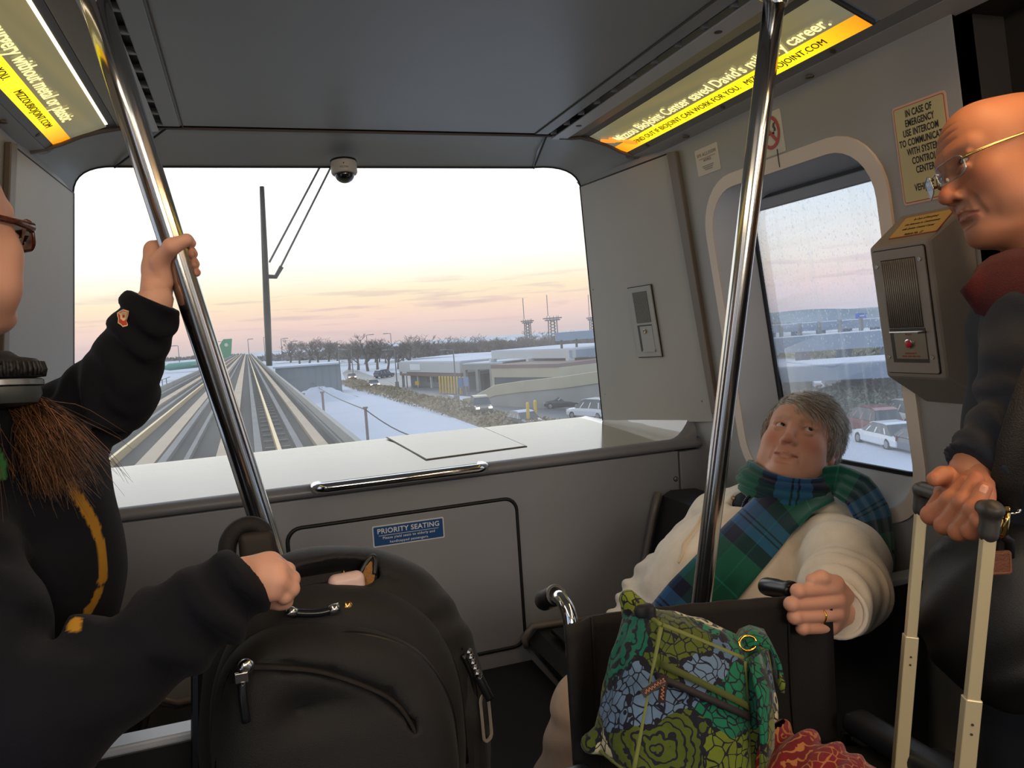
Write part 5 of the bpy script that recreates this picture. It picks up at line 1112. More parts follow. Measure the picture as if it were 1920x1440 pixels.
# ================================================================== the seated woman
HEADS = {}
def seated_woman():
    p = dict(wide=1.07, fat=.45, skin='#dca88f', red='#c9705a', nose_red=.65, blush=.80, folds=.75, corner=.0012, lip=.34, mouthw=.0250, fold2=0, mbulk=.62, lipy=.004, slity=.0088, nose=1.0, open=.0062, brows=.42, browc='#8d7563', lipc='#b97467', neck=.064)
    pose = Pose(np.array([[-.564, .810, .158], [-.6315, -.547, .5495], [.5318, .210, .8204]]).T, (1.286, 1.572, 1.0795), 1.02)
    h = head_sdf(p); v, f = h.arrays(V(-.105, -.13, -.20), V(.105, .13, .13), .0016); hc = skin_cols(v, p); hv = pose(v)
    neck = pose((0, -.035, -.20))
    sr, sl = atd(1352, 985, 2.05), atd(1555, 1005, 1.80)       # shoulders
    er, wrr = atd(1232, 1110, 1.95), atd(1150, 1205, 1.82)
    el, wl = atd(1582, 1108, 1.52), atd(1572, 1146, 1.372)
    ch, be, hp = atd(1455, 1030, 1.93), atd(1375, 1125, 1.83), atd(1290, 1265, 1.86)
    kr, kl = atd(1108, 1335, 1.68), atd(1215, 1420, 1.56); fr_, fl_ = atd(1022, 1560, 1.74), atd(1130, 1660, 1.56)
    skin_base = np.array(lin(p['skin']))
    b = Sdf(); b.cap(neck, ch, .06, .12, k=.06); b.cap(ch, be, .15, .17, k=.06); b.cap(be, hp, .17, .17, k=.06); b.cap(sr, sl, .07, k=.06)
    b.chain([sr, er, wrr], [.06, .048, .032], k=.03); b.chain([sl, el, wl], [.06, .050, .030], k=.03); b.chain([hp+V(0, .05, 0), kr, fr_], [.10, .07, .05], k=.05); b.chain([hp-V(0, .10, 0), kl, fl_], [.10, .07, .05], k=.05)
    bv, bf = b.arrays(h=.011)
    K = W3([(1562, 1103, 1.318), (1570, 1127, 1.318), (1568, 1152, 1.318), (1557, 1176, 1.322)])
    FI = [W3([(1496, 1108, 1.286), (1496, 1110, 1.318), (1518, 1112, 1.336)]), W3([(1484, 1133, 1.284), (1485, 1135, 1.318), (1510, 1136, 1.338)]), W3([(1490, 1157, 1.285), (1490, 1159, 1.318), (1512, 1160, 1.336)]), W3([(1505, 1178, 1.292), (1505, 1180, 1.320), (1522, 1181, 1.334)])]
    TH = W3([(1583, 1118, 1.350), (1566, 1094, 1.326), (1540, 1083, 1.308), (1522, 1087, 1.300)])
    hs, (nv, nf) = hand_arrays(wl, K, FI, TH, .0135, kr=[.0112, .0116, .0112, .0102])
    V_, F_ = join_arrays([(hv, f), (bv, bf), (nv, nf)])
    red = np.array(lin(p['red'])); hcN = skin_base*(1-.30)+red*.30; kd = np.min([np.linalg.norm(nv-np.asarray(q), axis=1) for q in K+[F[0] for F in FI]], axis=0); hcol = np.tile(skin_base, (len(nv), 1)); wgt = (soft(kd, .016)*.45+.12)[:, None]; hcol = hcol*(1-wgt)+red*wgt
    me = np_mesh('person', V_, F_); paint(me, np.concatenate([hc, np.tile(skin_base, (len(bv), 1)), hcol])); P = link('person', me, SKIN)
    tag(P, 'woman with short grey hair in a cream jacket and plaid scarf seated by the window', 'person')
    gz = V(-.42, .86, .28)
    for x in (-1, 1): eyeball(P, pose, x, gz, '#3d2d22')
    # --- hair: cap and strands
    c = Sdf(); c.ell((0, -.024, .042), (.0855, .104, .094), k=.01); c.ell((0, -.05, -.02), (.074, .062, .075), k=.03)
    for x in (-1, 1): c.ell((x*.074, .012, .012), (.012, .030, .046), k=.02)
    c.ell((.010, .112, -.022), (.070, .078, .106), k=.010, mode='s'); c.half((0, 0, -.085), (0, -.25, -1), k=.02)
    lump(c, .0035, 130, 4); cv, cf = c.arrays(h=.0025); cm = np_mesh('hair', pose(cv), cf); base = np.array(lin('#9a8a78')); paint(cm, np.tile(base*.7, (len(cv), 1))); H = link('hair', cm, hair_mat('hair_strand'), P); H['label'] = 'short grey brown hair with a side swept fringe'
    r = np.random.default_rng(3); n = 11000; q = cv[r.integers(0, len(cv), n)]+r.normal(size=(n, 3))*.0015; q = q[(q[:, 2] > -.06)]; n = len(q)
    crown = V(.022, -.045, .135); d = q-crown; nn = q-V(0, -.02, .02); nn /= np.linalg.norm(nn, axis=1)[:, None]; d -= nn*(d*nn).sum(1)[:, None]; d /= np.linalg.norm(d, axis=1)[:, None]+1e-6
    front = np.clip((q[:, 1]-.0)/.06, 0, 1)*np.clip((q[:, 2]-.03)/.05, 0, 1); d = d*(1-.75*front[:, None])+front[:, None]*V(-1.0, .10, .05)*1.2; d += nn*.07
    ln = r.uniform(.026, .046, n)*(1+.30*front)
    def fit(Q): 
        w = (Q-V(0, -.024, .038))/V(.0875, .108, .0975); k = np.linalg.norm(w, axis=1); low = k < 1.0; Q = Q.copy(); Q[low] = V(0, -.024, .038)+w[low]/k[low][:, None]*V(.0875, .108, .0975); return Q
    tone = np.array([lin('#a89c8e'), lin('#d0c7bb'), lin('#efe9e0'), lin('#85796d'), lin('#bcae9d')]); col = tone[r.choice(5, n, p=[.3, .25, .14, .16, .15])]
    Q = pose(q); D = d @ pose.R.T; inv = lambda X: ((X-pose.T) @ pose.R)/pose.k
    hair_mesh(H, 'hair_strands', Q, D, ln, 5, .0006, lambda P_, t: np.tile(pose.d((-.03, 0, -.10)), (len(P_), 1)), .035, 8, col, lambda X: pose(fit(inv(X))))
    # --- cream jacket
    j = Sdf(); j.cap(neck, ch, .072, .150, k=.07); j.cap(ch, be, .178, .198, k=.06); j.cap(be, hp, .198, .200, k=.06); j.cap(sr, sl, .088, .085, k=.07)
    j.chain([sr, er, wrr], [.080, .066, .050], k=.04); j.chain([sl, atd(1586, 1052, 1.64), el, wl+unit(wl-el)*.004], [.088, .082, .078, .046], k=.035)
    fold(j, sr+(er-sr)*.1, wrr, .075, .0075, 8, 2, .8, .15); fold(j, sl, el, .095, .006, 3.2, 5, .8, .5); fold(j, el, wl, .080, .006, 3.5, 7, .8, .6); lump(j, .004, 28, 3); lump(j, .0018, 75, 9)
    fold(j, ch, hp, .20, .006, 3.5, 11, .9, .8)
    for a_, b_ in (((1440, 975, 1.72), (1215, 1165, 1.64)), ((1375, 925, 1.92), (1345, 985, 1.83))):    # seams and placket
        pa, pb = atd(*a_), atd(*b_); ps = march(j, [(a_[0]+(b_[0]-a_[0])*i/6, a_[1]+(b_[1]-a_[1])*i/6) for i in range(7)], off=0); j.chain(list(ps), [.0022]*7, k=.006)
    j.half(wl+unit(wl-el)*.006, wl-el, k=.004, reach=.085); 
    hd_dir = unit(pose((0, 0, 0))-neck); j.half(neck+hd_dir*.085, hd_dir, k=.01)
    j.ell(atd(1402, 948, 1.86), (.035, .05, .040), k=.02, mode='s')
    jv, jf = j.arrays(h=.0052); J = link('jacket', np_mesh('jacket', jv, jf), knit('cream_fleece', '#f3e6d2', .85, .25, 700), P); J['label'] = 'cream zip jacket with gathered sleeves'
    q_ = MB(); cd = unit(wl-el); a1 = unit(np.cross(cd, V(0, 0, 1))); q_.tube([wl+cd*.004+(a1*math.cos(t)+np.cross(cd, a1)*math.sin(t))*.0455 for t in [2*PI*i/28 for i in range(28)]], .0048, 8, closed=True); q_.build('cuff', knit('cream_fleece', '#f3e6d2'), J, True)
    for (u, v_) in ((1375, 934), ):
        b0 = march(j, [(u, v_)], off=.001)[0]; q_ = MB(); q_.lathe([(.0055, 0), (.0055, .003), (.003, .004)], b0, unit(CW-b0), 12); q_.build('snap', mat('snap_bronze', '#b08a70', .35, .6), J)
    dr = march(j, [(1318, 960), (1306, 985), (1290, 1008), (1281, 1022), (1279, 1040), (1272, 1056)], off=.004); q_ = MB(); q_.tube(spl(list(dr)), .0026, 8); q_.build('drawcord', mat('drawcord', '#e3cfae', .8), J, True)
    # dark top and bead necklace in the neck opening
    t_ = Sdf(); t_.ell(atd(1404, 958, 1.90), (.042, .055, .05), k=.01); tv, tf = t_.arrays(h=.006); link('top', np_mesh('top', tv, tf), mat('dark_top', '#171a22', .8), P)
    nk = [atd(u, v_, d_) for u, v_, d_ in ((1412, 928, 1.835), (1402, 933, 1.833), (1396, 942, 1.832), (1393, 951, 1.832), (1391, 960, 1.832), (1388, 968, 1.832))]; q_ = MB()
    for a_, b_ in zip(nk[:-1], nk[1:]):
        for k in range(3): w = a_+(b_-a_)*k/3; q_.lathe([(.001, -.005), (.0045, -.002), (.0045, .002), (.001, .005)], w, unit(CW-w), 8)
    o = q_.build('necklace', mat('beads', '#232a38', .15, .5), P, True); o['kind'] = 'stuff'
    # --- trousers
    tr = Sdf(); tr.cap(hp, hp+V(0, -.05, -.02), .17, k=.05); tr.chain([hp+V(0, .05, 0), kr, fr_], [.105, .076, .066], k=.05); tr.chain([hp-V(0, .10, 0), kl, fl_], [.105, .076, .066], k=.05); fold(tr, kr, fr_, .08, .005, 4, 3); fold(tr, kl, fl_, .08, .005, 4, 4); lump(tr, .003, 40, 2)
    tv, tf = tr.arrays(h=.007); T = link('trousers', np_mesh('trousers', tv, tf), knit('beige_twill', '#c7ab93', .8, .2), P)
    for q0 in (fr_, fl_):
        s_ = Sdf(); s_.cap(V(q0[0]+.02, q0[1], max(q0[2]-.08, .05)), V(q0[0]-.15, q0[1]-.04, .045), .047, .040, k=.02); s_.cap(q0, V(q0[0], q0[1], .06), .05, k=.02); s_.half((0, 0, .008), (0, 0, -1)); sv, sf = s_.arrays(h=.008); link('shoe', np_mesh('shoe', sv, sf), mat('shoe_brown', '#3b2c24', .5), P)
    # --- plaid scarf: a wound loop, a tail over the chest, a tail behind the shoulder
    PL = plaid(); S = None
    ctr = pose((0, -.012, -.128)); up = unit(hd_dir*.8+V(0, 0, .3)); e1 = unit(pose.d((1, 0, 0))-up*np.dot(pose.d((1, 0, 0)), up)); e2 = np.cross(up, e1)
    Gd = []
    for i in range(65):
        a = 2*PI*i/64; fr = max(0, math.sin(a)); dirn = e1*math.cos(a)+e2*math.sin(a); row = []
        for k in range(19):
            w = k/18-.5; rr = .078+.010*math.cos(a)**2+.020*fr+.020*math.cos(w*PI)+.0055*math.sin(w*26+2.0*math.sin(a*2)+1.2*a)+.005*math.sin(3*a+w*4); row.append(ctr+dirn*rr+up*(w*(.098-.012*fr)-.006*fr+.012*math.sin(a*2+1)))
        Gd.append(row)
    S = ribbon('scarf', Gd, PL, P, .005, (2.2, .6)); S['label'] = 'green and blue plaid scarf wound round the neck'
    def tail(name, path, n, wpx, off, uv, wave, ph):
        pts = np.array(path, float); L_ = np.r_[0, np.cumsum(np.linalg.norm(np.diff(pts[:, :2], axis=0), axis=1))]; uvp = []; nw = 15
        for i in range(n):
            t = L_[-1]*i/(n-1); c = np.array([np.interp(t, L_, pts[:, a]) for a in range(3)]); c2 = np.array([np.interp(min(t+6, L_[-1]), L_, pts[:, a]) for a in range(2)]); c1 = np.array([np.interp(max(t-6, 0), L_, pts[:, a]) for a in range(2)]); d_ = unit(c2-c1); nrm = np.array([-d_[1], d_[0]])
            for k in range(nw): uvp.append(c[:2]+nrm*(k/(nw-1)-.5)*c[2])
        Q_ = march(j, uvp, off=off); Q_ = Q_.reshape(n, nw, 3)
        for i in range(n):
            for k in range(nw): q = Q_[i, k]; Q_[i, k] = q+unit(CW-q)*wave*(.5+.5*math.sin(k/(nw-1)*9+ph+i*.12))
        for _ in range(3): Q_[1:-1, 1:-1] = (Q_[1:-1, 1:-1]*2+Q_[2:, 1:-1]+Q_[:-2, 1:-1]+Q_[1:-1, 2:]+Q_[1:-1, :-2])/6
        o = ribbon(name, Q_.tolist(), PL, S, .004, uv); return Q_
    Qt = tail('front_tail', [(1552, 905, 70), (1500, 925, 84), (1450, 966, 98), (1400, 1020, 108), (1348, 1078, 112), (1298, 1130, 114), (1262, 1168, 106)], 34, 0, .010, (1.75, .62), .007, .4)
    B_ = []; bp = [(1525, 900, 1.90, 40), (1572, 900, 1.87, 56), (1612, 922, 1.84, 64), (1637, 965, 1.83, 66), (1647, 1015, 1.81, 58), (1650, 1060, 1.80, 50), (1650, 1100, 1.80, 46)]; L_ = np.linspace(0, 1, len(bp)); bp = np.array(bp, float)
    for i in range(26):
        c = np.array([np.interp(i/25, L_, bp[:, a]) for a in range(4)]); c2 = np.array([np.interp(min(i/25+.03, 1), L_, bp[:, a]) for a in range(2)]); c1 = np.array([np.interp(max(i/25-.03, 0), L_, bp[:, a]) for a in range(2)]); d_ = unit(c2-c1); nr = np.array([-d_[1], d_[0]])
        B_.append([atd(c[0]+nr[0]*w*c[3], c[1]+nr[1]*w*c[3], c[2]-.06-.10*(w+.5)*(1 if i > 4 else .3)+.005*math.sin(w*20+i*.2)) for w in np.linspace(-.5, .5, 13)])
    ribbon('back_tail', B_, PL, S, .005, (1.5, .45))
    q_ = MB()
    for k in range(15):
        for m_ in (0, .5):
            if k == 14 and m_: continue
            a = Qt[-1][k]*(1-m_)+Qt[-1][min(k+1, 14)]*m_; d_ = unit(a-Qt[-3][k]); q_.tube([a, a+d_*.016+V(0, 0, -.003), a+d_*.030+V(.002*math.sin(k*3), 0, -.010)], [.0016, .0014, .001], 5)
    o = q_.build('fringe', mat('fringe', '#7fa79b', .9), S); o['kind'] = 'stuff'
    # wedding ring
    c0 = K[2]*.62+np.asarray(FI[2][0])*.38; ax = unit(np.asarray(FI[2][0])-K[2]); a1 = unit(np.cross(ax, V(0, 0, 1))); a2 = np.cross(ax, a1)
    q_ = MB(); q_.tube([c0+(a1*math.cos(t)+a2*math.sin(t))*.0122 for t in [2*PI*i/28 for i in range(28)]], .0016, 8, closed=True); rg = q_.build('ring', mat('gold', '#d6a94a', .18, 1.0), P, True); rg['label'] = 'gold ring on the fourth finger'
    return P
seated_woman()
# ================================================================== eyeglasses, authored in a head's own frame
def eyeglasses(pose, label, frame_m, lens_m, temple_m, w=.050, h=.030, cz=-.008, cy=.103, thick=.0011, full=True, ear=.080):
    t = empty('eyeglasses', pose((0, cy, cz)), label, 'glasses')
    for x in (-1, 1):
        F = lambda a, b, c=0.: pose(V(x*.0345+a, cy-.006*(a*x/.03+.0)-.010*max(0, a*x)/.03+c, cz+b))
        R_ = rrect(w, h, h*.36, 6)
        q = MB(); q.tube([F(a, b) for a, b in R_], thick if full else thick*.75, 6, closed=True); q.build('rim', frame_m, t, True)
        q = MB(); q.add([F(a, b, .0004) for a, b in R_]+[F(a, b, -.0006) for a, b in R_], [tuple(range(28)), tuple(range(55, 27, -1))]); q.build('lens', lens_m, t)
        hx = x*(.0345+w/2); q = MB(); q.tube([pose((hx, cy-.012, cz+.007)), pose((x*.066, cy-.018, cz+.008)), pose((x*.074, .05, cz+.012)), pose((x*ear, -.004, cz+.016)), pose((x*ear, -.026, cz+.004)), pose((x*(ear-.002), -.034, cz-.014))], [thick*1.3, thick*1.6, thick*1.2, thick*1.2, thick*1.3, thick*1.2], 8, flat=1.7); q.build('temple', temple_m, t, True)
        q = MB(); q.lathe([(.0028, 0), (.0034, .001), (.002, .0022)], pose((x*.0105, cy-.010, cz-.006)), pose.d((-x*.8, .4, 0)), 10); q.build('nose_pad', mat('nose_pad', '#cfcfc8', .3), t)
    q = MB(); q.tube([pose((-.0345+w/2, cy+.0005, cz+.005)), pose((-.005, cy+.004, cz+.008)), pose((.005, cy+.004, cz+.008)), pose((.0345-w/2, cy+.0005, cz+.005))], thick*1.2, 8); q.build('bridge', frame_m, t, True)
    return t
def lens_material():
    m = bpy.data.materials.new('spectacle_lens'); m.use_nodes = True; nt = m.node_tree; N = nt.nodes; L = nt.links; N.clear(); o = N.new('ShaderNodeOutputMaterial'); a = N.new('ShaderNodeBsdfTransparent'); a.inputs[0].default_value = (.95, .97, .97, 1); g = N.new('ShaderNodeBsdfGlossy'); g.inputs['Roughness'].default_value = .03; f = N.new('ShaderNodeFresnel'); f.inputs[0].default_value = 1.6; m_ = N.new('ShaderNodeMixShader'); L.new(f.outputs[0], m_.inputs[0]); L.new(a.outputs[0], m_.inputs[1]); L.new(g.outputs[0], m_.inputs[2]); L.new(m_.outputs[0], o.inputs[0]); return m
LENS = lens_material()
# ================================================================== the standing man
def standing_man():
    p = dict(crown=.80, wide=1.0, fat=.15, old=1, skin='#b87c5c', red='#a5503a', nose_red=.75, blush=.45, folds=1.3, fold2=0, corner=-.0055, lip=.30, mouthw=.0245, mbulk=.75, lipy=.002, slity=.0068, nose=1.04, open=.0046, brows=.22, stubble=.55, browc='#8d7a6a', lipc='#a9675a', brow=1.15)
    R0 = np.array([[.371, .899, -.231], [-.928, .3546, -.1115], [-.018, .256, .9665]]).T; T0 = V(1.192, .9386, 1.6195); a_ = math.radians(4.5); R1 = np.array([R0[:, 0], R0[:, 1]*math.cos(a_)-R0[:, 2]*math.sin(a_), R0[:, 2]*math.cos(a_)+R0[:, 1]*math.sin(a_)]).T; nl = V(0, .115, -.045)
    pose = Pose(R1, T0+R0 @ nl*.98-R1 @ nl*1.02, 1.02)
    h = head_sdf(p); v, f = h.arrays(V(-.105, -.13, -.20), V(.105, .13, .13), .0016); hc = skin_cols(v, p); hv = pose(v); neck = pose((0, -.045, -.20))
    c0, c1, c2 = atd(2005, 610, 1.27), atd(2015, 820, 1.27), atd(2025, 1060, 1.27)
    sl, el, wl = atd(1968, 615, 1.13), atd(1930, 800, 1.06), atd(1822, 884, 1.045); s_r, e_r, w_r = atd(1990, 605, 1.40), atd(1992, 830, 1.41), atd(1965, 1010, 1.37)
    b = Sdf(); b.cap(neck, c0, .06, .11, k=.05); b.cap(c0, c1, .11, .12, k=.05); b.cap(c1, c2, .12, .13, k=.05); b.cap(sl, s_r, .06, k=.05); b.chain([sl, el, wl], [.05, .042, .030], k=.03); b.chain([s_r, e_r, w_r], [.05, .042, .032], k=.03)
    hipl, hipr = V(c2[0]+.02, c2[1]-.09, c2[2]-.12), V(c2[0]+.02, c2[1]+.09, c2[2]-.12)
    for hp in (hipl, hipr): b.chain([hp, V(hp[0]-.01, hp[1], .48), V(hp[0]+.03, hp[1], .08)], [.09, .06, .04], k=.04)
    b.ell(w_r+V(0, 0, -.06), (.03, .04, .06), k=.02); bv, bf = b.arrays(h=.012)
    # left hand closed round the case handle, fingers coming up over the front
    K = W3([(1772, 928, 1.062), (1796, 938, 1.035), (1820, 950, 1.008), (1842, 962, .985)])
    FI = [W3([(1746, 966, 1.032), (1782, 938, 1.008), (1808, 905, 1.012)]), W3([(1772, 984, 1.008), (1806, 942, .984), (1830, 898, .992)]), W3([(1798, 996, .985), (1826, 956, .962), (1845, 916, .968)]), W3([(1822, 996, .965), (1838, 976, .948), (1846, 952, .952)])]
    TH = W3([(1812, 900, 1.055), (1790, 893, 1.050), (1768, 892, 1.045), (1752, 898, 1.040)])
    hs, (nv, nf) = hand_arrays(wl, K, FI, TH, .0145, kr=[.0122, .0124, .0118, .0104])
    V_, F_ = join_arrays([(hv, f), (bv, bf), (nv, nf)]); base, red = np.array(lin(p['skin'])), np.array(lin(p['red'])); kd = np.min([np.linalg.norm(nv-np.asarray(q), axis=1) for q in K+[F[0] for F in FI]+[F[-1] for F in FI]], axis=0); w_ = (soft(kd, .02)*.45+.15)[:, None]
    me = np_mesh('person', V_, F_); paint(me, np.concatenate([hc, np.tile(base, (len(bv), 1)), base*(1-w_)+red*w_])); P = tag(link('person', me, SKIN), 'bald older man in glasses and navy jacket standing at the right holding a suitcase handle', 'person')
    for x in (-1, 1): eyeball(P, pose, x, V(.15, .97, .05), '#53606a')
    for F in FI[:3]: nail(P, F[-1]+unit(CW-F[-1])*.0102+unit(F[-1]-F[-2])*.004, F[-1]-F[-2], CW-F[-1])
    # fringe of grey hair round the back of the head
    c = Sdf(); c.ell((0, -.022, .020), (.0775, .094, .082), k=.01); c.half((0, 0, .040), (0, -.15, 1), k=.03); c.half((0, -.030, 0), (0, 1, .1), k=.03); c.half((0, 0, -.06), (0, 0, -1), k=.01); lump(c, .002, 180, 3); cv, cf = c.arrays(h=.004); cm = np_mesh('hair', pose(cv), cf); paint(cm, np.tile(np.array(lin('#8b8378')), (len(cv), 1))); link('hair', cm, hair_mat('hair_strand'), P)
    # jacket
    j = Sdf(); j.cap(c0, c1, .140, .150, k=.06); j.cap(c1, c2, .150, .160, k=.05); j.cap(sl, s_r, .085, k=.06); j.cap(neck*.5+c0*.5, c0, .085, .13, k=.05)
    j.chain([sl, atd(1946, 705, 1.09), el, wl-unit(wl-el)*.006], [.080, .070, .066, .044], k=.03); j.chain([s_r, e_r, w_r], [.08, .066, .048], k=.03)
    fold(j, sl, el, .075, .0055, 2.6, 3, .8, .7); fold(j, el, wl, .066, .0075, 3.2, 9, .8, .5); lump(j, .003, 32, 8); j.half(wl-unit(wl-el)*.002, wl-el, k=.004, reach=.09); j.half(c2+V(0, 0, -.06), (0, 0, -1), k=.01)
    jv, jf = j.arrays(h=.0055); J = link('jacket', np_mesh('jacket', jv, jf), knit('navy_softshell', '#20252f', .7, .15, 500), P); J['label'] = 'navy jacket'
    up = [(1838, 505, 1.205), (1862, 486, 1.19), (1895, 474, 1.165), (1940, 468, 1.13), (2000, 470, 1.11), (2060, 480, 1.14)]; lo = [(1806, 545, 1.185), (1836, 588, 1.165), (1880, 602, 1.12), (1935, 598, 1.075), (2005, 590, 1.06), (2080, 590, 1.10)]
    Gd = []
    for i in range(7):
        k = i/6; row = []
        for t in np.linspace(0, 5, 26):
            a = np.array([np.interp(t, range(6), [q[m] for q in up]) for m in range(3)]); c_ = np.array([np.interp(t, range(6), [q[m] for q in lo]) for m in range(3)]); q = a*(1-k)+c_*k; row.append(atd(q[0], q[1], q[2]-.018*math.sin(PI*k)))
        Gd.append(row)
    o = ribbon('collar', Gd, knit('dark_red_fleece', '#451518', .9, .5, 600), J, .014); o['label'] = 'dark red fleece lined collar turned down'
    q = [atd(1893, 487, 1.175), atd(1915, 480, 1.155), atd(1950, 478, 1.13), atd(1950, 500, 1.13), atd(1908, 502, 1.16)]; m2 = MB(); m2.prism(q, unit(CW-q[0])*-.01); m2.build('shirt_collar', mat('pale_shirt', '#b9c4cf', .8), P)
    t_ = Sdf(); t_.cap(c2+V(0, 0, -.02), c2+V(0, 0, -.10), .145, k=.05)
    for hp in (hipl, hipr): t_.chain([hp, V(hp[0]-.01, hp[1], .48), V(hp[0]+.03, hp[1], .07)], [.11, .085, .075], k=.04)
    t_.half((0, 0, .03), (0, 0, -1)); lump(t_, .003, 40, 4); tv, tf = t_.arrays(h=.011); link('trousers', np_mesh('trousers', tv, tf), knit('dark_trousers', '#22252c'), P)
    for hp in (hipl, hipr): s_ = Sdf(); s_.cap((hp[0]+.05, hp[1], .045), (hp[0]-.15, hp[1]-.02, .04), .042, .036, k=.02); s_.half((0, 0, .006), (0, 0, -1)); sv, sf = s_.arrays(h=.009); link('shoe', np_mesh('shoe', sv, sf), mat('shoe_black', '#15151a', .4), P)
    eyeglasses(pose, 'thin metal framed eyeglasses worn by the bald man', mat('silver_wire', '#b9bcc0', .2, .9), LENS, mat('gold_temple', '#c8a765', .25, .9), .050, .031, -.010, .108, .0010, True)
    return P
standing_man()
# ================================================================== the woman at the left, seen from behind
def left_woman():
    p = dict(wide=1.0, fat=.6, skin='#d9a58c', red='#cf8871', blush=.5, nose_red=.2, lip=.8, neck=.052)
    az = math.radians(30); fw = unit(V(math.sin(az), math.cos(az), .05)); zz = unit(V(0, 0, 1)-fw*fw[2]); xx = np.cross(fw, zz); R_ = np.array([xx, fw, zz]).T; k_ = .97
    T = atd(39, 440, .98)-R_ @ V(.0345, .100, -.008)*k_; pose = Pose(R_, T, k_)
    h = head_sdf(p); v, f = h.arrays(V(-.105, -.13, -.20), V(.105, .13, .13), .0022); hc = skin_cols(v, p); hv = pose(v); neck = pose((0, -.04, -.20))
    c0, c1, c2 = atd(5, 930, 1.06), atd(22, 1085, 1.06), atd(-10, 1330, 1.06)
    sl, el, wl = atd(62, 842, 1.16), atd(212, 738, 1.185), atd(293, 560, 1.192)
    s_r, e_r, w_r = atd(-150, 1050, .84), atd(60, 1372, .78), atd(458, 1088, .985)
    b = Sdf(); b.cap(neck, c0, .05, .10, k=.05); b.cap(c0, c1, .10, .11, k=.05); b.cap(c1, c2, .11, .12, k=.05); b.cap(sl, s_r, .055, k=.05); b.chain([sl, el, wl], [.045, .038, .027], k=.02); b.chain([s_r, e_r, w_r], [.045, .038, .027], k=.02)
    hips = [V(c2[0], c2[1]+d, c2[2]-.06) for d in (-.08, .08)]
    for hp in hips: b.chain([hp, V(hp[0], hp[1], .48), V(hp[0]-.02, hp[1], .08)], [.085, .058, .04], k=.04)
    bv, bf = b.arrays(h=.012)
    K = W3([(287, 464, 1.222), (291, 483, 1.232), (297, 503, 1.236), (305, 523, 1.236)])
    FI = [W3([(322, 456, 1.255), (352, 453, 1.246), (358, 456, 1.214)]), W3([(326, 475, 1.258), (356, 474, 1.248), (361, 476, 1.216)]), W3([(331, 494, 1.258), (360, 493, 1.248), (365, 495, 1.218)]), W3([(338, 513, 1.254), (362, 511, 1.244), (368, 511, 1.222)])]
    TH = W3([(304, 528, 1.196), (299, 490, 1.184), (322, 462, 1.168), (350, 450, 1.172)])
    hs, A1 = hand_arrays(wl, K, FI, TH, .0135, kr=[.0098, .0100, .0096, .0086])
    K2 = W3([(512, 1052, .985), (524, 1068, .972), (526, 1088, .964), (516, 1108, .964)]); FI2 = [W3([(538, 1070, 1.00), (530, 1100, 1.01), (512, 1112, 1.01)]), W3([(546, 1086, .988), (536, 1114, 1.0), (516, 1122, 1.0)]), W3([(546, 1104, .978), (534, 1128, .99), (516, 1132, .992)]), W3([(534, 1118, .974), (524, 1130, .988), (508, 1132, .99)])]
    hs2, A2 = hand_arrays(w_r, K2, FI2, W3([(478, 1090, 1.02), (498, 1090, 1.035), (515, 1098, 1.04)]), .0125)
    V_, F_ = join_arrays([(hv, f), (bv, bf), A1, A2]); base, red = np.array(lin(p['skin'])), np.array(lin(p['red']))
    hcol = []
    for (nv, nf), kn in ((A1, K+[F[-1] for F in FI]), (A2, K2)): kd = np.min([np.linalg.norm(nv-np.asarray(q), axis=1) for q in kn], axis=0); w_ = (soft(kd, .016)*.4+.1)[:, None]; hcol.append(base*(1-w_)+red*w_)
    me = np_mesh('person', V_, F_); paint(me, np.concatenate([hc, np.tile(base, (len(bv), 1))]+hcol)); P = tag(link('person', me, SKIN), 'long haired woman in a navy sweatshirt at the left gripping a pole', 'person')
    for x in (-1, 1): eyeball(P, pose, x, V(0, 1, 0))
    for F in FI: nail(P, F[-1]+unit(CW-F[-1])*.0075+V(.004, 0, 0), F[-1]-F[-2], V(1, -.3, 0), .009, .010)
    # long hair: cap and falling strands
    c = Sdf(); c.ell((0, -.024, .040), (.083, .103, .093), k=.01); c.ell((0, -.055, -.03), (.078, .06, .09), k=.03)
    c.ell((0, .125, -.045), (.088, .125, .118), k=.01, mode='s'); c.half((0, 0, -.10), (0, -.1, -1), k=.02); lump(c, .003, 120, 4); cv, cf = c.arrays(h=.0035); cm = np_mesh('hair', pose(cv), cf); br = np.array(lin('#3b2416')); paint(cm, np.tile(br, (len(cv), 1))); H = link('hair', cm, hair_mat('hair_strand'), P); H['label'] = 'long brown hair falling over the shoulder'
    r = np.random.default_rng(5); n = 5200; q = cv[r.integers(0, len(cv), n)]; q = q[(q[:, 1] < -.045) & (q[:, 0] < .075)]; n = len(q); d = q-V(0, -.03, .125); nn = unit(V(0, 0, 1)); d[:, 2] -= .05; d /= np.linalg.norm(d, axis=1)[:, None]+1e-6
    tone = np.array([lin('#4d3220'), lin('#6a452c'), lin('#8a5c3b'), lin('#33201a')]); col = tone[r.choice(4, n)]
    # the hair falls to the shoulders, then one lock lies forward over the near shoulder and chest
    tgt = atd(120, 900, .985)
    def sag(P_, t):
        g = np.tile(V(0, 0, -.45), (len(P_), 1))
        return g
    cent = pose((0, -.02, .0))
    def fit(X):
        w = ((X-pose.T) @ pose.R)/pose.k-V(0, -.024, .036); s_ = w/V(.086, .108, .098); k = np.linalg.norm(s_, axis=1); low = (k < 1)
        s_[low] /= k[low][:, None]; Y = pose(s_*V(.086, .108, .098)+V(0, -.024, .036)); return np.where(low[:, None], Y, X)
    hair_mesh(H, 'hair_strands', pose(q), d @ pose.R.T, r.uniform(.22, .34, n), 9, .0007, sag, .05, 9, col, fit)
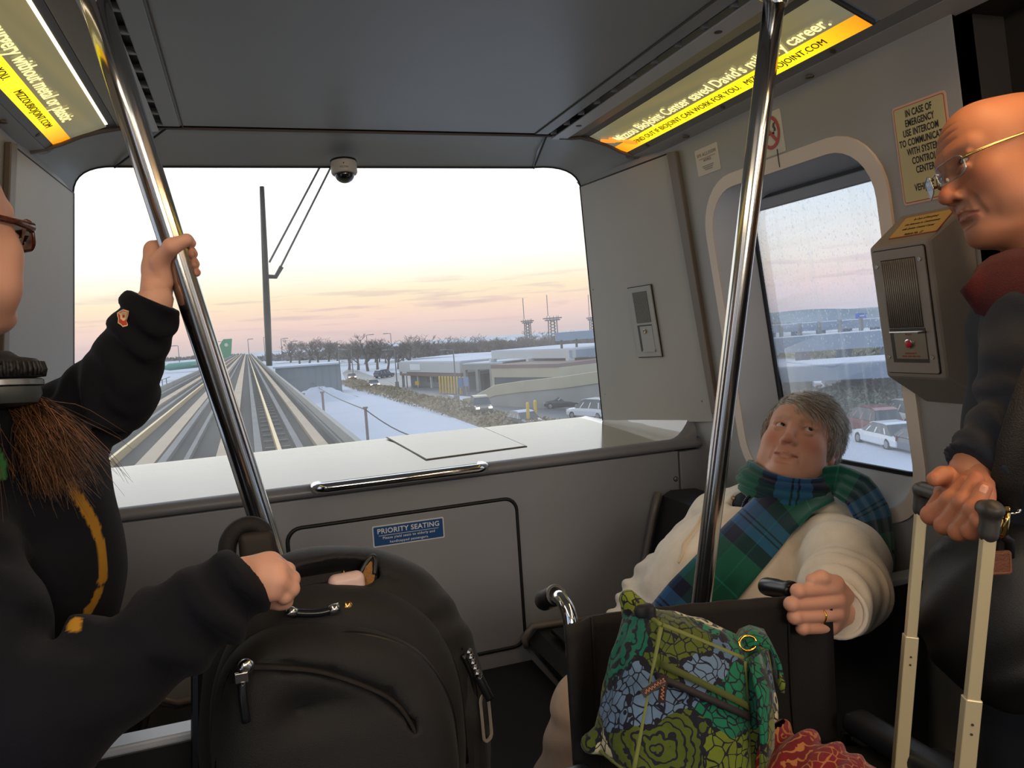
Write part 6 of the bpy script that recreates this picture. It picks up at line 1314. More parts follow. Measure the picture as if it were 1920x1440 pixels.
    # lock over the shoulder
    m = 1500; st = np.array([atd(u, v_, d_) for u, v_, d_ in zip(r.uniform(-60, 70, m), r.uniform(735, 760, m), r.uniform(.93, 1.0, m))]); en = np.array([atd(u, v_, d_) for u, v_, d_ in zip(r.normal(95, 42, m), r.uniform(800, 905, m), r.uniform(.92, .97, m))])
    dr = en-st; ln = np.linalg.norm(dr, axis=1); dn = dr/ln[:, None]
    hair_mesh(H, 'shoulder_lock', st, dn+V(0, 0, .5), ln*1.15, 7, .0007, lambda P_, t: V(0, 0, -.22)+dn*.22+.16*np.sin(np.arange(len(P_))[:, None]*.37+t*7+np.array([0, 2., 4.])), .10, 12, tone[r.choice(4, m, p=[.3, .3, .3, .1])])
    # sweatshirt
    j = Sdf(); j.cap(neck, c0, .06, .12, k=.05); j.cap(c0, c1, .125, .128, k=.05); j.ell(atd(85, 1040, 1.02), (.072, .085, .075), k=.06); j.cap(c1, c2, .128, .135, k=.05); j.cap(sl, s_r, .075, k=.05)
    j.chain([sl, el, wl-unit(wl-el)*.012], [.075, .060, .043], k=.03); j.chain([s_r, e_r, w_r-unit(w_r-e_r)*.02], [.085, .068, .048], k=.03)
    cb = w_r-unit(w_r-e_r)*.085; j.ell(cb, (.050, .050, .048), k=.02)
    fold(j, sl, el, .065, .0075, 3.0, 3, .8, .7); fold(j, el, wl, .05, .006, 3.5, 4, .8, .6); fold(j, e_r, w_r, .07, .010, 4.0, 6, .8, .7); fold(j, s_r, e_r, .085, .008, 2.6, 8, .8, .6); lump(j, .004, 26, 5)
    for wq, eq, rq in ((wl, el, .0355), (w_r, e_r, .040)): n_ = unit(wq-eq); j.cap(wq-n_*.050, wq-n_*.006, rq+.002, rq, k=.006); j.half(wq-n_*.004, n_, k=.003, reach=.07)
    j.half(c2+V(0, 0, -.05), (0, 0, -1), k=.008)
    jv, jf = j.arrays(h=.0045); jm = np_mesh('sweatshirt', jv, jf); navy = np.array(lin('#0e0f17')); gold = np.array(lin('#a87a26')); C = np.tile(navy, (len(jv), 1))
    for path, wd in (([(70, 846), (112, 888), (150, 935), (178, 985), (192, 1035), (193, 1085)], .0085), ([(186, 1110), (168, 1145), (140, 1172)], .0075)):
        s_ = march(j, path, off=0); C[seg_dist(jv, list(s_)) < wd] = gold
    s_ = march(j, [(-8, 846), (2, 868), (6, 892)], off=0); C[seg_dist(jv, list(s_)) < .006] = np.array(lin('#3f7a44'))
    paint(jm, C); J = link('sweatshirt', jm, knit('sweat_fleece', '#23242f', .9, .3, 800, attr='Col', sheen=.03), P); J['label'] = 'navy sweatshirt with a curved gold stripe'
    # small woven patch on the sleeve
    def patch(pix, m, z, name='patch'):
        Q_ = march(j, pix, off=z); q_ = MB(); c_ = Q_.mean(0); q_.add([c_]+list(Q_), [(0, i+1, (i+1) % len(Q_)+1) for i in range(len(Q_))]); o = q_.build(name, m, J); solid(o, .0012, 0); return o
    O_ = [(220, 587), (224, 584), (231, 580), (241, 583), (240, 592), (237, 602), (240, 608), (239, 611), (230, 613), (226, 609), (221, 606), (222, 598), (220, 592)]
    patch(O_, mat('patch_cream', '#f0c9a0', .8), .0020); cx_, cy_ = 231, 597; patch([(cx_+(u-cx_)*.82, cy_+(v_-cy_)*.86) for u, v_ in O_], mat('patch_red', '#b5402c', .8), .0032, 'patch_red_outline'); patch([(223, 588), (226, 587), (230, 584), (239, 586), (237, 597), (234, 601), (229, 602), (226, 598), (226, 591)], mat('patch_cream', '#f0c9a0', .8), .0044, 'patch_centre')
    t_ = Sdf()
    for hp in hips: t_.chain([hp+V(0, 0, .05), V(hp[0], hp[1], .48), V(hp[0]-.02, hp[1], .07)], [.11, .075, .06], k=.04)
    t_.half((0, 0, .03), (0, 0, -1)); tv, tf = t_.arrays(h=.011); link('leggings', np_mesh('leggings', tv, tf), knit('black_leggings', '#16171b'), P)
    for hp in hips: s_ = Sdf(); s_.cap((hp[0]-.05, hp[1]-.04, .045), (hp[0]+.11, hp[1]+.08, .04), .040, .036, k=.02); s_.half((0, 0, .006), (0, 0, -1)); sv, sf = s_.arrays(h=.009); link('shoe', np_mesh('shoe', sv, sf), mat('shoe_black', '#15151a', .4), P)
    eyeglasses(pose, 'tortoiseshell eyeglasses worn by the woman at the left', mat('tortoiseshell', '#4a1d10', .2, var=.6, vscale=120), LENS, mat('tortoiseshell', '#4a1d10', .2), .052, .038, -.010, .106, .0021, True)
    # headphones resting round the neck
    hpn = empty('headphones', atd(5, 705, .90), 'black padded headphones resting round the neck of the woman at the left', 'headphones'); ax = unit(atd(15, 660, .90)-atd(20, 745, .90)); c_ = atd(-3, 748, .905)
    q = MB(); q.lathe([(.030, .048), (.041, .046), (.047, .040), (.048, .030), (.045, .024), (.030, .022)], c_, ax, 40); q.build('cushion', mat('ear_cushion', '#141312', .6, bump=.6, bscale=160), hpn, smooth='auto')
    q = MB(); q.lathe([(.046, .022), (.0475, .021), (.0475, .015), (.046, .014)], c_, ax, 40); q.build('ring', mat('dull_silver', '#7f817f', .35, .7), hpn, smooth='auto'); q = MB(); q.lathe([(.044, .013), (.045, .004), (.040, -.006), (.020, -.010), (.004, -.011)], c_, ax, 40); q.build('cup', mat('cup_charcoal', '#3a3e3d', .45), hpn, smooth='auto')
    for k in range(44):
        a = 2*PI*k/44; w = V(0, 0, 1); e1 = unit(np.cross(w, ax)); e2 = np.cross(ax, e1); d_ = e1*math.cos(a)+e2*math.sin(a); q = MB(); q.tube([c_+ax*.025+d_*.0475, c_+ax*.033+d_*.0495, c_+ax*.042+d_*.0470], .0022, 5); o = q.build('rib', mat('ear_cushion', '#141312', .6), hpn, True)
    nb = pose((0, -.03, -.17)); arc = []
    for i in range(15): a = PI*(.15+1.25*i/14); arc.append(nb+xx*.085*math.cos(a-PI*.35)-fw*.085*math.sin(a-PI*.35)+V(0, 0, .006))
    q = MB(); q.tube([c_+ax*.004]+arc, .008, 8, flat=1.6); q.build('headband', mat('headband_black', '#1b1b1c', .5), hpn, True)
    return P
left_woman()
# ================================================================== things in the car
def pole(A, B, r, label):
    A, B = np.asarray(A, float), np.asarray(B, float); t = empty('grab_pole', B, label, 'pole'); d = unit(A-B)
    q = MB(); q.tube([B+(A-B)*i/8 for i in range(9)], r, 28); q.build('tube', STEEL, t, True)
    for p, ax in ((A, V(0, 0, -1)), (B, V(0, 0, 1))): q = MB(); q.lathe([(r*1.9, 0), (r*1.9, .006), (r*1.2, .016), (r*1.02, .03)], p, ax, 24); q.build('flange', STEEL, t, smooth='auto')
    return t
a, b = atd(177, 0, 1.13), atd(511, 1040, 1.32); k = (2.008-b[2])/(a[2]-b[2]); A_ = b+(a-b)*k; k2 = (.0-b[2])/(a[2]-b[2]); pole(A_, b+(a-b)*k2, .0205, 'chrome pole at the left, leaning and gripped by the woman in navy')
a, b = atd(1452, 0, 1.43), atd(1314, 1140, 1.56); k = (2.0-b[2])/(a[2]-b[2]); pole(b+(a-b)*k, b+(a-b)*((.0-b[2])/(a[2]-b[2])), .0198, 'chrome pole standing in front of the seated woman')
# ------------------------------------------------------------------ benches along the side walls
def bench(s):
    f = (lambda P: np.array(P, float)) if s > 0 else mir
    t = empty('bench_seat', f((1.1, 1.75, 0)), 'dark moulded bench seat along the %s wall by the windscreen' % ('right' if s > 0 else 'left'), 'seat')
    prof = [(1.34, .40), (.80, .40), (.745, .425), (.735, .455), (.765, .485), (.90, .478), (1.06, .470), (1.12, .50), (1.165, .64), (1.205, .78), (1.225, .84), (1.255, .855), (1.345, .85)]
    q = MB(); y0, y1 = 1.345, 2.165
    q.grid([[f((x, y, z)) for x, z in prof] for y in (y0, y0+.02, (y0+y1)/2, y1-.02, y1)]); q.add([f((x, y1, z)) for x, z in prof], [tuple(range(len(prof)))]); q.add([f((x, y0, z)) for x, z in prof], [tuple(range(len(prof)))]); q.build('shell', SEATM, t, smooth='auto')
    q = MB(); q.grid([[f((x, y, z)) for x, z in ((.79, .492), (.90, .490), (1.05, .482), (1.105, .505))] for y in (y0+.05, 1.75, y1-.06)]); o = q.build('cushion', SEATTOP, t, True); solid(o, .012, 1)
    q = MB(); q.tube([f((1.163, y1-.004, .58)), f((1.185, y1-.004, .68)), f((1.222, y1-.004, .80))], .004, 6); q.build('rib', mat('seat_highlight', '#4a525c', .25), t)  # paler tube stands in for a highlight along the seat back
    q = MB(); q.tube([f((x-.012, y1+.004, z+.012)) for x, z in prof[2:11]], .011, 8); q.build('edge', mat('seat_edge', '#77716c', .35), t, True)
    q = MB(); q.boxf(f((0, 0, 0)), V(1, 0, 0), V(0, 1, 0), V(0, 0, 1), *sorted((float(f((.86, 0, 0))[0]), float(f((1.36, 0, 0))[0]))), y0+.01, y1-.01, 0, .40); q.build('plinth', mat('plinth_black', '#151619', .6), t)
    p = empty('partition', f((1.2, 1.315, 0)), 'dark end partition with pale top edge between the %s bench and door' % ('right' if s > 0 else 'left'), 'partition')
    q = MB(); x0, x1 = sorted((float(f((.88, 0, 0))[0]), float(f((1.385, 0, 0))[0]))); q.boxf(V(0, 0, 0), V(1, 0, 0), V(0, 1, 0), V(0, 0, 1), x0, x1, 1.300, 1.330, .0, .788); q.build('panel', mat('partition_black', '#141416', .5), p, bevel=.004)
    q = MB(); q.boxf(V(0, 0, 0), V(1, 0, 0), V(0, 1, 0), V(0, 0, 1), x0, x1, 1.292, 1.338, .7885, .803); q.build('cap', mat('partition_cap', '#b9bec9', .35), p, bevel=.004)
bench(1); bench(-1)
# ------------------------------------------------------------------ fixed fittings of the front
def ceiling_camera():
    c = at(644, 306, y=2.455); c[2] += .004; t = empty('security_camera', c, 'small white security camera with dark dome above the windscreen', 'camera'); ax = unit(V(0, -.10, -1))
    q = MB(); q.lathe([(.040, -.004), (.041, 0), (.041, .002)], c, ax, 32); q.build('gasket', BLACK, t)
    q = MB(); q.lathe([(.0395, .002), (.040, .006), (.040, .034), (.037, .039), (.032, .040)], c, ax, 36); q.build('housing', mat('camera_white', '#cfc7bd', .4), t, smooth='auto')
    q = MB(); q.lathe([(.030*math.cos(a), .040+.026*math.sin(a)) for a in [PI/2*i/10 for i in range(10)]]+[(.001, .066)], c, ax, 32); q.build('dome', mat('camera_dome', '#17131a', .06, spec=.8, coat=.6), t, smooth=True)
    F = Frame(c+ax*.024-unit(V(c[0], c[1], 0))*.0402, unit(V(c[1], -c[0], 0)), -ax); 
    text('VICON', F, 0, 0, .0085, mat('camera_ink', '#5a5048', .6), t, z=.0008, extr=.0002); q = MB(); q.lathe([(.002, 0), (.002, .001)], F.p(0, .012, .0004), F.n, 10); q.build('screw', DARK, t)
    return t
ceiling_camera()
def pillar_intercom():
    tl, bR = PILLAR_T, PILLAR_B; te = onp(1256, 287, WALL.o, WALL.n); F = Frame((tl+te+bR)/3, te-tl, tl-bR)
    P = [F.pix(u, v) for u, v in ((1180, 540), (1223, 534), (1243, 668), (1201, 668))]; c = sum(P)/4; w, h = abs(P[1][0]-P[0][0]), abs(P[0][1]-P[3][1]); sh = (P[0][0]-P[3][0])/h
    t = empty('call_panel', F.p(*c), 'narrow ribbed vent panel with a lock, set in the right windscreen pillar', 'panel'); z = .004
    L = lambda a, b, cc: F.p(c[0]+a+sh*b, c[1]+b, cc)
    def quad(a0, a1, b0, b1, z0, z1, nm, m, bev=0.): q = MB(); q.prism([L(a0, b0, z0), L(a1, b0, z0), L(a1, b1, z0), L(a0, b1, z0)], F.n*(z1-z0)); return q.build(nm, m, t, bevel=bev)
    hw, hh = w/2, h/2
    quad(-hw-.003, hw+.003, -hh-.003, hh+.003, z, z+.002, 'gasket', BLACK); quad(-hw, hw, -hh, hh, z+.001, z+.006, 'plate', mat('panel_pale', '#a5a59e', .4), .001)
    quad(-hw*.62, hw*.62, -hh*.02, hh*.86, z+.0055, z+.0065, 'recess', DARK)
    for k in range(14): a_ = -hw*.62+hw*1.24*(k+.5)/14; quad(a_-.0011, a_+.0011, -hh*.01, hh*.85, z+.006, z+.008, 'slat', mat('slat_grey', '#8d8c86', .4))
    quad(-hw*.62, hw*.62, -hh*.84, -hh*.08, z+.0055, z+.0066, 'recess', DARK); quad(-hw*.42, hw*.62, -hh*.80, -hh*.12, z+.0062, z+.007, 'pocket_plate', mat('panel_pale', '#a5a59e', .4)); quad(-hw*.42, hw*.62, -hh*.86, -hh*.80, z+.006, z+.010, 'ledge', mat('panel_pale', '#a5a59e', .4))
    q = MB(); q.lathe([(.008, 0), (.008, .003), (.006, .004), (.004, .003)], L(.0, -hh*.26, z+.0068), F.n, 16); q.build('lock', mat('lock_brass', '#a58a72', .35, .6), t, smooth='auto')
pillar_intercom()
# ------------------------------------------------------------------ notices and the emergency intercom on the right wall
def sheet(F, pix, label, cat, m, th=.0015, r=.004, z=.0):
    P = [F.pix(*p) for p in pix]; a0, a1 = (P[0][0]+P[3][0])/2, (P[1][0]+P[2][0])/2; b1, b0 = (P[0][1]+P[1][1])/2, (P[2][1]+P[3][1])/2; c = ((a0+a1)/2, (b0+b1)/2); t = empty('notice', F.p(*c, z), label, cat); q = MB(); plate(q, F, rrect(a1-a0, b1-b0, r, 4, *c), z+.0003, z+th); q.build('sheet', m, t); return t, c, a1-a0, b1-b0
INK = mat('ink_black', '#1d1a16', .6); INKR = mat('ink_red', '#b03a2c', .6); INKG = mat('ink_faint', '#8f8278', .7)
def notices():
    t, c, w, h = sheet(WALL, ((1303, 283), (1345, 266), (1352, 317), (1310, 332)), 'small white paper notice high on the right wall near the corner', 'notice', PAPER)
    S = Frame(WALL.p(*c, .0018), WALL.x, WALL.y); text('SFI ALLISON', S, 0, h*.25, w*.12, INKG, t, z=.0003, extr=.0002, spacing=1.3); text('NOTICE', S, 0, h*.02, w*.09, INKG, t, z=.0003, extr=.0002)
    q = MB(); q.boxf(S.o, S.x, S.y, S.n, -w*.36, w*.36, h*.10, h*.125, 0, .0006); q.build('red_rule', mat('rule_faint', '#b98f80', .6), t)
    for k, b_ in enumerate((-.2, -.27, -.34)): q = MB(); q.boxf(S.o, S.x, S.y, S.n, -w*(.25-.05*k), w*(.25-.04*k), h*b_, h*(b_+.025), 0, .0005); q.build('print_line', INKG, t)
    # no smoking
    t, c, w, h = sheet(WALL, ((1418, 222), (1462, 203), (1474, 281), (1432, 300)), 'white no smoking sign with a red circle above the side window', 'sign', mat('sign_cream', '#d8d0c2', .5)); S = Frame(WALL.p(*c, .0018), WALL.x, WALL.y)
    R_ = w*.40; q = MB(); q.ring([S.p(R_*math.cos(a), h*.04+R_*math.sin(a)*1.15, .0006) for a in [2*PI*i/40 for i in range(40)]], [S.p(R_*.78*math.cos(a), h*.04+R_*.78*math.sin(a)*1.15, .0006) for a in [2*PI*i/40 for i in range(40)]]); o = q.build('red_circle', mat('sign_red', '#b8483c', .5), t); solid(o, .0006)
    q = MB(); q.prism([S.p(-R_*.66, h*.04+R_*.62, .0008), S.p(-R_*.50, h*.04+R_*.78, .0008), S.p(R_*.66, h*.04-R_*.62, .0008), S.p(R_*.50, h*.04-R_*.78, .0008)], S.n*.0006); q.build('red_bar', mat('sign_red', '#b8483c', .5), t)
    q = MB(); q.boxf(S.o, S.x, S.y, S.n, -R_*.62, R_*.40, -h*.02, h*.03, .0004, .0007); q.build('cigarette', INK, t)
    for k in range(2): q = MB(); q.tube([S.p(R_*(.40+.12*k)+.002*math.sin(i*1.5), h*.04+.004*i, .0008) for i in range(6)], .0009, 5); q.build('smoke', INK, t)
    # emergency sign
    t, c, w, h = sheet(WALL, ((1672, 203), (1774, 169), (1796, 362), (1697, 389)), 'tall cream emergency instruction sign with red border beside the man', 'sign', mat('sign_pink', '#dcb59c', .5), r=.007); S = Frame(WALL.p(*c, .0016), WALL.x, WALL.y)
    q = MB(); plate(q, S, rrect(w-.008, h-.008, .005, 4), 0, .0005); q.build('red_border', mat('border_red', '#b5493a', .5), t); q = MB(); plate(q, S, rrect(w-.0112, h-.0112, .004, 4), .0004, .0009); q.build('field', mat('sign_straw', '#c9bd8b', .5), t)
    for k, (line, b_) in enumerate((('IN CASE OF', .40), ('EMERGENCY', .305), ('USE INTERCOM', .21), ('TO COMMUNICATE', .115), ('WITH SYSTEM', .02), ('CONTROL', -.075), ('CENTER', -.17), ('VEHICLE 12', -.345))): text(line, S, 0, h*b_, h*.097, INK, t, z=.0011, bold=.022, sx=.60, extr=.0002, spacing=1.06)
notices()
def intercom():
    c = .085; F = Frame(WALL.o+WALL.n*c, WALL.x, WALL.y); P = [F.pix(u, v) for u, v in ((1640, 474), (1774, 452), (1802, 690), (1666, 707))]
    a0 = (P[0][0]+P[3][0])/2; b1 = (P[0][1]+P[1][1])/2; b0 = (P[2][1]+P[3][1])/2; a1 = a0+.128
    t = empty('intercom', WALL.p((a0+a1)/2, (b0+b1)/2), 'grey wall mounted emergency intercom box with grille and red button', 'intercom')
    body = mat('intercom_grey', '#8e857b', .5, bump=.12, bscale=600, var=.03, vscale=5); e = .010
    fr = [F.p(a0-e, b0-e), F.p(a1+e, b0-e), F.p(a1+e, b1+e), F.p(a0-e, b1+e)]; w = WALL; bk = [w.p(a0-e+.012, b0-e-.075, .0005), w.p(a1+e+.03, b0-e-.075, .0005), w.p(a1+e+.03, b1+e+.055, .0005), w.p(a0-e+.012, b1+e+.055, .0005)]
    q = MB(); q.add(fr+bk, [(0, 1, 2, 3), (4, 5, 6, 7), (0, 1, 5, 4), (1, 2, 6, 5), (2, 3, 7, 6), (3, 0, 4, 7)]); q.build('housing', body, t, bevel=.006)
    R = lambda x0, x1, y0, y1, r, z0, z1, nm, m, bv=0.: (lambda q: (plate(q, F, rrect(x1-x0, y1-y0, r, 4, (x0+x1)/2, (y0+y1)/2), z0, z1), q.build(nm, m, t, bevel=bv))[1])(MB())
    R(a0-.002, a1+.002, b0-.002, b1+.002, .006, .0002, .0010, 'gasket', BLACK); fp = R(a0, a1, b0, b1, .005, .0006, .0042, 'front_plate', mat('intercom_plate', '#968d82', .42, bump=.1, bscale=600), .0008)
    W, H = a1-a0, b1-b0; g0, g1 = a0+W*.16, a1-W*.17; h0, h1 = b0+H*.37, b1-H*.075
    R(g0, g1, h0, h1, .001, .0038, .0047, 'grille_recess', mat('grille_dark', '#1c1a18', .7))
    for k in range(17): x = g0+(g1-g0)*(k+.5)/17; q = MB(); q.tube([F.p(x, h0+.002, .0052), F.p(x, h1-.002, .0052)], .0018, 8); q.build('grille_bar', mat('grille_bar', '#857d73', .4), fp, True)
    w1 = b0+H*.365; w0 = b0+H*.085
    R(g0, g1+.003, w0, w1, .001, .0038, .0047, 'button_well', mat('well_dark', '#3d342a', .5)); R(g0+.010, g1+.001, w0+.008, w1-.006, .001, .0046, .0052, 'button_plate', mat('well_brass', '#8c806a', .35, .4))
    q = MB(); q.boxf(F.o, F.x, F.y, F.n, g0+.001, g1, w1-.008, w1-.0055, .0052, .008); q.build('hinge', CHROME, t); q = MB(); q.tube([F.p(g1-.012, w1-.009, .008), F.p(g1+.006, w1-.007, .008)], .002, 8); q.build('latch', DARK, t)
    bc = F.p((g0+g1)/2+.004, (w0+w1)/2+.004, .0052); q = MB(); q.lathe([(.0098, 0), (.0098, .003), (.008, .004)], bc, F.n, 24); q.build('button_ring', CHROME, t, smooth='auto'); q = MB(); q.lathe([(.0078, .002), (.0078, .005), (.006, .006)], bc, F.n, 24); q.build('button', mat('button_red', '#c0232e', .35), t, smooth='auto')
    text('PUSH', F, (g0+g1)/2+.004, w1-.013, .0062, INKR, t, z=.0054, extr=.0002); text('EMERGENCY', F, (g0+g1)/2+.004, w0+.019, .0050, INKR, t, z=.0054, extr=.0002); text('PRESS AND RELEASE', F, (g0+g1)/2+.004, w0+.013, .0050, INKR, t, z=.0054, extr=.0002)
    for a_, b_ in ((a0+W*.075, b1-H*.12), (a1-W*.085, b1-H*.10), (a0+W*.075, b0+H*.13), (a1-W*.085, b0+H*.13)): screw(F, a_, b_, .0042, SCREWM, t, .0042)
    # plate on the sloping top
    T = Frame((fr[2]+fr[3]+bk[2]+bk[3])/4, WALL.x, (bk[2]+bk[3]-fr[2]-fr[3])); T = Frame(T.o, T.x, T.y); sgn = 1 if T.n[2] > 0 else -1
    q = MB(); plate(q, T, rrect(.118, .066, .003, 3, .012, .002), .0006*sgn, .0014*sgn); q.build('label_border', mat('border_red', '#b5493a', .5), t); q = MB(); plate(q, T, rrect(.114, .062, .003, 3, .012, .002), .0012*sgn, .0019*sgn); q.build('label_field', mat('label_amber', '#c9a864', .45), t)
    for k, (ln, sz) in enumerate((('In Case of Emergency', .0085), ('Use Intercom to Communicate', .0085), ('with System Control Center', .0085), ('Vehicle No. 12', .0095))): text(ln, T, .012, .0215-.0145*k-(.003 if k == 3 else 0), sz, INK, t, z=.0021*sgn, extr=.0002, sx=.78, shear=.2, bold=.006)
    return t
intercom()
# rail end at the door post behind the man
t = empty('handrail', at(1832, 196, y=1.02), 'chrome handrail end on the dark door post above the man', 'handle'); p0 = atd(1822, 200, 1.66); q = MB(); q.tube([p0+V(.10, 0, .01), p0+V(.05, -.005, .012), p0+V(.015, -.01, .005), p0+V(.004, -.012, -.02), p0+V(.004, -.012, -.35)], .014, 14); q.build('bar', CHROME, t, True); q = MB(); q.lathe([(.028, 0), (.026, .006), (.015, .010)], p0+V(.10, 0, .01), V(-1, 0, 0), 20); q.build('flange', CHROME, t)
# ------------------------------------------------------------------ wheelchair, facing the camera
def wheelchair():
    L0 = atd(1068, 1118, 1.165); y0 = L0[1]; R0 = at(1527, 1110, y=y0); xl, xr = L0[0], R0[0]; zt = (L0[2]+R0[2])/2; seat = zt-.43
    t = empty('wheelchair', ((xl+xr)/2, y0-.2, 0), 'black wheelchair with chrome push handles facing the camera', 'wheelchair')
    FAB = mat('wheelchair_nylon', '#130f0d', .8, bump=.25, bscale=500, var=.08); PAD = mat('armrest_pad', '#202329', .38, bump=.05, bscale=300); FRM = mat('frame_black', '#141416', .3, .4)
    for x, dz in ((xl, L0[2]), (xr, R0[2])):
        pth = [V(x, y0, seat-.18), V(x, y0, dz-.055)]+[V(x, y0+.035*(1-math.cos(a)), dz-.055+.040*math.sin(a)) for a in [PI/2*i/6 for i in range(1, 7)]]+[V(x, y0+.07, dz-.015)]
        q = MB(); q.tube(pth, .0115, 16); q.build('push_post', CHROME, t, True)
        e = V(x, y0+.055, dz-.015); q = MB(); q.lathe([(.0165, 0), (.0175, .004), (.0175, .012), (.0155, .014), (.0160, .04), (.0172, .048), (.0172, .078), (.0155, .086), (.008, .090)], e, unit(V(.08, 1, -.45)) if x == xl else unit(V(.04, 1, -.20)), 22); q.build('handle_grip', mat('grip_rubber', '#17181a', .28), t, smooth='auto')
    # sling back with sewn sleeves round the posts
    n = 24; G_ = []
    ztl, ztr = at(1060, 1164, y=y0)[2], at(1497, 1128, y=y0)[2]; xr2 = xr+.004
    for i in range(n+1):
        z = 1-i/n; row = []
        for j in range(29):
            k = j/28; x = xl-.016+(xr2-xl+.032)*k; top = ztl*(1-k)+ztr*k-.010*math.sin(PI*k)*0; zz = top-(top-seat+.02)*(1-z); edge = min(k, 1-k); sag_ = .028*math.sin(PI*k)**.8*(.5+.5*math.sin(PI*min(1, (1-z)+.3))); row.append(V(x, y0-.017*min(1, max(0, (.095-edge)/.03))+.004*(edge > .07)+sag_*.7+.0025*math.sin(x*90+zz*20)*math.sin(PI*k), zz))
        G_.append(row)
    q = MB(); q.grid(G_); o = q.build('backrest', FAB, t, True); solid(o, .006, 0)
    for k in (.12, .88): q = MB(); q.tube([np.array(G_[i][int(k*28)])+V(0, -.006, 0) for i in range(0, n+1, 2)], .0022, 6); q.build('seam', mat('seam_black', '#0f0c0b', .8), t, True)
    q = MB(); q.grid([[V(xl-.01+(xr-xl+.02)*j/8, y0-.42*i/8+0., seat-.018*math.sin(PI*j/8)) for j in range(9)] for i in range(9)]); o = q.build('seat', FAB, t, True); solid(o, .010, 0)
    for s, x in ((-1, xl-.03), (1, xr+.03)):
        az = at(1590, 1350, y=y0-.03)[2]+(.010 if s > 0 else .045)
        B_ = Sdf(); B_.box((x, y0-.205, az), (.027, .165, .0175), r=.015); pv, pf = B_.arrays(h=.006); link('armrest', np_mesh('armrest', pv, pf), PAD, t)
        q = MB(); q.tube([V(x, y0-.03, seat-.02), V(x, y0-.03, az-.03), V(x, y0-.06, az-.016), V(x, y0-.34, az-.016), V(x, y0-.37, az-.03), V(x, y0-.37, seat-.02)], .010, 12); q.build('arm_frame', CHROME if s > 0 else FRM, t, True)
        q = MB(); q.boxf(V(x, 0, 0), V(0, 1, 0), V(0, 0, 1), V(1, 0, 0), y0-.36, y0-.04, seat-.02, az-.04, -.003, .003); q.build('side_guard', FRM, t)
        q = MB(); q.tube([V(x, y0-.0, seat-.04), V(x, y0-.42, seat-.03), V(x, y0-.47, seat-.10), V(x, y0-.50, .14)], .011, 10); q.build('side_rail', FRM, t, True)
        q = MB(); q.tube([V(x, y0+.01, seat-.16), V(x, y0-.44, seat-.20)], .011, 10); q.build('lower_rail', FRM, t, True)
        wx = x+s*.055; w = empty('wheel', (0, 0, 0)); w.parent = t; w.matrix_parent_inverse = Matrix.Translation(-t.location)
        c = V(wx, y0-.02, .305); ring_ = lambda r_, rr, nm, m, dx=0.: (lambda q: (q.tube([c+V(dx, r_*math.cos(a), r_*math.sin(a)) for a in [2*PI*i/48 for i in range(48)]], rr, 8, closed=True), q.build(nm, m, w, True))[1])(MB())
        ring_(.288, .015, 'tyre', TYRE); ring_(.268, .008, 'wheel_rim', CHROME); ring_(.25, .009, 'hand_rim', CHROME, s*.03)
        q = MB(); q.lathe([(.03, -.025), (.03, .025)], c, V(1, 0, 0), 16); q.build('hub', FRM, w)
        for k in range(20): a = 2*PI*k/20; q = MB(); q.tube([c, c+V(0, .262*math.cos(a), .262*math.sin(a))], .0016, 4); q.build('spoke', CHROME, w)
        c2 = V(x, y0-.40, .095); q = MB(); q.lathe([(.06, -.014), (.093, -.013), (.095, 0), (.093, .013), (.06, .014)], c2, V(1, 0, 0), 24); q.build('caster', TYRE, t, smooth='auto'); q = MB(); q.tube([c2+V(.03, 0, 0), c2+V(.03, .03, .12), V(x, y0-.38, seat-.20)], .009, 8); q.build('caster_fork', FRM, t, True)
        q = MB(); q.boxf(V(x-s*.09, y0-.60, .13), V(1, 0, 0), V(0, 1, -.25), V(0, .25, 1), -.07, .07, -.08, .08, -.006, .006); q.build('footplate', FRM, t, bevel=.003); q = MB(); q.tube([V(x, y0-.45, seat-.06), V(x, y0-.53, seat-.12), V(x-s*.01, y0-.55, .15)], .010, 8); q.build('hanger', CHROME, t, True)
    q = MB(); q.tube([V(xl-.03, y0-.2, seat-.18), V(xr+.03, y0-.2, seat-.05)], .010, 8); q.build('cross_brace', FRM, t); q = MB(); q.tube([V(xr+.03, y0-.22, seat-.18), V(xl-.03, y0-.22, seat-.05)], .010, 8); q.build('cross_brace', FRM, t)
    return t, xl, xr, y0, seat, zt
WC = wheelchair()
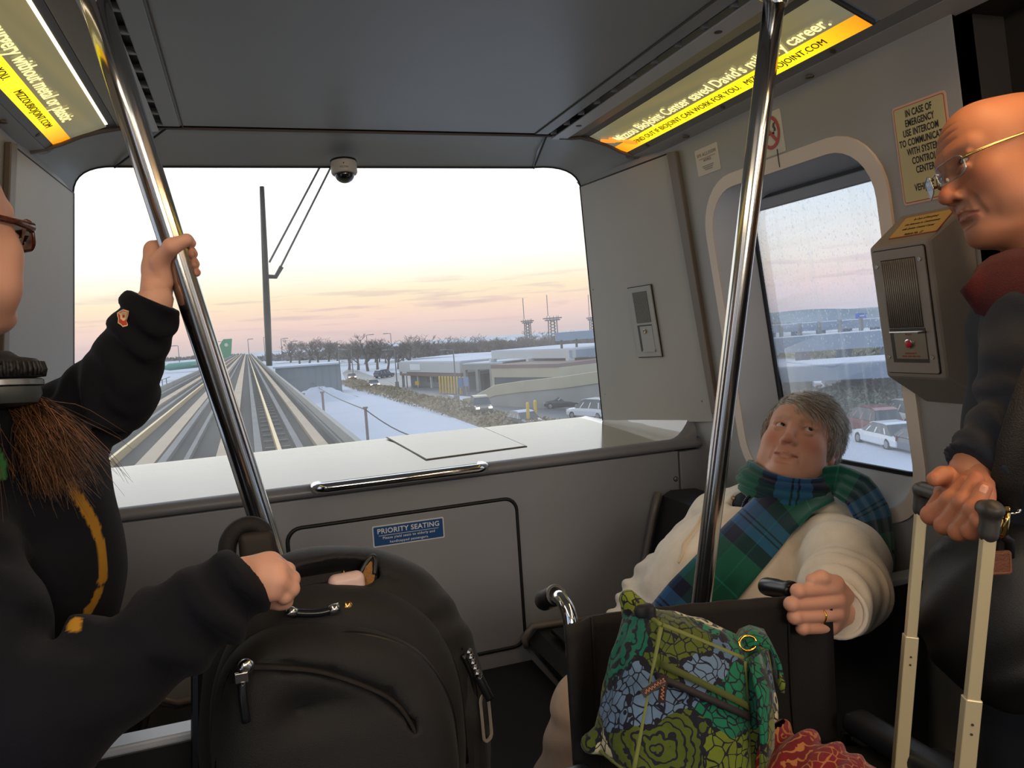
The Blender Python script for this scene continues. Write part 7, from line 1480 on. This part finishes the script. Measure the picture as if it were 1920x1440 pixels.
# ------------------------------------------------------------------ patterned cloth
def paisley(name, ground, pals, scale, line, seed=0., fine=55., rings=.45):
    m = bpy.data.materials.new(name); m.use_nodes = True; nt = m.node_tree; N = nt.nodes; L = nt.links; b = N['Principled BSDF']; b.inputs['Roughness'].default_value = .8; b.inputs['Specular IOR Level'].default_value = .25; b.inputs['Sheen Weight'].default_value = .15
    tc = N.new('ShaderNodeTexCoord'); mp = N.new('ShaderNodeMapping'); mp.inputs['Location'].default_value = (seed, seed*.7, seed*1.3); L.new(tc.outputs['Object'], mp.inputs[0])
    n0 = N.new('ShaderNodeTexNoise'); n0.inputs['Scale'].default_value = scale*1.3; n0.inputs['Detail'].default_value = 2; L.new(mp.outputs[0], n0.inputs[0])
    ad_ = N.new('ShaderNodeMix'); ad_.data_type = 'VECTOR'; ad_.inputs[0].default_value = .04; L.new(mp.outputs[0], ad_.inputs[4]); L.new(n0.outputs['Color'], ad_.inputs[5])
    v1 = N.new('ShaderNodeTexVoronoi'); v1.inputs['Scale'].default_value = scale; L.new(ad_.outputs[1], v1.inputs[0]); ve = N.new('ShaderNodeTexVoronoi'); ve.feature = 'DISTANCE_TO_EDGE'; ve.inputs['Scale'].default_value = scale; L.new(ad_.outputs[1], ve.inputs[0])
    sx = N.new('ShaderNodeSeparateColor'); L.new(v1.outputs['Color'], sx.inputs[0]); r = N.new('ShaderNodeValToRGB'); r.color_ramp.interpolation = 'CONSTANT'; e = r.color_ramp.elements
    while len(e) < len(pals): e.new(.5)
    for k, c in enumerate(pals): e[k].position = k/len(pals); e[k].color = (*lin(c), 1)
    L.new(sx.outputs[0], r.inputs[0])
    def M(op, a, b_=None, c=None):
        x = N.new('ShaderNodeMath'); x.operation = op
        for k, s in enumerate((a, b_, c)):
            if s is None: continue
            if isinstance(s, (int, float)): x.inputs[k].default_value = s
            else: L.new(s, x.inputs[k])
        return x.outputs[0]
    # rings that follow each motif, scalloped by small cells, plus leaf-like flecks
    v2 = N.new('ShaderNodeTexVoronoi'); v2.inputs['Scale'].default_value = scale*6.5; L.new(mp.outputs[0], v2.inputs[0]); v2e = N.new('ShaderNodeTexVoronoi'); v2e.feature = 'DISTANCE_TO_EDGE'; v2e.inputs['Scale'].default_value = scale*5.5; L.new(ad_.outputs[1], v2e.inputs[0])
    ring = M('SINE', M('MULTIPLY_ADD', v1.outputs['Distance'], fine, M('MULTIPLY', v2.outputs['Distance'], 5.))); l1 = M('GREATER_THAN', ring, .62); l2 = M('LESS_THAN', v2e.outputs['Distance'], .055); sel = M('GREATER_THAN', sx.outputs[1], rings); ln = M('MAXIMUM', M('MULTIPLY', l1, sel), M('MULTIPLY', l2, M('SUBTRACT', 1, sel)))
    edge = M('LESS_THAN', M('ADD', ve.outputs['Distance'], M('MULTIPLY', v2.outputs['Distance'], .12)), .085)
    mx = N.new('ShaderNodeMix'); mx.data_type = 'RGBA'; L.new(ln, mx.inputs[0]); L.new(r.outputs[0], mx.inputs[6]); mx.inputs[7].default_value = (*lin(line), 1)
    m2 = N.new('ShaderNodeMix'); m2.data_type = 'RGBA'; L.new(edge, m2.inputs[0]); L.new(mx.outputs[2], m2.inputs[6]); m2.inputs[7].default_value = (*lin(ground), 1); L.new(m2.outputs[2], b.inputs['Base Color'])
    q = N.new('ShaderNodeTexNoise'); q.inputs['Scale'].default_value = 70; L.new(tc.outputs['Object'], q.inputs[0]); bp = N.new('ShaderNodeBump'); bp.inputs['Strength'].default_value = .35; bp.inputs['Distance'].default_value = .006; L.new(q.outputs[0], bp.inputs['Height']); L.new(bp.outputs[0], b.inputs['Normal']); return m
def handbag():
    FLT, FRT, FLB, FRB = atd(1242, 1176, 1.04), atd(1392, 1238, 1.06), atd(1190, 1452, .985), atd(1404, 1510, 1.00); BLT, BRT, BLB, BRB = atd(1182, 1134, 1.12), atd(1436, 1216, 1.165), atd(1116, 1394, 1.06), atd(1462, 1470, 1.10)
    seat = WC[4]; base = seat+.010
    def low(P): return V(P[0], P[1], base)
    PAI = paisley('paisley_quilt', '#131420', ['#66741f', '#126a4c', '#c3bd98', '#4f6886', '#727f28', '#0f6550', '#bdb78e', '#4c591a', '#5f7792', '#176f50'], 13., '#161826', .3, 46.)
    t = empty('handbag', (FLB+FRB+BLB+BRB)/4, 'green blue and cream paisley quilted handbag on the wheelchair seat', 'bag')
    n = 22
    def S(a, b, c): # a: left-right, b: bottom-top, c: front-back
        p = (FLB*(1-a)+FRB*a)*(1-b)*(1-c)+(FLT*(1-a)+FRT*a)*b*(1-c)+(BLB*(1-a)+BRB*a)*(1-b)*c+(BLT*(1-a)+BRT*a)*b*c; return p
    ctr = S(.5, .5, .5)
    def skin(fa):
        G_ = []
        for i in range(n+1):
            row = []
            for j in range(n+1):
                a, b = i/n, j/n; P3 = fa(a, b); p = S(*P3); bul = (4*a*(1-a)*4*b*(1-b))**.6; pn = unit(p-ctr); row.append(p+pn*(.020*bul+.0028*math.sin(a*19+b*7)*math.sin(b*17-a*5)*bul))
            G_.append(row)
        return G_
    mb_ = MB(); mb_.grid(skin(lambda a, b: (a, b, 0))); f1 = mb_.build('front_panel', PAI, t, True); solid(f1, .004)
    mb_ = MB(); mb_.grid(skin(lambda a, b: (a, b, 1))); solid(mb_.build('back_panel', PAI, t, True), .004); mb_ = MB(); mb_.grid(skin(lambda a, b: (0, a, b))); solid(mb_.build('left_gusset', PAI, t, True), .004); mb_ = MB(); mb_.grid(skin(lambda a, b: (1, a, b))); solid(mb_.build('right_gusset', PAI, t, True), .004); mb_ = MB(); mb_.grid(skin(lambda a, b: (a, 1, b))); solid(mb_.build('top_panel', PAI, t, True), .004); mb_ = MB(); mb_.grid(skin(lambda a, b: (a, 0, b))); solid(mb_.build('base_panel', PAI, t, True), .004)
    PIP = mat('piping_lime', '#6d7538', .7)
    for A, B in ((FLT, FLB), (FRT, FRB), (FLT, FRT), (BLT, BLB), (FLT, BLT), (BLT, BRT), (FLB, FRB), (FLB, BLB)): q = MB(); q.tube([A+(B-A)*i/10+unit((A+B)/2-ctr)*.003 for i in range(11)], .0036, 7); q.build('piping', PIP, t, True)
    # corner ears: puffed corners at top left and bottom left
    for c_, d_ in ((BLT, V(-.004, .01, .026)), (BLB, V(-.022, 0, .006))): E_ = Sdf(); E_.cap(c_+unit(ctr-c_)*.03, c_+d_*.3, .030, .014, k=.01); ev_, ef = E_.arrays(h=.004); link('corner', np_mesh('corner', ev_, ef), PAI, t)
    # pocket flap line, tabs with script, zip pull
    nf = unit(np.cross(FRT-FLT, FLT-FLB)); nf = nf if np.dot(nf, CW-ctr) > 0 else -nf
    fp = lambda a, b, z=.026: S(a, b, 0)+nf*z
    BRN = mat('binding_black', '#1b1418', .7); q = MB(); q.grid([[fp(a, .66-.06*a+w, .008+.018*(4*a*(1-a))**.6+.003) for w in (-.026, .026)] for a in [i/14 for i in range(15)]]); solid(q.build('pocket_binding', BRN, t, True), .003)
    q = MB(); q.grid([[fp(a, b-.08*a, .008+.019*(4*a*(1-a))**.6+.0035) for b in (.725, .75, .775)] for a in [i/14 for i in range(15)]]); solid(q.build('pocket_trim', mat('olive_binding', '#454e1b', .8), t, True), .002)
    SCR = mat('script_copper', '#b87a5a', .6)
    for (u0, v0, u1, v1, w) in ((1204, 1302, 1246, 1274, 14), (1246, 1266, 1240, 1318, 14)):
        A, B = atd(u0, v0, .965), atd(u1, v1, .965); d_ = unit(B-A); s_ = unit(np.cross(d_, CW-A)); hw = w/2/1440*.985; q = MB(); q.prism([A-s_*hw, B-s_*hw, B+s_*hw, A+s_*hw], unit(A-CW)*.003); q.build('leather_tab', mat('tab_brown', '#2a1a18', .6), t)
        L_ = np.linalg.norm(B-A); q = MB(); q.tube([A+d_*L_*(.12+.76*i/30)+s_*hw*.45*math.sin(i*1.25)*(1 if i % 7 else .4)+unit(CW-A)*.0008 for i in range(31)], .0006, 4); q.build('script', SCR, t)
    q = MB(); q.tube([atd(1190, 1135, 1.085), atd(1186, 1126, 1.085), atd(1192, 1122, 1.085), atd(1198, 1130, 1.085)], .0018, 6); q.build('zip_pull', BLACK, t); B_ = Sdf(); B_.box(atd(1208, 1145, 1.075), (.015, .008, .009), r=.007); B_.box(atd(1221, 1156, 1.065), (.006, .007, .016), r=.005); bv_, bf_ = B_.arrays(h=.003); link('zip_flap', np_mesh('zip_flap', bv_, bf_), mat('zip_black', '#16141c', .7), t)
    # straps on the right-hand end, gold ring
    sp = [atd(1382, 1215, 1.11), atd(1392, 1196, 1.11), atd(1412, 1188, 1.105), atd(1440, 1196, 1.095), atd(1456, 1225, 1.085), atd(1464, 1262, 1.075), atd(1462, 1280, 1.07)]; 
    q = MB(); q.grid([[p+V(.013*w, .030*w, .006*w) for w in (-.7, 0, .7)] for p in sp]); o = q.build('strap', PAI, t, True); solid(o, .005)
    q = MB(); q.grid([[p+V(.028*w, .016*w, 0) for w in (-.6, 0, .6)] for p in [atd(1418, 1232, 1.06), atd(1436, 1300, 1.02), atd(1442, 1380, 1.005), atd(1440, 1450, 1.005)]]); o = q.build('strap', PAI, t, True); solid(o, .004)
    c = atd(1402, 1206, 1.085); q = MB(); q.tube([c+V(.014*math.cos(a), .004*math.sin(a), .009*math.sin(a)) for a in [2*PI*i/20 for i in range(20)]], .0022, 8, closed=True); q.build('strap_ring', mat('gold', '#d6a94a', .18, 1.0), t, True)
    return t
handbag()
def red_cloth():
    c = atd(1530, 1440, 1.02); S_ = Sdf(); z0 = WC[4]; S_.ell(atd(1475, 1452, 1.03), (.050, .06, .045), k=.04); S_.ell(atd(1535, 1478, 1.0), (.06, .07, .045), k=.04); S_.ell(atd(1600, 1505, .98), (.055, .07, .04), k=.04); S_.ell(atd(1466, 1410, 1.06), (.018, .03, .030), k=.03)
    fold(S_, atd(1440, 1420, 1.05), atd(1640, 1470, .98), .07, .009, 4.2, 3, .8, .6); lump(S_, .005, 50, 8); v, f = S_.arrays(h=.004)
    o = link('folded_cloth', np_mesh('folded_cloth', v, f), paisley('red_paisley', '#6d1014', ['#6c0f16', '#610f15', '#74151c', '#661913', '#6c0f16'], 13., '#9a6234', 4.1, 52., .72)); tag(o, 'crumpled red cloth with gold pattern beside the handbag on the wheelchair', 'cloth')
red_cloth()
# ------------------------------------------------------------------ wheeled backpack under the woman's hand
def backpack():
    A = atd(652, 1300, 1.10); ux = unit(V(1, .10, -.012)); uz = unit(V(.02, .10, 1)); un = unit(np.cross(ux, uz)); uz = np.cross(un, ux); R = np.array([ux, -un, uz]).T      # un points towards the viewer
    loc = lambda x, y, z: A+ux*x-un*y+uz*z                    # x right, y away, z up
    px = lambda u, v, y: onp(u, v, A-un*y, un)
    NY = mat('ballistic_nylon', '#080706', .66, bump=.35, bscale=900, var=.08, vscale=30, sheen=.05); t = empty('backpack', loc(0, .05, -.55), 'black wheeled backpack with open top pocket standing before the front panel', 'bag')
    def chunk(nm, fn, h=.005, m=NY): s_ = Sdf(); fn(s_); v, f = s_.arrays(h=h); return link(nm, np_mesh(nm, v, f), m, t)
    def body(s_):
        y = .115; P = [px(u, v, y) for u, v in ((478, 1430), (484, 1260), (520, 1170), (575, 1133), (640, 1130), (700, 1136), (752, 1172), (796, 1250), (818, 1340), (822, 1450))]
        P = spl(P, 4); s_.chain(P, [.078]*len(P), k=.02); P = P[::4]; s_.chain([p-uz*.22 for p in P[1:-1]], [.078]*(len(P)-2), k=.03); s_.box(loc(0, y, -.28), (.150, .078, .26), R, .06, k=.03)
        s_.ell(px(612, 1092, .07), (.085, .040, .030), R, k=.012, mode='s'); lump(s_, .0035, 30, 3); fold(s_, px(700, 1060, y), px(850, 1240, y), .09, .003, 2.5, 4, .8, 1.)
        s_.chain([px(u, v, .05) for u, v in ((540, 1070), (640, 1066), (740, 1085))], [.0025]*3, k=.006, mode='s')
    chunk('body', body, .0055)
    def middle(s_):
        y = .045; P = [px(u, v, y) for u, v in ((478, 1440), (484, 1290), (520, 1205), (560, 1184), (620, 1172), (690, 1177), (748, 1212), (788, 1284), (806, 1440))]
        P = spl(P, 5); s_.chain(P, [.056]*len(P), k=.012); s_.box(loc(-.005, y, -.26), (.135, .055, .26), R, .05, k=.03); lump(s_, .0025, 34, 9)
    chunk('main_compartment', middle, .005)
    def front(s_):
        y = -.018; P = [px(u, v, y) for u, v in ((474, 1440), (478, 1330), (494, 1272), (545, 1246), (610, 1244), (680, 1248), (742, 1276), (784, 1342), (792, 1440), (794, 1560))]
        P = spl(P, 5); s_.chain(P, [.047]*len(P), k=.012); s_.box(loc(-.012, y, -.26), (.125, .048, .26), R, .04, k=.03); s_.ell(loc(.0, y-.03, -.12), (.125, .030, .13), R, k=.03); lump(s_, .0028, 34, 6)
        s_.chain([px(u, v, y-.05) for u, v in ((450, 1246), (540, 1250), (620, 1262), (725, 1303), (771, 1355), (795, 1430))], [.0045]*6, k=.010, mode='s')
    FP = chunk('front_pocket', front, .005)
    pip = mat('piping_black', '#0b0908', .42); Z = mat('zip_brown', '#1c1510', .5, bump=.5, bscale=1500)
    edge = [(413, 1440), (415, 1300), (430, 1235), (462, 1202), (533, 1186), (610, 1183), (680, 1188), (766, 1217), (818, 1280), (845, 1340), (850, 1440)]
    def rim(pts, y, r, dz, w):                                 # piping that follows the rounded edge of a compartment
        Q = spl([px(u, v, y) for u, v in pts], 5); out = []
        for i, p in enumerate(Q): tg = unit(Q[min(i+1, len(Q)-1)]-Q[max(i-1, 0)]); n_ = np.cross(un, tg); out.append(p+n_*r+un*dz)
        q = MB(); q.tube(out, w, 8); q.build('piping', pip, t, True)
    rim(((474, 1440), (478, 1330), (494, 1272), (545, 1246), (610, 1244), (680, 1248), (742, 1276), (784, 1342), (792, 1440), (794, 1560)), -.018, .0440, .020, .0052)
    rim(((484, 1290), (520, 1205), (560, 1184), (620, 1172), (690, 1177), (748, 1212), (788, 1284), (806, 1440)), .045, .0530, .018, .0050)
    q = MB(); q.tube(spl([px(u, v, -.068) for u, v in ((462, 1250), (540, 1252), (620, 1264), (725, 1306), (771, 1358), (795, 1430))]), .0075, 8, flat=.5); q.build('zip', Z, t, True)
    q = MB(); q.tube(spl([px(u, v, .05) for u, v in ((786, 1222), (830, 1228), (866, 1214))]), .004, 6); q.build('seam', pip, t, True)
    # mouth of the top pocket: standing lip with tan lining, a pale pouch in it
    lip = [px(664, 1112, .060), px(672, 1084, .062), px(684, 1060, .064), px(697, 1044, .066), px(704, 1050, .060), px(702, 1078, .050), px(696, 1112, .046)]
    q = MB(); q.grid([[p, p*.55+px(716, 1118, .07)*.45] for p in lip[3:]]); o = q.build('pocket_lip', NY, t, True); solid(o, .005)
    q = MB(); q.tube(spl(lip[:6]), .0042, 7); q.build('lip_binding', pip, t, True)
    q = MB(); q.prism([lip[0], lip[1], lip[2], lip[3]+V(0, 0, -.004), lip[5], lip[6]], -un*-.003); q.build('lining', mat('tan_lining', '#8a6230', .8, bump=.6, bscale=300), t)
    s_ = Sdf(); s_.box(px(650, 1096, .050), (.027, .014, .018), R, .011); v, f = s_.arrays(h=.003); tag(link('pouch', np_mesh('pouch', v, f), mat('pale_pink', '#d9bab2', .35)), 'pale pink pouch poking out of the black backpack', 'pouch')
    # carry strap loop at the back
    arc = [px(u, v, .125) for u, v in ((425, 1075), (426, 1030), (432, 1008), (448, 990), (470, 984), (490, 992), (499, 1012), (500, 1035), (496, 1075))]
    q = MB(); q.tube(spl(arc), .0150, 12, flat=.9); q.build('carry_strap', mat('strap_black', '#0f0c0a', .7, bump=.4, bscale=700), t, True); s_ = Sdf(); s_.box(px(482, 1028, .115), (.026, .012, .026), R, .011); v, f = s_.arrays(h=.003); link('strap_pad', np_mesh('strap_pad', v, f), mat('strap_brown', '#221a13', .7), t)
    SIL = mat('zip_silver', '#d6d3cd', .18, 1.0); PULL = mat('pull_black', '#17191d', .25); GOL = mat('slider_gold', '#c9a060', .2, 1.0)
    def pull(P, nm, w=.0045, caps=True):
        q = MB(); q.tube(spl(P), w, 8); q.build(nm, PULL, t, True)
        if caps:
            for a, b in ((P[0], P[1]), (P[-1], P[-2])): d_ = unit(b-a); q = MB(); q.tube([a-d_*.001, a+d_*.013], w*1.25, 10); q.build('pull_cap', SIL, t, True)
    pull([px(u, v, -.012) for u, v in ((538, 1146), (565, 1150), (600, 1149), (634, 1140))], 'zip_pull', .0062)
    q = MB(); q.lathe([(.003, -.006), (.0075, -.004), (.0075, .004), (.003, .006)], px(652, 1137, .0), V(.3, -1, .2), 16); q.build('slider', GOL, t, True)
    q = MB(); q.lathe([(.004, -.006), (.010, -.004), (.010, .004), (.004, .006)], px(461, 1250, -.075), V(.2, -1, .1), 16); q.build('slider', SIL, t, True); q = MB(); q.box(px(453, 1270, -.078), (.016, .006, .013)); q.build('slider_tab', SIL, t, bevel=.001); pull([px(454, 1280, -.078), px(456, 1312, -.08), px(462, 1354, -.08)], 'zip_pull', .0055, False)
    for k in range(5): q = MB(); q.lathe([(.002, -.005), (.0055, -.002), (.0055, .002), (.002, .005)], px(880+4*k, 1222+10*k, .02+.004*(k % 2)), V(.3, -1, 0), 8); q.build('chain_link', SIL, t)
    pull([px(897, 1268, .015), px(908, 1290, .012), px(918, 1310, .012)], 'zip_pull', .0075, False)
    F = Frame(px(910, 1345, .03), unit(ux*.6-un*.4), uz); q = MB(); holed(q, F, rrect(.026, .075, .010, 5), rrect(.018, .066, .007, 5), 0, .003); q.build('tag_frame', mat('tag_clear', '#8d857a', .2), t)
    q = MB(); q.tube([px(842, 1152, .10), px(850, 1164, .09), px(858, 1174, .09)], .0045, 8); q.build('d_ring', SIL, t, True)
    for a_, b_ in ((562, 1088), (636, 1076)): q = MB(); c_ = px(a_, b_, .055); q.tube([c_+ux*x+uz*z for x, z in ((-.007, .004), (-.007, -.003), (.007, -.003), (.007, .004))], .0016, 6); q.build('buckle', GOL, t, True)
    q = MB(); q.grid([[px(u, v, .055)+uz*w for w in (-.006, 0, .006)] for u, v in ((556, 1092), (590, 1086), (640, 1078))]); o = q.build('inner_strap', mat('strap_black', '#0f0c0a', .7), t); solid(o, .003)
    # side pocket at the right, trolley and wheels
    def sidep(s_):
        P = [px(u, v, .07) for u, v in ((868, 1270), (874, 1330), (876, 1450))]; s_.chain(P, [.032, .036, .036], k=.02); s_.chain([p-un*.05 for p in P], [.032, .036, .036], k=.03); lump(s_, .003, 40, 5)
    chunk('side_pocket', sidep, .006)
    q = MB(); q.tube(spl([px(u, v, .04) for u, v in ((868, 1228), (886, 1270), (893, 1330), (896, 1440))]), .005, 7); q.build('side_piping', pip, t, True)
    q = MB(); q.boxf(loc(-.01, .08, -.56), ux, -un, uz, -.17, .15, -.11, .09, -.02, .05); q.build('base', mat('base_plastic', '#101011', .4), t, bevel=.008)
    for x in (-.14, .12): p = loc(x, .15, 0); q = MB(); q.lathe([(.03, -.014), (.038, -.012), (.038, .012), (.03, .014)], V(p[0], p[1], .0385), ux, 20); q.build('wheel', TYRE, t, smooth='auto')
    for u in (372, 398): q = MB(); q.tube([px(u, 1240, .10), px(u, 1500, .10)], .010, 8); q.build('trolley_tube', mat('trolley_black', '#1a1a1b', .3, .4), t)
    return t
backpack()
# ------------------------------------------------------------------ the man's case and shoulder bag
def suitcase():
    a, b = atd(1730, 918, 1.16), atd(1858, 955, .935); zt = (a[2]+b[2])/2; t = empty('suitcase', ((a[0]+b[0])/2, (a[1]+b[1])/2, 0), 'dark upright suitcase with a tall pale telescopic handle held by the man', 'suitcase')
    H = unit(V(*(b-a)[:2], 0)); nrm = unit(np.cross(H, V(0, 0, 1))); CH = mat('champagne_aluminium', '#cbbd98', .38, .35); tilt = V(-.012, 0, 0)
    fa, fb = atd(1694, 1352, 1.165), atd(1805, 1480, .95)
    top = .70
    for P, Q in ((a, fa), (b, fb)):
        d = unit(Q-P); base = P+d*((P[2]-top)/-d[2]); 
        sx_ = unit(np.cross(d, H)); mid = P+d*np.linalg.norm(base-P)*.52
        def bar(A, B, w, nm): q = MB(); hh = H*w*.5; ss = sx_*w*.62; q.add([A+hh+ss, A-hh+ss, A-hh-ss, A+hh-ss, B+hh+ss, B-hh+ss, B-hh-ss, B+hh-ss], [(0, 1, 2, 3), (4, 5, 6, 7), (0, 1, 5, 4), (1, 2, 6, 5), (2, 3, 7, 6), (3, 0, 4, 7)]); return q.build(nm, CH, t, bevel=.0015)
        bar(P+d*.02, mid+d*.02, .0125, 'inner_tube'); o = bar(mid, base+d*.02, .0158, 'outer_tube')
        for k in range(2): q = MB(); q.lathe([(.0016, 0), (.0016, .001)], mid+d*(.03+.012*k)+H*.0082, H, 8); q.build('rivet', DARK, o)
    S_ = Sdf(); m_ = (a+b)/2; S_.cap(a-H*.006, b+H*.006, .0125, .0130, k=.004, flat=(V(0, 0, 1), .8)); 
    for P, Q in ((a, fa), (b, fb)): d = unit(Q-P); S_.cap(P, P+d*.030, .0120, .0115, k=.005)
    v, f = S_.arrays(h=.0025); link('handle_grip', np_mesh('handle_grip', v, f), mat('grip_grey', '#37332f', .5), t)
    dm = unit((fa-a)+(fb-b)); c0 = m_+dm*((m_[2]-top)/-dm[2])
    S_ = Sdf(); R = np.array([H, np.cross(V(0, 0, 1), H), V(0, 0, 1)]).T; S_.box((c0[0], c0[1], top/2+.02)-R[:, 1]*.0, (.215, .13, top/2-.03), R, .04); lump(S_, .002, 30, 2); v, f = S_.arrays(h=.012); link('shell', np_mesh('shell', v, f), mat('case_black', '#0b0a0b', .6, bump=.3, bscale=500), t)
    for s1 in (-1, 1):
        for s2 in (-1, 1): p = V(c0[0], c0[1], .026)+R[:, 0]*.17*s1+R[:, 1]*.09*s2; q = MB(); q.lathe([(.018, -.012), (.026, -.010), (.026, .010), (.018, .012)], p, R[:, 0], 16); q.build('wheel', TYRE, t, smooth='auto')
    return t
suitcase()
def shoulder_bag():
    t = empty('shoulder_bag', atd(1850, 1150, 1.16), 'black soft shoulder bag with brown leather patch hanging from the man', 'bag'); LE = mat('bag_black', '#0c0a09', .55, bump=.2, bscale=700)
    S_ = Sdf(); S_.ell(atd(1835, 1150, 1.235), (.095, .075, .125), k=.05); S_.ell(atd(1900, 1160, 1.17), (.085, .075, .15), k=.05); S_.ell(atd(1835, 1060, 1.21), (.06, .05, .06), k=.04); lump(S_, .005, 36, 6); fold(S_, atd(1860, 1010, 1.2), atd(1850, 1300, 1.2), .12, .005, 3, 3, .8, 1.2); v, f = S_.arrays(h=.006); link('body', np_mesh('body', v, f), LE, t)
    g = mat('clasp_gold', '#d6b46a', .15, 1.0)
    q = MB(); q.tube([atd(1889, 958, 1.03), atd(1886, 978, 1.03), atd(1880, 1000, 1.035), atd(1875, 1006, 1.04)], [.004, .005, .006, .004], 10); q.build('clasp', g, t, True); q = MB(); q.tube([atd(1888, 962, 1.03), atd(1900, 963, 1.03), atd(1909, 961, 1.03), atd(1913, 955, 1.03), atd(1912, 950, 1.03)], .0022, 8); q.build('hook', mat('hook_steel', '#d8d4cc', .15, 1.0), t, True); q = MB(); q.lathe([(.005, 0), (.005, .006)], atd(1886, 956, 1.03), V(0, 0, 1), 12); q.build('clasp_collar', g, t)
    q = MB(); q.tube([atd(1864, 1046, 1.07), atd(1864, 1015, 1.06), atd(1878, 1003, 1.05), atd(1893, 1015, 1.06), atd(1893, 1046, 1.07)], .007, 8, flat=.5); q.build('strap_loop', LE, t, True)
    F = Frame(atd(1872, 1055, 1.055), RW @ V(1, .05, 0), RW @ V(0, 1, 0)); q = MB(); plate(q, F, rrect(.036, .033, .005, 4), -.003, .002); o = q.build('leather_patch', mat('patch_brown', '#6b3a20', .5, bump=.3, bscale=300), t, bevel=.001); q = MB(); q.tube(F.poly(rrect(.030, .027, .004, 4), .0024), .0005, 4, closed=True); q.build('stitching', mat('stitch', '#9a6a44', .7), t)
    st = [atd(1886, 955, 1.035), atd(1888, 900, 1.0), atd(1902, 830, .985), atd(1930, 740, .985), atd(1968, 640, .995), atd(2005, 560, 1.06), atd(2040, 520, 1.16), atd(2065, 530, 1.28)]
    q = MB(); q.grid([[p+V(.014*w, -.012*w, 0) for w in (-1, 0, 1)] for p in st]); o = q.build('strap', mat('strap_webbing', '#1a1512', .7, bump=.5, bscale=500), t, True); solid(o, .004)
shoulder_bag()
